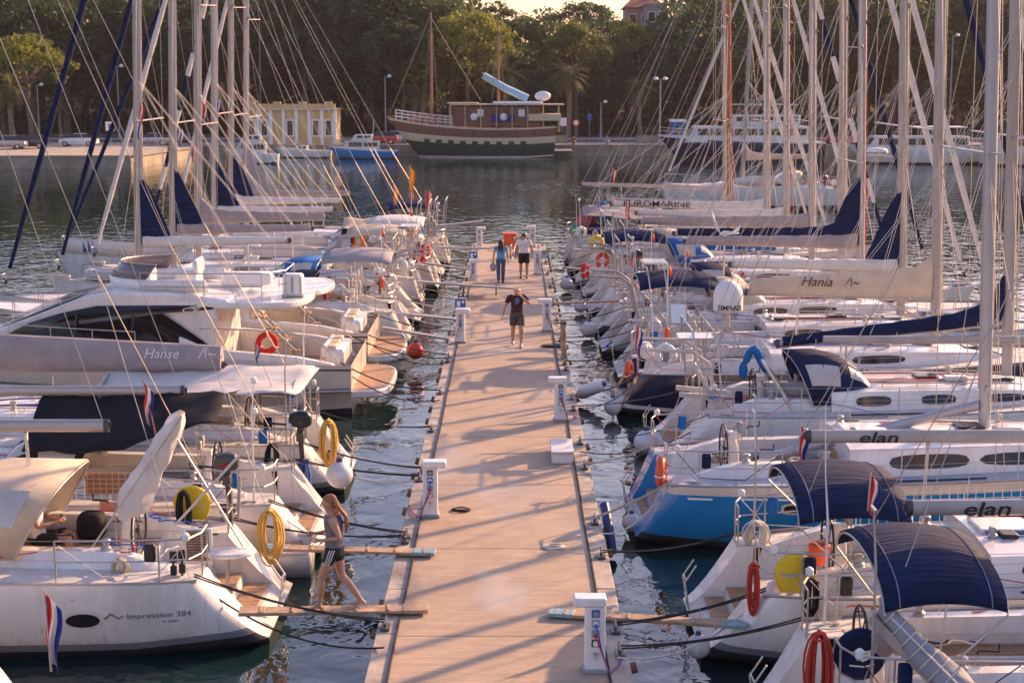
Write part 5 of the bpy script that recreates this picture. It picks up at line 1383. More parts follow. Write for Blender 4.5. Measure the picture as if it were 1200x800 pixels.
# R4 beige davits, lattice, dome, blue cloth on its pole
R4.davits('gel2')
for sg in (.25, .75):
    a, b = px(R4, 812, 425, -sg), px(R4, 850, 492, -sg); MB().beam(a, b, .09, .09).build('davit_brace', 'gel2', R4.root, bevel=.01)
    a, b = px(R4, 790 + sg * 8, 450 + sg * 16, -sg), px(R4, 852, 456 + sg * 14, -sg); MB().beam(a, b, .10, .10).build('davit_arm', 'gel2', R4.root, bevel=.01)
lad = MB(); a0, a1 = px(R4, 868, 398, -.2), px(R4, 824, 445, -.2); b0, b1 = px(R4, 850, 384, .3), px(R4, 806, 430, .3)
lad.cyl(a0, a1, .016, n=6).cyl(b0, b1, .016, n=6)
for k in range(7): lad.cyl(a0.lerp(a1, k / 6), b0.lerp(b1, k / 6), .012, n=5)
lad.build('boarding_ladder', 'steel', R4.root)
R4.arch(1.0, 1.75, panels=0)
def dome(p, label, txt, r=.335, h=.72):
    t = thing('satellite_dome', label, 'antenna dome', p)
    pr = [(r * .88, 0), (r, .05), (r * 1.0, h * .5)] + [(r * cos(a), h * .5 + h * .5 * sin(a)) for a in (.3, .6, .9, 1.2, 1.45)] + [(.01, h)]
    d = MB().lathe(pr, n=28).build('radome', 'white', t)
    MB().cyl((0, 0, -.02), (0, 0, -.45), .05, n=10).cyl((0, 0, 0), (0, 0, -.03), .2, n=14).build('mount', 'steel', t)
    for sg in (1, -1): MB().cyl((sg * .3, 0, -.9), (sg * .05, 0, -.35), .02, n=6).build('mount_leg', 'steel', t)
    vs, fs = text2d(txt, .16, 1.05, 0, .02); w_ = max(a for a, b in vs)
    MB().add([((r + .006) * sin((a - w_ / 2) / r), -(r + .006) * cos((a - w_ / 2) / r), .07 + b) for a, b in vs], fs).build('dome_lettering', 'ink', d, smooth=False, norm=False, solid=.004)
dome(at_y(853, 365, 34.4), 'white satellite dome with black lettering on a stern post', 'SIMRAD')
def panel(p, w_, l, label, rz=0, tilt=.12, m='solarw'):
    t = thing('solar_panel', label, 'solar panel', p, rz); fr = MB().box((0, 0, 0), (w_, l, .035)).build('panel_frame', 'alu', t); fr.rotation_euler = (tilt, 0, 0)
    c = MB().box((0, 0, .02), (w_ - .05, l - .05, .006)).build('cells', m, fr); MB().cyl((0, 0, -.02), (0, 0, -.7), .02, n=6).build('panel_post', 'steel', t)
panel(at_y(814, 394, 32.6), .78, .5, 'long white topped solar panel above the beige davits')
panel(at_y(795, 368, 36.8), .42, .62, 'small square solar panel left of the satellite dome', tilt=.8)
panel(at_y(762, 321, 46.0), .72, .6, 'white panel on a stern post near the middle of the right row')
panel(at_y(721, 290, 53.5), .78, .6, 'white panel above the far right sterns')
def blue_roll():
    t = thing('folded_bimini', 'bright blue cloth bunched at the top of a slanting cream pole', 'folded bimini'); a = at_y(884, 408, 32.2); b = at_y(947, 508, 31.7)
    MB().cyl(a, b, .035, n=8).build('pole', 'gel2', t); c = at_y(915, 415, 33.2); MB().cyl(a, at_y(930, 470, 33.4), .022, n=8).build('pole', 'gel2', t)
    mb = MB(); mb.tube([at_y(872, 428, 32.2), at_y(878, 414, 32.2), a + Vector((0, 0, .06)), at_y(891, 420, 32.2), at_y(898, 438, 32.2)], [.07, .11, .12, .11, .06], 10); mb.sph(at_y(871, 434, 32.2), (.10, .1, .2)); mb.build('cloth', 'bluec', t, subd=1)
blue_roll()
def wind_gen(p, label):
    t = thing('wind_generator', label, 'wind generator', p, .5); MB().cyl((0, 0, 0), (0, 0, 1.2), .03, n=8).build('pole', 'steel', t); MB().tube([(-.18, 0, 1.28), (0, 0, 1.3), (.25, 0, 1.3)], [.03, .09, .05], 10).prism([(.2, 1.3), (.55, 1.35), (.62, 1.55), (.42, 1.42)], -.01, .01).build('body', 'white', t)
    for k in range(3): a = 2.1 * k + .9; MB().add([(-.16, .03 * -sin(a), 1.28 + .03 * cos(a)), (-.16, .95 * cos(a) - .05 * sin(a), 1.28 + .95 * sin(a) + .05 * cos(a)), (-.16, .98 * cos(a), 1.28 + .98 * sin(a)), (-.18, .3 * cos(a) + .1 * sin(a), 1.28 + .3 * sin(a) - .1 * cos(a))], [(0, 1, 2, 3)]).build('blade', 'white', t, solid=.015)
wind_gen(at_y(848, 322, 48), 'white wind generator with large blades on a stern pole on the right')
for b, pn in ((R6, 1), (R8, 0), (L8, 1), (L10, 0), (L7, 0), (R10, 1), (L11, 0), (R9, 0)): b.arch(None, R.uniform(1.7, 2.2), panels=pn)
for b in (L7, L9, R9, R7): b.davits('alu')
# radar scanner on a mast (white with blue lettering)
t = thing('radar_scanner', 'white oval radar scanner with a blue band bracketed to a right mast', 'radar'); t.location = at_y(1028, 178, 42.3)
MB().lathe([(.02, -.10), (.24, -.10), (.29, -.04), (.29, .05), (.22, .10), (.02, .12)], n=24).build('radome', 'white', t); MB().lathe([(.292, -.05), (.297, -.045), (.297, -.005), (.292, 0)], n=24).build('band', 'teal', t); MB().box((.2, 0, -.14), (.5, .1, .05)).build('bracket', 'alu', t)

# ------------------------------------------------------------------ gangplanks
zp = PZ + .055
plank(Vector((-3.85, 20.75, .68)), Vector((-1.20, 20.95, zp)), 'brown gangplank on which the barefoot walking person stands', .28, ends='oldwood')
plank(Vector((-3.95, 23.75, .70)), Vector((-1.22, 23.62, zp)), 'gangplank with pale blue ends just beyond the walking person', .26)
plank(Vector((3.25, 20.25, .66)), Vector((.52, 20.8, zp)), 'gangplank with pale blue ends beside the nearest right pedestal', .24)
wz = .95
for (ua, va, ub, vb, Y0, lab) in ((455, 366, 543, 375, 48.0, 'long white gangplank just beyond the picture notice pedestal'), (448, 384, 536, 399, 44.9, 'white gangplank beside the picture notice pedestal on the left'),
        (488, 330, 602, 338, 53.6, 'long white boarding plank reaching far over the pier on the left'), (495, 308, 558, 317, 58.5, 'white plank right of the two red buoys'),
        (514, 290, 574, 291, 62.5, 'white raised plank near the last boats on the left'), (512, 265, 566, 259, 67.0, 'farthest white boom like plank on the left')):
    a = at_y(ua, va, Y0); b = at_y(ub, vb, Y0 + .4); plank(a, b, lab, .3, 'whitemast', 'alu', .06, rails=True)
plank(at_y(735, 352, 50.2), at_z(640, 356, .85), 'brown pole like gangplank from a far right stern to the pier', .2, 'redwood', 'redwood', .05)
plank(at_y(722, 318, 57.5), at_y(663, 314, 57.9), 'short brown gangplank near the far right sterns', .22, 'oldwood', 'teal', .05)

# ------------------------------------------------------------------ mooring lines, cleats, boat fenders
def moor(b, m, strands=1, sag=.12):
    for near in (1, -1):
        yl = near * b.sgn; x = b.rake + .05
        w = b.wS(max(x, b.rake + .01))[0] - .12 if b.rake > -.2 else b.B / 2 * .85
        a = b.w((x, yl * w, b.s0 + .05)); side = PX0 + .12 if b.side == 'L' else PX1 - .12
        yy_ = a.y + (-.35 if near == 1 else .35) + R.uniform(-.25, .25); c = cleat(side, yy_)
        line(a, (side, yy_, PZ + .09), sag * R.uniform(.5, 1.3), m, ('near' if near == 1 else 'far') + ' stern line of ' + b.nick, .0115 if b.Y < 35 else .016, strands=strands)
        if b.Y > 40 or near == 1:
            c2 = b.w((x, yl * w, b.s0)); y3 = yy_ + R.uniform(.6, 1.1) * (-near); 
            line(b.w((x - .2, yl * (w - .25), b.s0 - .3)), (side + (.05 if b.side == 'L' else -.05), y3, PZ + .05), .25, 'ropew' if R.random() < .5 else m, ('near' if near == 1 else 'far') + ' crossing line of ' + b.nick, .014)
for b in (L1, L2, L3): moor(b, 'ropeb', 2, .10)
for b in (R2, R3, R1): moor(b, 'rope' if b is R3 else 'ropeb', 2, .08)
for b in (R4, R5, R6, R7): moor(b, R.choice(('rope', 'ropeb', 'wired')))
for b in (L4, L5):
    b.rake = 1.2; moor(b, 'ropeb', 1, .15)
for b in (L6, L7, L8, L9, L10, L11, R8, R9, R10, R11, R12, R13): moor(b, R.choice(('rope', 'ropeb', 'ropew')))
for b, xs_ in ((L1, (6.2,)), (L2, (1.9, 4.4)), (L3, (2.2, 5.0)), (L6, (3, 6, 9)), (L7, (4, 8)), (L8, (4, 8)), (R2, (3.9, 7)), (R3, (5.6,)), (R4, (3.4, 6.2)), (R5, (3.2, 6.0)), (R6, (3.4, 7)), (R7, (4, 7.5)), (R8, (4, 8)), (R9, (4, 8))):
    for i, x in enumerate(xs_):
        w, S = b.wS(x); k = ('aft', 'middle', 'forward')[i if len(xs_) > 2 else i * 2]
        fender(b.w((x, b.sgn * (w + .12), S - .55)), .12, k + ' sausage fender on the near side of ' + b.nick, 'saus', 'fender' if i != 1 else 'fenderb', .35)
fender(at_y(348, 458, 36.45), .16, 'white sausage fender with navy ends on the beige hull of the motor yacht', 'saus', 'fender', .6)

# rafts of small ties on the pier: hose and rope litter
for (u, v, r_, m_, lab) in ((540, 597, .13, 'ropeb', 'black line end lying on the pier by the nearest left pedestal'), (650, 405, .3, 'ropeb', 'flat dark rope heap on the right of the pier'), (650, 640, .14, 'ropew', 'small cream line loop at the right edge near the blue boat')):
    p = at_z(u, v, PZ + .02); mb = MB()
    for k in range(4): mb.tube([(p.x + r_ * (1 - k * .12) * 1.3 * cos(a), p.y + r_ * (1 - k * .1) * sin(a), PZ + .022 + k * .006) for a in [2 * pi * j / 20 for j in range(20)]], .012, 5, closed=True)
    tag(mb.build('rope_coil', m_), lab, 'rope coil')
# white cloth dodger with a small blue sail emblem along the bow rail of L9
dg = MB(); dg.grid([[(x, L9.sgn * (L9.wS(x)[0] - .05), L9.wS(x)[1] + z) for z in (.03, .33, .64)] for x in [11.8 + .5 * k for k in range(7)]]); dgo = dg.build('rail_dodger', 'sail', L9.root, solid=.01)
for dx, h_ in ((0, .42), (.22, .5), (.46, .36)):
    x = 14.0 - dx; y_ = lambda q: L9.sgn * (L9.wS(q)[0] - .03); MB().add([(x, y_(x), L9.wS(x)[1] + .12), (x - .2, y_(x - .2), L9.wS(x)[1] + .12), (x, y_(x), L9.wS(x)[1] + .12 + h_)], [(0, 1, 2)]).build('dodger_emblem', 'inkb', dgo, solid=.006)
# masthead pennants and courtesy flags under the left spreaders
for (u, v, Y_, kind, lab) in ((163, 122, 47.6, 'aut', 'red and white'), (160, 140, 47.9, 'white', 'white and blue'), (209, 150, 52, 'white', 'pale'), (224, 170, 56, 'red', 'red'), (237, 122, 56.4, 'red', 'orange red'), (253, 115, 60.5, 'white', 'white'), (268, 115, 64.6, 'white', 'small white')):
    flag(at_y(u, v, Y_), lab + ' pennant hanging from a left mast spreader, ' + {163: 'on the leftmost mast', 160: 'just below the red one', 209: 'second mast from the left', 224: 'low on the third mast', 237: 'high on the third mast', 253: 'on the fourth mast', 268: 'on the fifth mast'}[u], kind, .5, (0, 0), .1)

t = thing('rolled_cover', 'long faded red cloth cover along the rail beyond the black tarpaulin', 'cover', at_y(250, 514, 30.0)); rr_ = []
for k in range(13):
    f = k / 12 - .5; rr_.append([(f * 1.5, .12 * cos(q) * (1 + .1 * sin(k * 2)), .16 * sin(q) + .02 * sin(k * 1.4)) for q in [2 * pi * j / 12 for j in range(12)]])
cv_ = MB().grid(rr_, closed=True); cv_.add(rr_[0], [tuple(range(12))]); cv_.add(rr_[-1], [tuple(range(12))]); cv_.build('cloth', 'pink', t)
for x in (-.5, 0, .5): MB().torus((x, 0, 0), .15, .008, axis='x', n=14, m=4).build('lashing', 'ropew', t)
# colourful gear on the farthest right stern
t = thing('gear_heap', 'colourful heap of cloths and bags piled on the farthest right stern', 'gear heap', R13.w((.9, .2, 1.2)))
for (x, y, z, rx, ry, rz_, m_) in ((.9, 0, 1.0, .35, .3, .55, 'bluec'), (.1, .2, .5, .5, .4, .5, 'pink'), (-.35, -.3, .25, .35, .3, .35, 'green'), (.5, -.5, .3, .4, .3, .3, 'navy'), (-.1, .5, .2, .3, .3, .3, 'sail'), (.4, .5, .55, .3, .25, .4, 'roper_y')):
    mb = MB().sph((x, y, z), (rx, ry, rz_), 14, 9); mb.v = [tuple(Vector(p) * (1 + .10 * mnoise.noise(Vector(p) * 6))) for p in mb.v]; mb.build('bundle', m_, t)
MB().tube([(-.2, 0, 0), (.6, 0, 1.9)], .02, 6).tube([(1.2, 0, 0), (.6, 0, 1.9)], .02, 6).build('pole_frame', 'steel', t)
awning(R13, .8, 4.4, 2.55, 2.2, 1.3, 'taupec', 'boom_tent', .15); awning(L10, 1.0, 4.2, 2.5, 2.15, 1.4, 'creamc', 'boom_tent', .15)
horseshoe(at_y(470, 262, 63.5), 'red horseshoe buoy beside a cream bimini among the far left sterns', 'flagr', .5, .3)
# ------------------------------------------------------------------ people
def skinm(name, J, E, m, parent, root, sub=2):
    names = list(J); idx = {n: i for i, n in enumerate(names)}
    me = bpy.data.meshes.new(name); me.from_pydata([J[n][0] for n in names], [(idx[a], idx[b]) for a, b in E], [])
    o = bpy.data.objects.new(name, me); COL.objects.link(o); o.parent = parent
    me.materials.append(M[m] if isinstance(m, str) else m)
    md = o.modifiers.new('skin', 'SKIN'); md.use_smooth_shade = True; md.branch_smoothing = .6
    sk = me.skin_vertices[0].data
    for n in names:
        r = J[n][1]; sk[idx[n]].radius = r if hasattr(r, '__len__') else (r, r)
        sk[idx[n]].use_root = (n == root)
    s_ = o.modifiers.new('sub', 'SUBSURF'); s_.levels = sub; s_.render_levels = sub
    return o
def person(label, loc, rz, P, shirt='black', bottom='black', legs='shorts', hair='hair_brown', hairstyle='short', skin='skin', female=False, sleeve=.55, shoes=None, H=1.75, group=None, prints=None, name='person', tank=False):
    """P: joint overrides in metres for a 1.75 m figure facing +x (x forward, y left, z up)"""
    t = thing(name, label, 'person', loc, rz, group); t.scale = (H / 1.75 * 1.13, H / 1.75 * 1.13, H / 1.75)
    V = Vector
    D = dict(pel=V((0, 0, .95)), sp=V((0, 0, 1.15)), ch=V((0, 0, 1.34)), nk=V((0, 0, 1.50)), hd=V((.015, 0, 1.60)), tp=V((.01, 0, 1.70)),
             shl=V((0, .18, 1.43)), shr=V((0, -.18, 1.43)), ell=V((-.02, .23, 1.15)), elr=V((-.02, -.23, 1.15)), wrl=V((.05, .25, .90)), wrr=V((.05, -.25, .90)),
             hpl=V((0, .09, .92)), hpr=V((0, -.09, .92)), knl=V((.02, .10, .50)), knr=V((.02, -.10, .50)), anl=V((0, .10, .08)), anr=V((0, -.10, .08)))
    toes = {'l': None, 'r': None}
    for k, v in P.items():
        if k in D: D[k] = V(v)
    k = .92 if female else 1.0
    J = {}
    def j(n, p, r): J[n] = (tuple(p), r)
    j('pel', D['pel'], (.115 * k, .145)); j('sp', D['sp'], (.095 * k, .12 * k)); j('ch', D['ch'], (.11, .145 * k)); j('nk', D['nk'], .055 * k)
    fc = V(P.get('face', (1, 0, 0))).normalized(); j('hd0', D['nk'].lerp(D['hd'], .55) + fc * .02, .068 * k); j('hd', D['hd'], (.112, .094)); j('tp', D['tp'], (.088, .080))
    E = [('pel', 'sp'), ('sp', 'ch'), ('ch', 'nk'), ('nk', 'hd0'), ('hd0', 'hd'), ('hd', 'tp')]
    for s_, sg in (('l', 1), ('r', -1)):
        sh, el, wr = D['sh' + s_], D['el' + s_], D['wr' + s_]
        j('sh' + s_, sh, .066 * k); j('ua' + s_, sh.lerp(el, .45), .054 * k); j('el' + s_, el, .038 * k); j('fa' + s_, el.lerp(wr, .35), .038 * k); j('wr' + s_, wr, .026 * k)
        E += [('ch', 'sh' + s_), ('sh' + s_, 'ua' + s_), ('ua' + s_, 'el' + s_), ('el' + s_, 'fa' + s_), ('fa' + s_, 'wr' + s_)]
        d = (wr - el).normalized(); side = V((0, 1, 0)).cross(d).normalized() if abs(d.y) < .9 else V((1, 0, 0)); nrm = d.cross(side).normalized()
        pm = wr + d * .075; j('pm' + s_, pm, (.030, .020)); E.append(('wr' + s_, 'pm' + s_))
        bend = nrm * sg * -1
        for q, (off, L_) in enumerate(((.030, .070), (.011, .080), (-.010, .075), (-.030, .058))):
            a = pm + d * .028 + side * off; b = a + d * L_ * .55 + bend * .008; c = b + (d * .75 + bend * .66) * L_ * .5
            j('f%d%s' % (q, s_), a, .0095); j('g%d%s' % (q, s_), b, .0088); j('h%d%s' % (q, s_), c, .0075)
            E += [('pm' + s_, 'f%d%s' % (q, s_)), ('f%d%s' % (q, s_), 'g%d%s' % (q, s_)), ('g%d%s' % (q, s_), 'h%d%s' % (q, s_))]
        ta = wr + d * .035 + side * .036; tb = ta + (d * .8 + side * .6) * .045
        j('t0' + s_, ta, .012); j('t1' + s_, tb, .0095); E += [('wr' + s_, 't0' + s_), ('t0' + s_, 't1' + s_)]
        hp, kn, an = D['hp' + s_], D['kn' + s_], D['an' + s_]
        j('hp' + s_, hp, (.092 * k, .088)); j('th' + s_, hp.lerp(kn, .4), .086 * k); j('kn' + s_, kn, .058 * k); j('ca' + s_, kn.lerp(an, .32) + V((-.014, 0, 0)), .064 * k); j('an' + s_, an, .034 * k)
        E += [('pel', 'hp' + s_), ('hp' + s_, 'th' + s_), ('th' + s_, 'kn' + s_), ('kn' + s_, 'ca' + s_), ('ca' + s_, 'an' + s_)]
        f = P.get('foot' + s_, (1, 0, 0)); f = V(f).normalized()
        j('he' + s_, an - f * .05 + V((0, 0, -.045)), .030); j('ba' + s_, an + f * .12 + V((0, 0, -.05)), (.036, .022)); j('to' + s_, an + f * .185 + V((0, 0, -.056)), (.030, .016))
        E += [('an' + s_, 'he' + s_), ('an' + s_, 'ba' + s_), ('ba' + s_, 'to' + s_)]
    skinm('body', J, E, skin, t, 'pel')
    # face
    hd = D['hd']; fw = V(P.get('face', (1, 0, 0))).normalized(); sd = V((0, 0, 1)).cross(fw).normalized()
    HM = Matrix((fw, sd, V((0, 0, 1)))).transposed().to_4x4(); HM.translation = hd + V((0, 0, .015))
    MB().tube([(.078, 0, .02), (.100, 0, -.018), (.088, 0, -.028)], [.010, .015, .010], 8).xform(HM).build('nose', skin, t)
    for sg in (1, -1):
        MB().sph((.078, sg * .030, .012), (.009, .013, .0065), 10, 6).xform(HM).build('eye', 'inkw', t); MB().sph((.086, sg * .030, .012), .0045, 8, 5).xform(HM).build('iris', 'black', t)
        MB().tube([(.088, sg * .015, .032), (.083, sg * .045, .030)], .005, 5).xform(HM).build('eyebrow', hair, t); MB().sph((-.005, sg * .080, -.005), (.020, .009, .032), 8, 6).xform(HM).build('ear', skin, t)
    MB().tube([(.076, -.022, -.048), (.086, 0, -.047), (.076, .022, -.048)], .006, 6).xform(HM).build('mouth', 'pink', t)
    if hairstyle:
        rows = []
        for i in range(9):
            a = lerp(.02, 1.75, i / 8)
            row = []
            for q in range(20):
                b = 2 * pi * q / 20; front = cos(b)
                aa = min(a, 1.05 if front > .45 else (1.45 if front > 0 else 1.9)); row.append(V((-.012 + .098 * sin(aa) * cos(b), .086 * sin(aa) * sin(b), .015 + .105 * cos(aa))))
            rows.append(row)
        MB().grid(rows, closed=True).xform(HM).build('hair', hair, t, solid=.018)
        if hairstyle == 'long':
            hl = MB(); RR = random.Random(4); e_ = P.get('hairend', (-.16, 0, -.42))
            for q in range(26):
                y = RR.uniform(-.062, .062); pts = [V((-.05 + RR.uniform(-.03, .02), y, .06)), V((-.115, y * 1.15, -.05)), V((e_[0] * .85 - .03, e_[1] + y * 1.1 + RR.uniform(-.015, .015), e_[2] * .5)), V((e_[0] + RR.uniform(-.03, .03), e_[1] + y * .9 + RR.uniform(-.02, .02), e_[2] * RR.uniform(.8, 1.1)))]
                hl.tube(pts, [.022, .026, .022, .004], 6)
            hl.xform(HM).build('long_hair', hair, t)
    # garments: lofted rings round the same skeleton, sleeves and legs as tapered tubes
    def rings(mb, L_, n=18, mi=0):
        rows = [[c + V((rx * cos(q), ry * sin(q), 0)) for q in [2 * pi * i / n for i in range(n)]] for c, rx, ry in L_]
        mb.grid(rows, mi, closed=True)
    w = .93 if female else 1.0; sm = MB()
    hem = D['pel'] + V((0, 0, .03)); top = D['nk'] + V((0, 0, -.03 if not tank else -.09))
    rings(sm, [(hem, .128 * w, .165 * w), (D['pel'].lerp(D['sp'], .5), .122 * w, .155 * w), (D['sp'], .118 * w, .148 * w), (D['sp'].lerp(D['ch'], .5), .126 * w, .160 * w), (D['ch'], .132 * w, .172 * w),
               (D['ch'].lerp(D['nk'], .45), .118 * w, .168 * w if not tank else .13), (D['ch'].lerp(D['nk'], .72), .092, .13 if not tank else .10), (top + V((0, 0, .0)), .066, .078)])
    for s_ in 'lr':
        sh, el = D['sh' + s_], D['el' + s_]
        if not tank: sm.tube([sh.lerp(D['nk'], .42) + V((0, 0, -.02)), sh, sh.lerp(el, sleeve * .5), sh.lerp(el, sleeve)], [.055, .074 * w, .068 * w, .066 * w], 14, cap=False)
        else: sm.tube([sh.lerp(D['nk'], .45) + V((.07, 0, -.09)), sh.lerp(D['nk'], .4) + V((0, 0, .035)), sh.lerp(D['nk'], .45) + V((-.08, 0, -.09))], .018, 8)
    sh_ = sm.build('shirt', shirt, t, ang=180, solid=.006, subd=1)
    if prints:
        q = MB(); RR = random.Random(2)
        q.add([(D['ch'].x + .137 - 1.1 * y * y, y, D['ch'].z + z) for y, z in ((-.07, -.10), (-.02, -.12), (.05, -.10), (.075, -.02), (.06, .06), (0, .07), (-.06, .05), (-.04, -.02))], [tuple(range(8))])
        q.build('shirt_print', prints, sh_, solid=.006)
    lm = MB(); seg = {'shorts': .74, 'tight': .42, 'long': 1.0}[legs]
    pz = D['pel']; mid = (D['hpl'] + D['hpr']) / 2
    rings(lm, [(pz + V((0, 0, .075)), .120 * w, .152 * w), (pz + V((0, 0, .02)), .130 * w, .168 * w), (pz.lerp(mid, .8) + V((0, 0, -.02)), .136 * w, .176 * w), (mid + V((0, 0, -.075)), .118 * w, .165 * w)])
    for s_ in 'lr':
        hp, kn, an = D['hp' + s_], D['kn' + s_], D['an' + s_]; r1, r2 = {'shorts': (.094, .098), 'tight': (.090, .086), 'long': (.086, .066)}[legs]
        pts = [hp + V((0, 0, .02)), hp.lerp(kn, seg * .35), hp.lerp(kn, seg * .7), hp.lerp(kn, seg)]; rr = [.098, r1, (r1 + r2) / 2, r2]
        if legs == 'long': pts += [kn.lerp(an, .35), kn.lerp(an, .7), kn.lerp(an, .98)]; rr[-1] = .076; rr += [.074, .062, .055]
        lm.tube(pts, [q * w for q in rr], 16, cap=False)
    bt = lm.build('shorts' if legs != 'long' else 'trousers', bottom, t, ang=180, solid=.006, subd=1)
    if legs == 'tight':
        for s_, sg in (('l', 1), ('r', -1)):
            hp, kn = D['hp' + s_], D['kn' + s_]
            for o_ in (-.03, 0, .03): MB().tube([hp.lerp(kn, .0) + V((o_ - .01, sg * .098, .05)), hp.lerp(kn, .25) + V((o_, sg * .097, 0)), hp.lerp(kn, .43) + V((o_ + .01, sg * .093, 0))], .0065, 5).build('side_stripe', 'inkw', bt)
    if shoes:
        for s_ in 'lr':
            an = D['an' + s_]; f = V(P.get('foot' + s_, (1, 0, 0))).normalized(); b = MB(); b.tube([an - f * .07 + V((0, 0, -.05)), an + V((0, 0, -.035)), an + f * .1 + V((0, 0, -.045)), an + f * .2 + V((0, 0, -.06))], [.036, .048, .046, .028], 10); b.build('shoe', shoes, t)
    return t
for n_, c_ in dict(hair_auburn=(.34, .12, .035), hair_brown=(.06, .030, .015), hair_dark=(.02, .012, .01), hair_grey=(.16, .13, .11), tee_maroon=(.055, .012, .016), tee_white=(.72, .70, .68), tee_grey=(.17, .16, .18), tee_blue=(.10, .32, .55), jeans=(.05, .10, .20), shorts_black=(.014, .014, .018), shorts_brown=(.085, .07, .062), tee_red=(.45, .03, .03), tee_print=(.10, .20, .32)).items():
    M[n_] = mat(n_, c_, .85 if 'hair' not in n_ else .45, var=.18, scale=9, bump=.5 if 'hair' not in n_ else .2, bscale=12)
WZ = PZ + .078
person('barefoot person with long auburn hair and black striped shorts walking on a plank', (-2.50, 20.86, WZ), pi,
       dict(pel=(0, 0, .93), sp=(.0, 0, 1.13), ch=(.01, 0, 1.32), nk=(.03, 0, 1.48), hd=(.07, 0, 1.585), tp=(.075, 0, 1.69),
            shl=(.0, .165, 1.40), shr=(0, -.165, 1.40), ell=(-.09, .20, 1.14), elr=(.0, -.21, 1.13), wrl=(.12, .15, 1.10), wrr=(.21, -.13, 1.12),
            knl=(.17, .08, .50), anl=(.21, .07, .075), knr=(-.07, -.09, .49), anr=(-.33, -.08, .10), hpl=(.02, .085, .90), hpr=(-.02, -.085, .90), footr=(1, 0, .06), hairend=(-.24, .02, -.46), face=(1, .05, -.25)),
       'tee_grey', 'shorts_black', 'tight', 'hair_auburn', 'long', female=True, H=1.70, tank=True)
p_ = at_z(606, 406, PZ)
person('bald man in a maroon t-shirt and brown shorts walking towards the camera', (p_.x, p_.y, PZ + .01), -pi / 2,
       dict(knl=(.12, .10, .50), anl=(.10, .10, .085), knr=(-.02, -.10, .49), anr=(-.16, -.11, .13), ell=(.16, .30, 1.24), wrl=(.20, .10, 1.47), elr=(-.02, -.30, 1.15), wrr=(.02, -.36, .90), hd=(.05, 0, 1.58), tp=(.06, .01, 1.68), face=(1, .15, -.35)),
       'tee_maroon', 'shorts_brown', 'shorts', 'hair_grey', None, H=1.76, shoes='grey', prints='tee_print', sleeve=.62)
p_ = at_z(587, 332, PZ)
person('person with long dark hair in a light blue top and blue jeans walking away', (p_.x, p_.y, PZ + .01), pi / 2,
       dict(knl=(.05, .09, .5), anl=(-.05, .08, .10), knr=(.08, -.08, .5), anr=(.16, -.07, .08), wrl=(.02, .27, .90), ell=(-.03, .25, 1.15), hairend=(-.11, 0, -.42)), 'tee_blue', 'jeans', 'long', 'hair_dark', 'long', female=True, H=1.66, shoes='tee_maroon', sleeve=.4)
tag(MB().sph((0, 0, 0), (.12, .06, .17)).tube([(-.05, 0, .12), (0, 0, .32), (.05, 0, .12)], .008, 5).build('carrier_bag', 'grey', bevel=0), 'pale bag carried in the left hand of the person in blue jeans', 'bag', None, (p_.x - .30, p_.y + .04, PZ + .62))
p_ = at_z(614, 327, PZ)
person('man in a white t-shirt and black shorts walking away along the pier', (p_.x, p_.y, PZ + .01), pi / 2,
       dict(knl=(.10, .10, .5), anl=(.14, .10, .08), knr=(-.02, -.10, .49), anr=(-.14, -.10, .11), elr=(-.04, -.26, 1.15), wrr=(.08, -.27, .93)), 'tee_white', 'shorts_black', 'shorts', 'hair_brown', 'short', skin='skin2', H=1.80, shoes='black', sleeve=.6)
SIT = dict(pel=(0, 0, .10), sp=(-.05, 0, .30), ch=(-.06, 0, .50), nk=(-.02, 0, .66), hd=(.02, 0, .76), tp=(.03, 0, .86), shl=(-.05, .18, .58), shr=(-.05, -.18, .58), ell=(.08, .24, .34), elr=(.08, -.24, .34), wrl=(.26, .12, .38), wrr=(.26, -.12, .38),
           hpl=(.03, .09, .08), hpr=(.03, -.09, .08), knl=(.45, .12, .14), knr=(.45, -.12, .16), anl=(.52, .12, -.32), anr=(.50, -.12, -.32))
def sit(loc, rz, label, shirt, bottom='shorts_black', **k): return person(label, loc, rz, SIT, shirt, bottom, 'shorts', H=1.72, **k)
sit(L1.w((3.75, -.35, L1.s0 - .02)), pi * .0, 'person in a pale shirt sitting under the cream sprayhood and looking at a phone', 'tee_white', hair='hair_brown')
q = L1.w((3.75, -.35, L1.s0 - .02)); tag(MB().box((0, 0, 0), (.012, .075, .15)).build('phone', 'black', bevel=.004), 'dark phone held by the person under the cream sprayhood', 'phone', None, q + Vector((.36, 0, .40)))
sit(L6.w((2.6, .2, 1.15)), 0, 'person in a red shirt sitting under the lilac navy bimini', 'tee_red', hair='hair_dark')
for x, y, c_, l, hr in ((1.9, .5, 'tee_white', 'person in white seated at the stern of the sailboat off the pier end', 'hair_brown'), (2.7, .6, 'tee_maroon', 'person in a dark top seated in the cockpit of the sailboat off the pier end', 'hair_dark'), (3.3, -.4, 'tee_blue', 'person in blue seated far side in the sailboat off the pier end', 'hair_brown')):
    sit(RX.w((x, y, 1.35)), R.uniform(0, 6), l, c_, hair=hr)
q = at_y(711, 178, 178.2); sit(Vector((q.x, 178.0, 1.31)), -pi / 2, 'tiny person in blue and white sitting on the far quay edge', 'tee_blue')
q = at_y(672, 182, 178.2); sit(Vector((q.x, 178.0, 1.31)), -pi / 2, 'tiny dark dressed person sitting on the far quay near the ship', 'shorts_black')
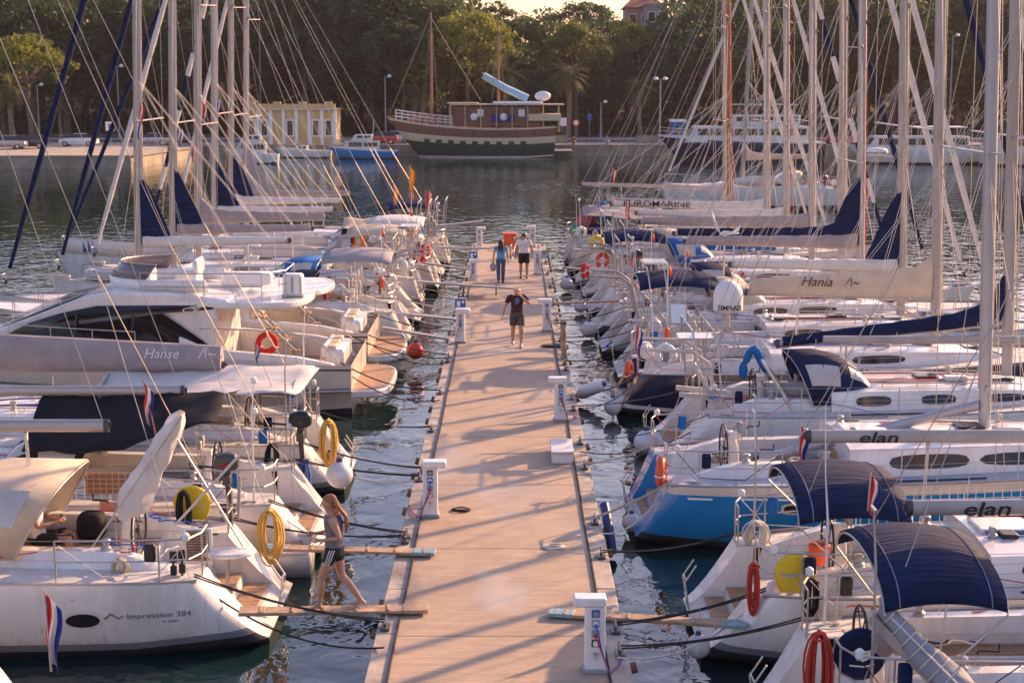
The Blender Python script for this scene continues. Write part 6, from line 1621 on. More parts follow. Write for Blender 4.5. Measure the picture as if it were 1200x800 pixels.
# ------------------------------------------------------------------ deck gear that fills the boats (parts of each boat) and loose gear (things)
RC = random.Random(21)
sailors = [L0, L1, L2, L3, L6, L7, L8, L9, L10, L11, R1, R2, R3, R4, R5, R6, R7, R8, R9, R10, R11, R12, R13, RX]
for b in sailors:
    if b.mh:      # control lines led aft over the coachroof, clutches and roof winches
        for sg in (1, -1):
            for k in range(2 if b.Y > 45 else 3):
                y = sg * (.35 + .09 * k); pts = [b.cab(u, 2, 1) for u in (.05, .3, .5)]; z = lambda p, yy: p.z - (yy * yy) * .12 + .03
                MB().tube([(b.xc1 + .15, y, z(pts[0], y)), (pts[1].x, y, z(pts[1], y)), (b.xm - .2, sg * .2, z(b.cab(clamp((b.xm - b.xc1) / (b.xr - b.xc1)), 2, 1), .2) + .02)], .010 if b.Y < 40 else .016, 4).build('control_line', RC.choice(('ropew', 'ropeblue', 'roper', 'rope', 'ropeb')), b.root)
            MB().box((b.xc1 + .45, sg * .45, b.cab(.06, 2, 1).z), (.24, .30, .09)).build('rope_clutch', 'black', b.root, bevel=.02)
            MB().lathe([(.065, 0), (.07, .04), (.045, .07), (.065, .14), (.05, .16), (.01, .165)], (b.xc1 + .22, sg * .5, b.cab(.04, 2, 1).z - .02), 12).build('roof_winch', 'steel', b.root)
    # genoa tracks and padeyes
    for sg in (1, -1):
        xs_ = [b.xc1 + .3 + k * .5 for k in range(5)]
        MB().tube([(x, sg * (b.wS(x)[0] - .28), b.wS(x)[1] + .01) for x in xs_], .016, 4).build('genoa_track', 'black', b.root)
        MB().tube([(xs_[1], sg * (b.wS(xs_[1])[0] - .28), b.wS(xs_[1])[1] + .05), (b.rake + 2.1, sg * (b.yc + .15), b.s0 + .3)], .008 if b.Y < 40 else .013, 4).build('genoa_sheet', RC.choice(('ropeblue', 'ropew', 'roper')), b.root)
        # stern cleat
        MB().tube([(b.rake + .25, sg * (b.wS(b.rake + .3)[0] - .16), b.s0 + .05), (b.rake + .55, sg * (b.wS(b.rake + .5)[0] - .16), b.s0 + .05)], .018, 6).build('stern_cleat', 'steel', b.root)
    # cockpit cushions, antennas, stern seat
    if RC.random() < .6:
        for sg in (1, -1): MB().box((b.rake + 2.2, sg * (b.yc - .2), b.s0 - .02), (1.5, .38, .07)).build('seat_cushion', RC.choice(('navy', 'creamc', 'bluec', 'greyc')), b.root, bevel=.03)
    for k in range(RC.choice((0, 1, 1, 2))):
        sg = RC.choice((1, -1)); x = b.rake + .3; y = sg * (b.wS(x)[0] - .25); h = RC.uniform(1.4, 2.3)
        a_ = MB().tube([(x, y, b.s0), (x, y, b.s0 + h * .7), (x - .05, y, b.s0 + h)], [.02, .016, .008], 6); (a_.lathe([(.04, 0), (.06, .03), (.05, .09), (.01, .11)], (x - .05, y, b.s0 + h * .98), 10) if RC.random() < .35 else (a_.box((x - .05, y, b.s0 + h), (.03, .22, .03)) if RC.random() < .5 else a_.tube([(x - .05, y, b.s0 + h), (x - .08, y, b.s0 + h + .9)], .007, 4))); a_.build('antenna_pole', RC.choice(('inkw', 'steel')), b.root)
    for u in (.2, .45):
        c = b.cab(u, 1.7, -1); 
        if RC.random() < .5: MB().box(c + Vector((0, 0, .05)), (.5, .3, .10)).build('roof_locker', 'gel', b.root, bevel=.03)
    # boarding ladder folded on the stern
    if b in (L2,): continue
    lx = b.stern_profile()[0][0] - .03
    lm = MB(); 
    for y in (.15, .45): lm.tube([(lx + .02, y, .28), (lx - .06, y, .75), (lx + .10, y, 1.0)], .013, 6)
    for k in range(4): lm.cyl((lx - .02 - .01 * k, .15, .36 + k * .14), (lx - .02 - .01 * k, .45, .36 + k * .14), .012, n=5)
    lm.build('swim_ladder', 'steel', b.root)
    if b.Y > 41 or b in (R5,):
        n = RC.choice((3, 4, 4, 5))
        opts = RC.sample(['coil', 'ob', 'hs', 'raft', 'can', 'pole', 'bag', 'bucket', 'sup'], n); sd = b.sgn if RC.random() < .5 else -b.sgn
        for o_ in opts:
            x = b.rake + RC.uniform(.3, 1.4); y = sd * (b.wS(x)[0] - .10); z = b.s0 + .55; p = b.w((x, y, z)); sd = -sd
            if o_ == 'coil': coil(p, RC.choice(('cream', 'pale')) + ' rope coil on the stern rail of ' + b.nick, 'ropew', .17, 7, .4)
            elif o_ == 'ob': outboard(p + Vector((0, 0, .1)), 'outboard motor on the rail of ' + b.nick, b.rz + RC.uniform(-1, 1), RC.choice(('black', 'dgrey', 'white')), 'flagr', 1.05)
            elif o_ == 'hs': horseshoe(p + Vector((0, 0, -.05)), 'horseshoe buoy on the rail of ' + b.nick, RC.choice(('yellow', 'orange', 'white', 'white')), RC.uniform(-.6, .6), .29)
            elif o_ == 'raft':
                t = thing('life_raft_canister', 'white raft canister on ' + b.nick, 'life raft', b.w((b.rake + .25, 0 * y, b.s0 + .15)), b.rz + pi / 2)
                MB().lathe([(.02, -.38), (.17, -.36), (.20, -.3), (.20, .3), (.17, .36), (.02, .38)], (0, 0, .2), 16, axis='x').build('canister', 'white', t)
                for s_ in (1, -1): MB().torus((s_ * .18, 0, .2), .205, .012, axis='x', n=16, m=4).build('strap', 'black', t)
            elif o_ == 'towel': tag(MB().grid([[(x_ * .06, .02 * sin(x_ * 1.3 + z_), -z_ * .09) for z_ in range(6)] for x_ in range(9)]).build('towel', RC.choice(('peach', 'pink', 'tee_none')) if 0 else RC.choice(('peach', 'pink', 'creamc')), solid=.012), 'towel drying on the rail of ' + b.nick, 'towel', None, p + Vector((0, 0, .1)))
            elif o_ == 'can': 
                t = thing('fuel_can', 'fuel can lashed to the rail of ' + b.nick, 'fuel can', b.w((b.xc1 + 1.2, b.sgn * (b.wS(b.xc1 + 1.2)[0] - .28), b.wS(b.xc1 + 1.2)[1])), b.rz)
                cc = RC.choice(('flagr', 'bluec', 'yellow')); MB().box((0, 0, .19), (.34, .17, .38)).build('can_body', cc, t, bevel=.03); MB().tube([(-.1, 0, .38), (-.06, 0, .44), (.06, 0, .44), (.1, 0, .38)], .014, 6).build('can_handle', cc, t); MB().cyl((.12, 0, .38), (.12, 0, .42), .03, n=10).build('can_cap', 'black', t)
            elif o_ == 'bag': tag(MB().sph((0, 0, 0), (.34, .22, .20), 12, 8).build('sail_bag', RC.choice(('bluec', 'navy', 'greyc', 'pink', 'taupec')), b.root and None), 'stuffed cloth bag on a seat of ' + b.nick, 'bag', None, b.w((b.rake + 1.9, sd * (b.yc - .15), b.s0 + .12)))
            elif o_ == 'bucket':
                t = thing('bucket', 'plastic bucket on the aft deck of ' + b.nick, 'bucket', b.w((b.rake + .8, sd * (b.wS(b.rake + .8)[0] - .3), b.s0 + .02))); MB().lathe([(.10, 0), (.13, .26), (.14, .27), (.12, .25), (.09, .02)], n=14).build('pail', RC.choice(('bluec', 'orange', 'black')), t); MB().torus((0, 0, .27), .13, .006, axis='y', n=14, m=4).build('handle', 'steel', t)
            elif o_ == 'sup':
                x_ = b.xc1 + 2.4; t = MB(); rr_ = []
                for k in range(15): f = k / 14; rr_.append([(x_ - 1.5 + 3 * f, 0, .18 * 0 + z * .36 * sin(pi * clamp(.04 + .92 * f)) ** .5) for z in (-1, 1)])
                o2 = t.grid(rr_).build('paddle_board', RC.choice(('bluec', 'sail', 'sail')), None, solid=.09); tag(o2, 'paddle board on the side rail of ' + b.nick, 'paddle board', None, b.w((0, 0, 0)), b.rz); w_, S_ = b.wS(x_); o2.location = b.w((0, b.sgn * (w_ - .20), S_ + .42))
            else:
                t = thing('danbuoy', 'tall danbuoy pole with pennant on ' + b.nick, 'danbuoy', p - Vector((0, 0, .5))); MB().cyl((0, 0, 0), (0, 0, 2.3), .014, n=6).build('pole', 'inkw', t); MB().lathe([(.02, 0), (.07, .05), (.07, .28), (.02, .33)], (0, 0, .3), 10).build('float', 'orange', t); MB().add([(0, 0, 2.3), (0, 0, 2.0), (.12, .05, 1.95), (.10, .04, 2.15)], [(0, 1, 2, 3)]).build('pennant', 'orange', t, solid=.004)
for b in (L1, L2, L3, R1, R2, R3, R4, R5):
    for k in range(7):       # loose rope tails draped over coamings, seats and winches
        x = RC.uniform(b.rake + .6, b.xc1 - .1); sg = RC.choice((1, -1)); y = sg * (b.yc + RC.uniform(-.25, .22)); z = b.s0 + (.27 if abs(y) > b.yc else .0)
        pts = [Vector((x, y, z))]; a = RC.uniform(0, 6.3)
        for j in range(16): a += RC.uniform(-1.1, 1.3); pts.append(pts[-1] + Vector((cos(a) * .085, sin(a) * .06, RC.uniform(-.015, .02))))
        pts = [Vector((p.x, p.y, max(p.z, b.s0 - .05))) for p in pts]; MB().tube(pts, .011, 5).build('rope_tail', RC.choice(('ropew', 'ropeb', 'rope', 'ropeblue', 'roper')), b.root)
    for sg in (1, -1):
        x = b.rake + RC.uniform(1.0, 1.9); MB().tube([(x, sg * (b.yc + .13), b.s0 + .46), (x + .02, sg * (b.yc + .13), b.s0 + .5), (x + .24, sg * (b.yc + .16), b.s0 + .5), (x + .24, sg * (b.yc + .16), b.s0 + .6)], .016, 7).build('winch_handle', 'black', b.root)
        w_ = b.wS(b.rake + .6)[0] - .1
        MB().box((b.rake + .62, sg * w_, b.s0 + .45), (.16, .09, .26)).build('rail_pocket', RC.choice(('black', 'greyc', 'navy', 'bluec')), b.root, bevel=.03)
        MB().lathe([(.03, 0), (.055, .03), (.055, .10), (.02, .13)], (b.rake + .12, sg * (w_ - .05), b.s0 + .60), 10).build('stern_light', 'white', b.root)
        MB().tube([(b.rake + .1, sg * (w_ - .2), b.s0 + .6), (b.rake + .5, sg * w_, b.s0 + .15), (b.rake + 1.3, sg * w_, b.s0 + .10), (b.rake + 1.9, sg * w_, b.s0 + .55)], .008, 5).build('loose_line', RC.choice(('ropew', 'ropeb', 'roper')), b.root)
        for k in range(2): MB().cyl((b.rake + .45 + k * .75, sg * (b.wS(b.rake + .45 + k * .75)[0] - .3), b.s0 + .0), (b.rake + .45 + k * .75, sg * (b.wS(b.rake + .45 + k * .75)[0] - .3), b.s0 + .035), .045, n=12).build('deck_filler', 'steel', b.root)
    MB().box((b.xc1 - .02, .38, b.s0 + .08), (.03, .18, .16)).box((b.xc1 - .02, -.42, b.s0 + .08), (.03, .24, .14)).build('instrument_panel', 'black', b.root, bevel=.01)
# upturned tenders on some foredecks
for b, x in ((L7, 10.2), (R6, 9.6), (R9, 9.4), (L9, 10.8), (R4, 10.2)):
    t = thing('upturned_tender', 'grey tender lying upside down on the foredeck of ' + b.nick, 'inflatable boat', b.w((x, 0, b.wS(x)[1] + .05)), b.rz)
    pts = [(-1.1, .5), (0, .55), (.7, .48), (1.15, .2), (1.25, 0), (1.15, -.2), (.7, -.48), (0, -.55), (-1.1, -.5)]
    MB().tube([(a, c * .9, .2) for a, c in pts], .19, 10).build('tube', 'greyhull', t); MB().grid([[(x_, y_, .34 + .05 * (1 - abs(y_) * 2)) for y_ in (-.42, 0, .42)] for x_ in (-1, -.3, .4, 1.0)]).build('floor', 'grey', t, solid=.02)
# ================================================================== far shore
def leafmat(name, c, c2, tr=.3):
    m = bpy.data.materials.new(name); m.use_nodes = True; nt = m.node_tree; L = nt.links.new
    b = nt.nodes['Principled BSDF']; b.inputs['Roughness'].default_value = .6
    tc = nt.nodes.new('ShaderNodeTexCoord'); n = nt.nodes.new('ShaderNodeTexNoise'); n.inputs['Scale'].default_value = .45; n.inputs['Detail'].default_value = 6
    L(tc.outputs['Object'], n.inputs['Vector']); r = nt.nodes.new('ShaderNodeValToRGB')
    r.color_ramp.elements[0].position = .35; r.color_ramp.elements[1].position = .68
    r.color_ramp.elements[0].color = (*c, 1); r.color_ramp.elements[1].color = (*c2, 1); L(n.outputs['Fac'], r.inputs['Fac'])
    L(r.outputs['Color'], b.inputs['Base Color']); t = nt.nodes.new('ShaderNodeBsdfTranslucent'); L(r.outputs['Color'], t.inputs['Color'])
    ms = nt.nodes.new('ShaderNodeMixShader'); ms.inputs[0].default_value = tr; L(b.outputs[0], ms.inputs[1]); L(t.outputs[0], ms.inputs[2])
    L(ms.outputs[0], nt.nodes['Material Output'].inputs['Surface']); M[name] = m; return m
leafmat('leaf_dark', (.026, .050, .020), (.075, .125, .036), .4); leafmat('leaf_olive', (.05, .075, .018), (.18, .20, .036), .4)
leafmat('leaf_pine', (.08, .115, .015), (.29, .30, .04), .45); leafmat('leaf_palm', (.10, .11, .035), (.26, .24, .09), .45)
bark = mat('bark', (.13, .09, .065), .9, var=.25, scale=2, bump=.6, bscale=4)
palmbark = mat('palm_bark', (.22, .15, .10), .9, var=.25, scale=3, bump=.8, bscale=5)
RT = random.Random(5)
def leaves(mb, c, rad, n, size, flat=1.0, rnd=RT):
    for _ in range(n):
        d = Vector((rnd.gauss(0, 1), rnd.gauss(0, 1), rnd.gauss(0, 1))).normalized() * rad * rnd.random() ** .4
        p = c + Vector((d.x, d.y, d.z * flat)); s_ = size * rnd.uniform(.55, 1.25)
        a = Vector((rnd.gauss(0, 1), rnd.gauss(0, 1), rnd.gauss(0, .7))).normalized(); b = a.orthogonal().normalized()
        b = Matrix.Rotation(rnd.uniform(0, 6.28), 3, a) @ b
        mb.add([p - a * s_ * .5, p + b * s_ * .32, p + a * s_ * .5, p - b * s_ * .32], [(0, 1, 2, 3)])
def limb(mb, a, b, r1, r2, wob=.3):
    a = Vector(a); b = Vector(b); l = (b - a).length
    pts = [a.lerp(b, t) + Vector((RT.uniform(-1, 1), RT.uniform(-1, 1), 0)) * wob * l * .08 * sin(pi * t) for t in (0, .3, .6, 1)]
    mb.tube(pts, [lerp(r1, r2, t) for t in (0, .3, .6, 1)], 7)
def tree_proto(kind, h, wid, lm, label, seed):
    RT.seed(seed)
    t = thing({'pine': 'umbrella_pine', 'round': 'broadleaf_tree', 'cypress': 'evergreen_tree'}[kind], label, 'tree', (0, 0, 0))
    tr = MB(); cr = MB()
    if kind == 'pine':
        hb = h * .58; limb(tr, (0, 0, 0), (RT.uniform(-.6, .6), 0, hb), .34, .22)
        for k in range(60):
            a = RT.uniform(0, 6.28); q = RT.random() ** .55; r = q * wid / 2
            dome = (1 - q * q) * h * .26
            c = Vector((r * cos(a), r * sin(a), h * .70 + dome + RT.uniform(-.5, .3)))
            if k % 5 == 0: limb(tr, (0, 0, hb * RT.uniform(.8, 1)), c - Vector((0, 0, .3)), .12, .04)
            leaves(cr, c, RT.uniform(.8, 1.5), 75, .42, .55)
            if RT.random() < .4: leaves(cr, c - Vector((0, 0, RT.uniform(.8, 2.2))), 1.1, 35, .42, .7)
    elif kind == 'round':
        limb(tr, (0, 0, 0), (RT.uniform(-.5, .5), 0, h * .5), .38, .2)
        for k in range(64):
            d = Vector((RT.gauss(0, 1), RT.gauss(0, 1), RT.gauss(0, 1))).normalized() * RT.uniform(.45, 1)
            c = Vector((d.x * wid / 2, d.y * wid / 2, h * .58 + d.z * h * .40))
            if k % 6 == 0: limb(tr, (0, 0, h * RT.uniform(.25, .45)), c, .12, .04)
            leaves(cr, c, RT.uniform(.9, 1.6), 60, .5, .85)
    else:
        limb(tr, (0, 0, 0), (0, 0, h * .8), .3, .08)
        for k in range(56):
            f = RT.random(); r = wid / 2 * (1 - f) ** .6 * RT.uniform(.3, 1); a = RT.uniform(0, 6.28)
            leaves(cr, Vector((r * cos(a), r * sin(a), h * (.12 + .85 * f))), RT.uniform(.7, 1.3), 60, .45, 1)
    tr.build('trunk', bark, t); cr.build('crown', lm, t, smooth=False, norm=False)
    t['h'] = h; return t
def palm_proto(label, h=7, seed=1):
    RT.seed(seed); t = thing('palm_tree', label, 'palm tree')
    tr = MB(); pts = [(.25 * sin(k * .5), 0, h * k / 6) for k in range(7)]
    tr.tube(pts, [.42, .34, .30, .28, .28, .30, .42], 10); tr.build('trunk', palmbark, t)
    cr = MB(); top = Vector(pts[-1])
    for k in range(46):
        a = RT.uniform(0, 6.28); el = RT.uniform(-.6, 1.25); L_ = RT.uniform(2.4, 3.5)
        d = Vector((cos(a), sin(a), 0)); side = Vector((-sin(a), cos(a), 0)); p = top.copy(); v = d * cos(el) + Vector((0, 0, sin(el))); prev = p
        for j in range(9):
            v = (v + Vector((0, 0, -.17))).normalized(); q = p + v * L_ / 9
            cr.tube([p, q], .025, 3, cap=False)
            ll = .62 * sin(pi * clamp(.12 + j / 9.5))
            for sg in (1, -1):
                for m_ in (0, .5):
                    b0 = p.lerp(q, m_); tip = b0 + side * sg * ll + v * ll * .5 + Vector((0, 0, -.25 * ll)); cr.add([b0, b0 + v * .10, tip], [(0, 1, 2)])
            p = q
    cr.build('crown', 'leaf_palm', t, smooth=False, norm=False); t['h'] = h + 2; return t

# ---- land
def hill_z(x, y):
    t = clamp((y - 212) / 90); base = 1.15 + 9.5 * t * t * (3 - 2 * t)
    base *= 1 + .35 * sin(x * .021 + 1.3) * t + (.55 * t if x < -25 or x > 35 else 0)
    return base + mnoise.noise(Vector((x * .05, y * .05, 0))) * .8 * t
gm = mat('earth_and_grass', (.055, .052, .025), .95, var=.35, scale=.4, bump=.5, bscale=3)
g = MB(); ys = [212 + k * 7 for k in range(16)] + [360, 450, 700]
g.grid([[(x, y, hill_z(x, min(y, 320)) if y < 330 else 9) for x in range(-330, 331, 10)] for y in ys]); struct(g.build('hillside', gm))
asphalt = mat('asphalt', (.055, .053, .055), .85, var=.2, scale=1.5, bump=.3, bscale=40)
stone = mat('quay_stone', (.33, .28, .22), .85, var=.2, scale=.8, dirt=.7, bump=.4, bscale=8)
stone2 = mat('quay_paving', (.40, .34, .27), .8, var=.15, scale=.6, dirt=.5)
# quay: paving sheet with a vertical wall towards the water; nearer part on the left
q = MB(); edge = [(-330, 150), (-37, 150), (-35, 176), (-12, 177.5), (330, 177.5)]
q.v = []; top = []
for (x, y) in edge: top.append((x, y, 1.15))
q.add([(x, y, 1.15) for x, y in edge] + [(330, 197, 1.15), (-330, 197, 1.15)], [tuple(range(7))], 1)
for a, b in zip(edge[:-1], edge[1:]): q.add([(a[0], a[1], -1), (b[0], b[1], -1), (b[0], b[1], 1.15), (a[0], a[1], 1.15)], [(0, 1, 2, 3)], 0)
struct(q.build('quay', [stone, stone2], smooth=False, norm=False))
cb = MB()
for a, b in zip(edge[:-1], edge[1:]): cb.beam((a[0], a[1] + .2, 1.21), (b[0], b[1] + .2, 1.21), .5, .14)
struct(cb.build('quay_coping', stone, smooth=False))
rd = MB(); rd.add([(-330, 188, 1.154), (330, 188, 1.154), (330, 197, 1.154), (-330, 197, 1.154)], [(0, 1, 2, 3)]); struct(rd.build('shore_road', asphalt, smooth=False))
for k, yy in enumerate((188.2, 196.8)):
    struct(MB().box((0, yy, 1.16), (660, .12, .008)).build('road_edge_line', 'inkw', smooth=False))
pv = MB(); pv.box((0, 204.6, .70), (660, 15.2, 1.1)); struct(pv.build('pavement', stone2, smooth=False))
lawn = MB().box((0, 208, .76), (660, 8, 1.06)); struct(lawn.build('verge', gm, smooth=False))

# ---- trees
def place(proto, u, vtop, Y, label, group=None, first=[set()], wk=1.0):
    top = at_y(u, vtop, Y); zg = hill_z(top.x, Y) if Y > 212 else 1.2
    sc = (top.z - zg) / proto['h']
    sc_ = (sc * wk, sc * wk, sc)
    if proto.name not in first[0]:
        first[0].add(proto.name); proto.location = (top.x, Y, zg - .1); proto.scale = sc_; proto['label'] = label
        if group: proto['group'] = group
        return proto
    return dup(proto, (top.x, Y, zg - .1), RT.uniform(0, 6.28), label, group, sc_)
P1 = tree_proto('pine', 14, 11, 'leaf_pine', '', 3); P2 = tree_proto('pine', 13, 10, 'leaf_olive', '', 9); P3 = tree_proto('pine', 14, 12, 'leaf_dark', '', 19)
T1 = tree_proto('round', 13, 9, 'leaf_dark', '', 4); T2 = tree_proto('round', 12, 10, 'leaf_olive', '', 8); T3 = tree_proto('round', 14, 9, 'leaf_dark', '', 14)
C1 = tree_proto('cypress', 14, 6, 'leaf_dark', '', 6)
PA = palm_proto('', 7, 2); PB = palm_proto('', 6, 7)
RT.seed(77)
place(P1, 551, 12, 204, 'bright green umbrella pine with a flat lit crown behind the wooden ship')
place(P1, 30, 38, 186, 'yellow lit umbrella pine at the left edge above the parked cars')
place(P2, 676, 25, 207, 'rounded pine with a tall layered crown behind the shore palm', wk=.85)
place(P1, 735, 22, 222, 'yellow green pine just below the red roofed house', wk=.8)
place(P3, 470, 24, 206, 'dark umbrella pine with tiered branches left of the bright one')
place(P2, 72, 2, 214, 'tall olive green pine at the upper left corner, in front of the grey buildings')
place(P2, 1010, 28, 214, 'olive pine with yellow edges behind the masts at the upper right')
place(T3, 640, 12, 226, 'dark leafy tree standing against the patch of sky')
place(PA, 665, 66, 199, 'large date palm beside the concrete planter on the shore')
place(PB, 492, 92, 200, 'dark date palm half hidden behind the bow of the wooden ship')
place(PB, 590, 62, 202, 'date palm standing behind the masts of the wooden ship')
place(PA, 752, 84, 201, 'dim date palm between the shore lamp and the dark trees')
place(PB, 12, 78, 190, 'date palm at the left edge of the photo')
place(PA, 70, 108, 198, 'date palm in shade behind the left quay')
def skyl(u):
    pts = [(-60, -60), (560, -40), (590, -6), (603, 4), (622, 30), (640, 22), (655, 8), (672, -14), (715, -22), (730, 10), (745, 48), (765, 48), (776, 14), (788, -40), (1260, -60)]
    for (a, b), (c, d) in zip(pts[:-1], pts[1:]):
        if a <= u <= c: return lerp(b, d, (u - a) / (c - a))
    return -40
k = 0
for row, (Y, step, lo, hi) in enumerate(((209, 46, 40, 80), (219, 42, 12, 50), (233, 40, 0, 25), (252, 44, 0, 10))):
    u = -60 + row * 13
    while u < 1270:
        pr = RT.choice((T1, T2, T3, C1, P3, T1, T3))
        vt = max(skyl(u), skyl(u - 16), skyl(u + 16)) + RT.uniform(lo, hi)
        if u < 180 and row == 3: vt += 22
        if not (728 < u < 768 and row > 1):
            place(pr, u + RT.uniform(-8, 8), vt, Y + RT.uniform(-3, 3), 'dark evergreen in the dense wood behind the far road', 'trees of the dense wood behind the far road', wk=RT.uniform(.9, 1.25))
        u += step * RT.uniform(.8, 1.2)
for pr in (T1, T2, T3, C1, P2, P3): pass
# undergrowth: hedge mass along the verge and leaves over the hillside
hg = MB(); RT.seed(31)
for k in range(520):
    x = RT.uniform(-85, 85); y = RT.uniform(210, 216); leaves(hg, Vector((x, y, hill_z(x, y) + RT.uniform(.2, 1.6))), 1.2, 26, .55, .8)
for k in range(1500):
    y = RT.uniform(216, 300); x = RT.uniform(-.42, .42) * y; leaves(hg, Vector((x, y, hill_z(x, y) + RT.uniform(.3, 2.0))), 1.9, 12, .9, .8)
struct(hg.build('undergrowth', 'leaf_dark', smooth=False, norm=False), 'stuff')

# ---- buildings
def house(label, u0, u1, v0, v1, Y, wallm, roofm=None, rows=2, cols=4, depth=9, name='house'):
    a = at_y(u0, v1, Y); b = at_y(u1, v0, Y); w_ = b.x - a.x; h = b.z - a.z; zb = min(a.z - 8, hill_z(a.x, Y)); 
    t = thing(name, label, 'building', ((a.x + b.x) / 2, Y, zb)); H_ = b.z - zb
    MB().box((0, depth / 2, H_ / 2), (w_, depth, H_)).build('wall', wallm, t, smooth=False)
    if roofm:
        r = MB(); e = .5; z = H_
        r.add([(-w_ / 2 - e, -e, z), (w_ / 2 + e, -e, z), (w_ / 2 + e, depth + e, z), (-w_ / 2 - e, depth + e, z), (-w_ / 4, depth / 2, z + 2.1), (w_ / 4, depth / 2, z + 2.1)],
              [(0, 1, 5, 4), (1, 2, 5), (2, 3, 4, 5), (3, 0, 4), (3, 2, 1, 0)]); r.build('roof', roofm, t, smooth=False)
        MB().box((w_ * .2, depth * .4, H_ + 1.8), (.7, .7, 1.6)).build('chimney', wallm, t, smooth=False)
    else: MB().box((0, depth / 2, H_ + .15), (w_ + .5, depth + .5, .3)).build('cornice', wallm, t, smooth=False)
    for i in range(cols):
        for j in range(rows):
            x = -w_ / 2 + w_ * (i + .5) / cols; z = H_ - 1.9 - j * 3.1
            f = MB().box((x, -.03, z), (1.25, .1, 1.75)).build('window', 'inkw', t, smooth=False)
            MB().box((x, -.085, z), (1.0, .03, 1.5)).build('pane', 'win', f, smooth=False)
            MB().box((x, -.12, z - .95), (1.5, .25, .1)).build('sill', 'grey', f, smooth=False)
    return t
pl1 = mat('plaster_pink', (.42, .23, .18), .85, dirt=.5, scale=.5); pl2 = mat('plaster_grey', (.36, .34, .34), .85, dirt=.6, scale=.5)
rt = mat('roof_tiles', (.33, .11, .06), .8, var=.2, scale=2, bump=.6, bscale=6); pl3 = mat('plaster_ochre', (.62, .42, .19), .8, var=.06, scale=.6, dirt=.3)
house('pinkish red house with a tiled roof above the trees near the patch of sky', 734, 778, 9, 50, 262, pl1, rt, 3, 3)
house('tall grey stone house joined to the right of the red roofed one', 757, 782, 6, 50, 256, pl2, None, 3, 2, name='town_house')
house('long grey building above the trees at the upper left', 52, 132, 3, 22, 268, pl2, None, 2, 7, name='apartment_building')
house('pale building behind the leftmost masts at the top edge', 136, 190, -5, 24, 276, pl2, None, 3, 4, name='apartment_building')
# yellow pavilion
def pavilion():
    a = at_y(288, 171, 181.5); b = at_y(392, 124, 181.5); w_ = b.x - a.x; h = 4.6
    t = thing('quay_pavilion', 'single storey yellow building with white pilasters and a parapet on the far quay', 'building', ((a.x + b.x) / 2, 181.5, 1.16))
    MB().box((0, 3, h / 2 - .3), (w_, 6, h - .6)).build('wall', pl3, t, smooth=False)
    for k in range(8):
        x = -w_ / 2 + w_ * k / 7; MB().box((x, -.04, h / 2 - .3), (.38, .16, h - .62)).build('pilaster', 'inkw', t, smooth=False)
    MB().box((0, 2.9, h - .52), (w_ + .5, 6.4, .16)).build('cornice', 'gel2', t, smooth=False)
    MB().box((0, .2, h - .18), (w_ + .1, .3, .52)).build('parapet', pl3, t, smooth=False)
    for k in range(4):
        x = -w_ / 2 + w_ * (k * 2 + .5) / 7; MB().box((x, .2, h + .2), (.9, .34, .3)).build('parapet_block', pl3, t, smooth=False)
    for k in range(7):
        x = -w_ / 2 + w_ * (k + .5) / 7
        if k % 2 == 1 or k in (0, 6):
            f = MB().box((x, -.02, 1.9), (.95, .1, 2.0)).build('window', 'inkw', t, smooth=False); MB().box((x, -.08, 1.9), (.62, .03, 1.7)).build('pane', 'win', f, smooth=False)
pavilion()

# ---- shore furniture
def lamp(u, vt, vb, Y, label, double=False):
    b = at_y(u, vb, Y); top = at_y(u, vt, Y); zg = 1.155 if Y < 197 else 1.25; h = top.z - zg
    t = thing('street_lamp', label, 'street lamp', (b.x, Y, zg), 0, 'street lamps on the far shore')
    MB().tube([(0, 0, 0), (0, 0, h * .5), (0, 0, h)], [.11, .09, .07], 8).build('pole', 'grey', t)
    MB().box((0, 0, .2), (.35, .35, .4)).build('base', 'grey', t, bevel=.03)
    for sg in ((-1, 1) if double else (1,)):
        MB().tube([(0, 0, h - .05), (sg * .5, 0, h + .1)], .04, 6).build('arm', 'grey', t)
        MB().lathe([(.02, .30), (.26, .12), (.30, 0), (.22, -.10), (.02, -.14)], (sg * .55, 0, h + .02), 12).build('lamp_head', 'inkw', t)
lamp(773, 93, 160, 181, 'tall double headed street lamp with white heads on the far quay', True)
lamp(704, 120, 153, 199, 'slim street lamp right of the large date palm')
lamp(140, 78, 150, 199, 'tall street lamp near the leftmost masts')
lamp(46, 100, 152, 199, 'street lamp behind the parked cars at the left')
lamp(452, 90, 155, 199, 'street lamp left of the wooden ship in the shade of the pines')
lamp(1112, 42, 150, 199, 'tall street lamp high up between the right masts')
def planter(u, v, Y, label, wd=2.6):
    p = at_y(u, v, Y); t = thing('street_planter', label, 'planter', (p.x, Y, 1.155), 0, 'concrete planters on the far quay')
    m = MB(); m.box((0, 0, .42), (wd, .9, .84)).box((0, 0, .88), (wd + .14, 1.04, .1)); m.build('planter_box', stone, t, bevel=.03)
    MB().box((0, 0, .94), (wd - .1, .8, .04)).build('soil', 'anti', t)
    s_ = MB(); RT.seed(int(u))
    for k in range(10): leaves(s_, Vector((RT.uniform(-wd * .4, wd * .4), 0, 1.15 + RT.uniform(0, .5))), .4, 30, .2)
    s_.build('shrub', 'leaf_olive', t, smooth=False, norm=False)
planter(652, 156, 186, 'concrete planter standing left on the quay, beside the round red sign')
planter(759, 156, 186, 'concrete planter with a shrub below the double street lamp')
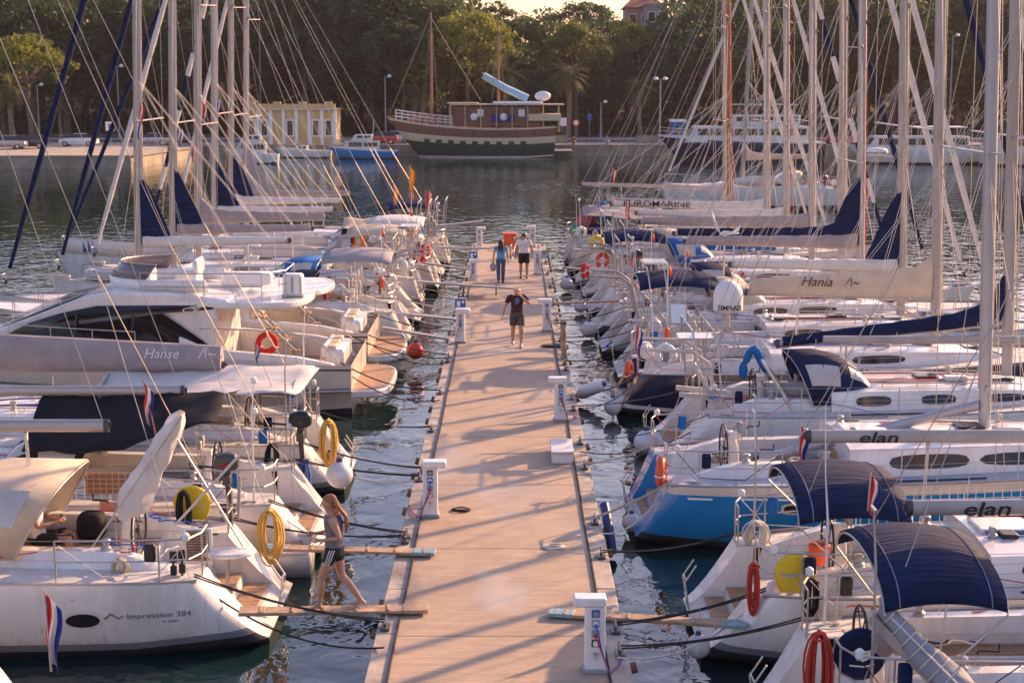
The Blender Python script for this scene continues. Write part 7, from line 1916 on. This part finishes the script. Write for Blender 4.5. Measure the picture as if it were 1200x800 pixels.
def sign(u, v, Y, label, kind):
    p = at_y(u, v, Y); t = thing('road_sign', label, 'road sign', (p.x, Y, 1.155)); h = p.z - 1.155
    MB().cyl((0, 0, 0), (0, 0, h), .035, n=8).build('post', 'grey', t)
    if kind == 'round':
        pl = MB().lathe([(.42, -.02), (.42, .02)], (0, -.06, h), 20, axis='y').build('sign_plate', 'flagr', t)
        MB().lathe([(.29, -.005), (.29, .005)], (0, -.087, h), 20, axis='y').build('sign_face', 'inkw', pl)
    elif kind == 'blue': MB().box((0, -.06, h), (.5, .04, .75)).build('sign_plate', 'inkb', t)
    elif kind == 'P':
        pl = MB().box((0, -.06, h), (1.0, .04, 1.0)).build('sign_plate', 'inkw', t)
        MB().box((0, -.085, h), (.36, .01, .5)).build('sign_symbol', 'inkg', pl)
    else: MB().box((0, -.06, h), (.8, .04, 1.0)).build('sign_plate', 'inkw', t)
sign(675, 144, 186, 'round red and white road sign beside the left planter', 'round')
sign(660, 143, 187, 'white notice board behind the left planter', 'white')
sign(691, 137, 190, 'small blue traffic sign right of the planter and its round sign', 'blue')
sign(129, 148, 172, 'square white sign on the left quay near the masts', 'P')

def car(u, Y, m, label, rz=0):
    p = at_y(u, 160, Y); t = thing('parked_car', label, 'car', (p.x, Y, 1.16), rz, 'cars parked along the far quay'); rows = []
    prof = [(-2.1, .32, .5, .8), (-2.0, .25, .82, .86), (-1.2, .22, .92, .88), (-.6, .22, .95, .88), (.9, .22, .97, .88), (1.6, .22, .95, .88), (2.05, .25, .85, .86), (2.15, .35, .6, .8)]
    for x, z0, z1, y in prof: rows.append([(x, -y * .9, z0), (x, -y, lerp(z0, z1, .5)), (x, -y * .94, z1), (x, y * .94, z1), (x, y, lerp(z0, z1, .5)), (x, y * .9, z0)])
    b = MB().grid(rows, closed=True); b.add(rows[0], [tuple(range(6))]); b.add(rows[-1], [tuple(range(6))]); b.build('body', m, t, bevel=.03)
    g_ = []
    for x, z, y in ((-1.15, .92, .8), (-.45, 1.40, .64), (.85, 1.43, .64), (1.7, .96, .78)): g_.append([(x, -y, z), (x, y, z)])
    bot = [[(x, -.8, .9), (x, .8, .9)] for x in (-1.15, -.45, .85, 1.7)]
    gl = MB().grid(g_)
    for sg in (0, 1): gl.add([r[sg] for r in g_] + [r[sg] for r in bot[::-1]], [tuple(range(8))])
    gl.build('windows', 'win', t, ang=20)
    MB().box((.2, 0, 1.42), (1.3, 1.2, .05)).build('roof', m, t, bevel=.02)
    for x in (-1.35, 1.3):
        for sg in (1, -1):
            wl = MB().lathe([(.2, -.1), (.31, -.09), (.31, .09), (.2, .1)], (x, sg * .78, .31), 16, axis='y').build('wheel', 'black', t)
            MB().lathe([(.18, -.11), (.18, .11)], (x, sg * .79, .31), 12, axis='y').build('rim', 'steel', wl)
    for sg in (1, -1): MB().box((-2.06, sg * .6, .66), (.08, .3, .14)).build('headlight', 'inkw', t, bevel=.02)
cm = [mat('car_silver', (.35, .35, .37), .25, metal=.6), mat('car_white', (.7, .7, .7), .25, coat=.5), mat('car_dark', (.03, .03, .04), .2, coat=.5), mat('car_red', (.35, .02, .02), .25, coat=.5)]
for i, (u, Y, c, l) in enumerate(((8, 168, 0, 'silver car parked at the left edge on the quay'), (34, 170, 2, 'dark car parked second from the left edge on the quay'), (92, 176, 1, 'white car parked on the quay before the navy sail strips'),
        (178, 178, 0, 'silver car seen between the left masts'), (212, 180, 2, 'dark car seen between the left masts nearer the pavilion'), (446, 182, 3, 'red car parked beside the wooden ship'), (462, 186, 1, 'white van like car behind the red one by the wooden ship'), (986, 182, 3, 'red car on the quay behind the right masts'))): car(u, Y, cm[c], l, RT.uniform(-.1, .1))
fn = thing('quay_railing', 'low metal railing along the left quay', 'railing', (0, 0, 0))
for k in range(40): MB().cyl((-95 + k * 1.5, 186.5, 1.15), (-95 + k * 1.5, 186.5, 2.1), .03, n=5).build('post', 'grey', fn)
for z in (1.6, 2.08): MB().cyl((-95, 186.5, z), (-36.5, 186.5, z), .03, n=5).build('rail', 'grey', fn)

# ---- wooden ship
def ship():
    x_st = at_y(648, 184, 176).x
    s = Boat('large wooden motor sailer with a dark green hull, cream checkered band and two brown masts', 'the wooden ship', 'L', 175.4, x_st, cat='ship', name='wooden_motor_sailer', group=None,
             L=18.6, B=5.4, s0=3.3, s1=4.7, rake=-.3, ws=.82)
    S = lambda t: 3.0 + .45 * (1 - t) ** 3 + 1.35 * t ** 2.4
    s.S = S
    QL = [1, .955, .68, .645, .46, .44, .22, .05, 0]; mats_ = ['gel2', 'ship_brown', 'gel2', 'ship_cream', 'ship_green', 'ship_green', 'ship_green', 'gel2']
    mat('ship_brown', (.20, .075, .045), .5, var=.12, scale=1, dirt=.4); mat('ship_green', (.015, .045, .035), .4, var=.15, scale=1); mat('ship_cream', (.60, .49, .32), .5, var=.05)
    for n_ in ('ship_brown', 'ship_green', 'ship_cream'): M[n_] = MATS[n_]
    ul = list(dict.fromkeys(mats_)); rows = []; mb = MB()
    xs = [18.6 * k / 28 for k in range(29)]
    for x in xs:
        P = [s.hp(x, q) for q in QL]
        f = (x / 18.6); P = [Vector((p.x - (1 - q) ** 1.3 * 3.2 * clamp((f - .7) / .3) ** 2, p.y, p.z)) for p, q in zip(P, QL)]
        rows.append(P + [Vector((p.x, -p.y, p.z)) for p in P[::-1]])
    n = len(rows[0]); mb.v = [tuple(p) for r in rows for p in r]
    for i in range(28):
        for k in range(n - 1):
            kk = min(k, n - 2 - k); mb.f.append((i * n + k, i * n + k + 1, (i + 1) * n + k + 1, (i + 1) * n + k)); mb.mi.append(ul.index(mats_[min(kk, 7)]))
    mb.add(rows[0], [tuple(range(n))], ul.index('ship_green')); mb.add(rows[-1], [tuple(range(n))], ul.index('ship_brown'))
    hull = mb.build('hull', ul, s.root, ang=50)
    d = MB(); d.grid([[(r[0].x, r[0].y, r[0].z - .5), (r[0].x, 0, r[0].z - .45), (r[-1].x, r[-1].y, r[-1].z - .5)] for r in rows]); d.build('deck', 'teak', s.root)
    for k in range(9):      # dark square windows inside the cream band
        x = 3.4 + k * 1.35
        for sg in (1, -1):
            ww = MB(); P = []
            for xx in (x - .32, x + .32): P.append([Vector((s.hp(xx, q).x, sg * (s.hp(xx, q).y + .02), s.hp(xx, q).z)) for q in (.44, .56)])
            ww.grid(P); ww.build('hull_window', 'ship_green', hull, smooth=False, solid=.02)
    for k in range(8):
        x = 2.2 + k * 1.7
        P = [[Vector((s.hp(xx, q).x, s.sgn * (s.hp(xx, q).y + .02), s.hp(xx, q).z)) for q in (.75, .88)] for xx in (x - .2, x + .25)]
        MB().grid(P).build('porthole', 'win', hull, smooth=False, solid=.02)
    # deck house, canopy
    MB().box((6.3, 0, 4.55), (9.6, 3.6, 2.2)).build('deck_house', 'ship_brown', s.root, bevel=.05)
    for k, x in enumerate((2.2, 3.6, 5.3, 6.4, 8.2, 9.7)):
        MB().box((x, s.sgn * 1.81, 4.95), (.7, .05, .8)).build('window', ['win', 'inkw', 'win'][k % 3], s.root, smooth=False)
    for x in (8.9, 5.6): MB().sph((x, s.sgn * 2.1, 4.5), (.42, .15, .42)).build('lifebuoy_case', 'inkw', s.root)
    MB().box((5.7, s.sgn * 1.95, 4.35), (2.6, .06, .75)).build('name_banner', 'flagb', s.root, smooth=False)
    cn = MB(); cn.box((5.2, 0, 5.86), (12.8, 4.6, .13)).box((10.2, 0, 6.02), (3.5, 3.2, .12)); cn.build('canopy', 'creamc', s.root, bevel=.04)
    MB().box((4, 0, 6.05), (5.6, 2.6, .26)).build('canopy_cushion', 'inkw', s.root, bevel=.08)
    for k in range(8):
        for sg in (1, -1): MB().cyl((-.6 + k * 1.75, sg * 2.15, 2.8), (-.6 + k * 1.75, sg * 2.15, 5.8), .05, n=6).build('canopy_post', 'ship_cream', s.root)
    MB().box((1.0, 0, 4.45), (3.6, 4.6, .75)).build('stern_bulwark', 'ship_cream', s.root, bevel=.04)
    rl = MB()
    for z in (.35, .7, 1.05):
        for sg in (1, -1): rl.tube([(x, sg * s.hp(x, 1).y, S(x / 18.6) + z) for x in [11.5 + .7 * k for k in range(10)]], .03, 4)
    for k in range(10):
        for sg in (1, -1): rl.cyl((11.5 + .7 * k, sg * s.hp(11.5 + .7 * k, 1).y, S((11.5 + .7 * k) / 18.6)), (11.5 + .7 * k, sg * s.hp(11.5 + .7 * k, 1).y, S((11.5 + .7 * k) / 18.6) + 1.05), .025, n=4)
    rl.build('bow_rail', 'inkw', s.root)
    for x, h in ((13.75, 16.0), (6.2, 15.2)):
        m_ = MB().tube([(x, 0, 2.5), (x, 0, 10), (x, 0, h)], [.17, .15, .09], 10).build('mast', 'redwood', s.root)
        for sg in (1, -1): 
            for dx in (-1.0, 1.0): MB().tube([(x + dx, sg * 2.5, 3.4), (x, 0, h - .6)], .022, 4).build('shroud', 'wired', m_)
    MB().tube([(18.4, 0, 5), (13.75, 0, 15.8)], .025, 4).build('forestay', 'wire', s.root); MB().tube([(13.75, 0, 15.5), (8.2, 0, 6.3)], .025, 4).build('stay', 'wire', s.root)
    sl = MB(); sl.tube([(7.9, 0, 9.1), (5.5, 0, 7.7), (2.9, 0, 6.5)], [.38, .42, .45], 12); sl.build('furled_awning', mat('pale_blue_cloth', (.40, .58, .68), .7), s.root)
    MB().box((14.6, 0, 4.1), (3.2, 1.8, .6)).build('fore_cabin', 'redwood', s.root, bevel=.05)
    fl = MB().sph((1.2, 0, 6.8), (.9, .5, .55)).build('life_raft', 'inkw', s.root); MB().sph((1.2, -.1, 6.8), (.25, .52, .57)).build('raft_band', 'flagr', fl)
    MB().box((-1.1, 0, .75), (2.0, 3.6, .14)).build('boarding_platform', 'gel2', s.root, bevel=.03)
    return s
ship()

# ---- powered boats far away
def motorboat(label, u0, u1, v, Y, bow, hm, L_over=None, s0=1.0, s1=1.6, house=((.18, .62, 1.3),), canopy=None, cat='motor boat', name='motor_boat', hou='gel', wins=True, flybr=False):
    a = at_y(u0, v, Y).x; b = at_y(u1, v, Y).x; L_ = b - a
    s = Boat(label, label, 'L' if bow == 'left' else 'R', Y, b if bow == 'left' else a, cat=cat, name=name, group=None, L=L_, B=min(5, L_ * .3), s0=s0, s1=s1, rake=-.1, hull=hm, ws=.88, yc=.5)
    QL = [1, .9, .6, .3, .12, 0]; rows = []
    n_ = 20
    for k in range(n_ + 1):
        x = L_ * k / n_; f = k / n_; P = [s.hp(x, q) for q in QL]
        P = [Vector((p.x - (1 - q) * L_ * .09 * clamp((f - .75) / .25) ** 2, p.y, p.z if q > 0 else -.1)) for p, q in zip(P, QL)]
        rows.append(P + [Vector((p.x, -p.y, p.z)) for p in P[::-1]])
    m = MB(); n = len(rows[0]); m.v = [tuple(p) for r in rows for p in r]
    for i in range(n_):
        for k in range(n - 1):
            kk = min(k, n - 2 - k); m.f.append((i * n + k, i * n + k + 1, (i + 1) * n + k + 1, (i + 1) * n + k)); m.mi.append(1 if kk == 0 else (2 if kk == 4 else 0))
    m.add(rows[0], [tuple(range(n))]); m.build('hull', [hm, 'gel', 'anti'], s.root, ang=50)
    d = MB(); d.grid([[(r[0].x, r[0].y - .03, r[0].z - .05), (r[-1].x, -r[0].y + .03, r[0].z - .05)] for r in rows[:-1]]); d.build('deck', 'deck', s.root)
    z = s0 - .05
    for (f0, f1, h) in house:
        x0, x1 = f0 * L_, f1 * L_; w0 = min(s.hp((x0 + x1) / 2, 1).y - .45, 2.0); 
        poly = [(x0 + .1, z), (x1 + h * .7, z), (x1, z + h), (x0, z + h)]
        hb = MB().prism(poly, -w0, w0).build('cabin', hou, s.root, bevel=.06)
        if wins:
            nn = max(2, int((x1 - x0) / 1.3))
            for k in range(nn):
                xa = x0 + .25 + (x1 - x0 - .3) * k / nn; xb = xa + (x1 - x0 - .3) / nn - .2
                for sg in (1, -1): MB().prism([(xa, z + h * .45), (xb, z + h * .45), (xb, z + h * .85), (xa, z + h * .85)], sg * (w0 - .02), sg * (w0 + .02)).build('window', 'win', hb, smooth=False)
            MB().prism([(x1 + h * .42, z + h * .45), (x1 + h * .12, z + h * .88), (x1 + h * .12 + .05, z + h * .9), (x1 + h * .42 + .06, z + h * .47)], -w0 * .8, w0 * .8).build('windscreen', 'win', hb, smooth=False)
        z += h
    if canopy:
        cm_, f0, f1, ch = canopy; cp = MB().box(((f0 + f1) / 2 * L_, 0, z + ch), ((f1 - f0) * L_, 3.0, .12)).build('canopy', cm_, s.root, bevel=.05)
        for f in (f0 + .02, f1 - .02):
            for sg in (1, -1): MB().cyl((f * L_, sg * 1.3, z - .1), (f * L_, sg * 1.3, z + ch), .035, n=6).build('canopy_post', 'steel', cp)
    r = MB(); N = 8
    for zz in (.4, .75):
        for sg in (1, -1): r.tube([(x, sg * (s.hp(x, 1).y - .05), s.S(x / L_) + zz) for x in [L_ * (.5 + .49 * k / N) for k in range(N + 1)]], .02, 4)
    for k in range(N + 1):
        x = L_ * (.5 + .49 * k / N)
        for sg in (1, -1): r.cyl((x, sg * (s.hp(x, 1).y - .05), s.S(x / L_)), (x, sg * (s.hp(x, 1).y - .05), s.S(x / L_) + .75), .018, n=4)
    r.build('bow_rail', 'steel', s.root)
    MB().tube([(L_ * .35, 0, z), (L_ * .33, 0, z + 1.6)], .03, 5).build('antenna_mast', 'inkw', s.root)
    return s
motorboat('navy hulled motor yacht with white cabins and a turquoise top, moored at the far quay', 770, 962, 186, 170, 'left', 'navyhull', s0=1.9, s1=2.7, house=((.10, .78, 1.75), (.15, .55, 1.2)), canopy=('teal', .16, .58, 1.1))
motorboat('white tour boat with a long cabin behind the right masts', 992, 1142, 196, 160, 'left', 'gel', s0=1.3, s1=2.0, house=((.08, .80, 1.6),), canopy=('inkw', .1, .5, .9), cat='tour boat', name='tour_boat')
motorboat('white passenger boat at the right edge before the far quay', 1128, 1300, 200, 156, 'left', 'gel', s0=1.3, s1=2.0, house=((.1, .8, 1.7), (.2, .5, 1.2)), cat='tour boat', name='tour_boat')
motorboat('blue and white motor boat moored left of the wooden ship', 384, 466, 183, 171, 'left', 'bluehull', s0=.9, s1=1.4, house=((.25, .72, 1.1), (.35, .6, .7)))
motorboat('small white open boat beside the pavilion', 322, 388, 183, 173, 'left', 'gel', s0=.8, s1=1.2, house=((.4, .6, .6),))
motorboat('white motor boat with a radar post behind the left masts', 262, 326, 187, 160, 'left', 'gel', s0=1.0, s1=1.5, house=((.2, .7, 1.2), (.3, .6, .8)))
kiosk = thing('ticket_kiosk', 'blue ticket kiosk with a white flat roof behind the navy motor yacht', 'kiosk', (at_y(794, 160, 184).x, 184, 1.16))
MB().box((0, 0, 1.3), (1.5, 1.4, 2.6)).build('wall', 'teal' if 0 else 'bluec', kiosk, smooth=False); MB().box((0, 0, 2.7), (1.9, 1.8, .3)).build('roof', 'inkw', kiosk, bevel=.03); MB().box((0, -.71, 1.6), (.9, .04, .8)).build('window', 'win', kiosk)

hz = MB().box((0, 160, 16), (700, 350, 38)).build('haze', MATS.setdefault('haze_air', bpy.data.materials.new('haze_air')), smooth=False)
hm_ = MATS['haze_air']; hm_.use_nodes = True; hn = hm_.node_tree; hn.nodes.clear(); ho = hn.nodes.new('ShaderNodeOutputMaterial'); hv = hn.nodes.new('ShaderNodeVolumePrincipled')
hv.inputs['Density'].default_value = .0001; hv.inputs['Color'].default_value = (.88, .82, .95, 1); hv.inputs['Anisotropy'].default_value = .3
hn.links.new(hv.outputs[0], ho.inputs['Volume']); struct(hz, 'stuff')
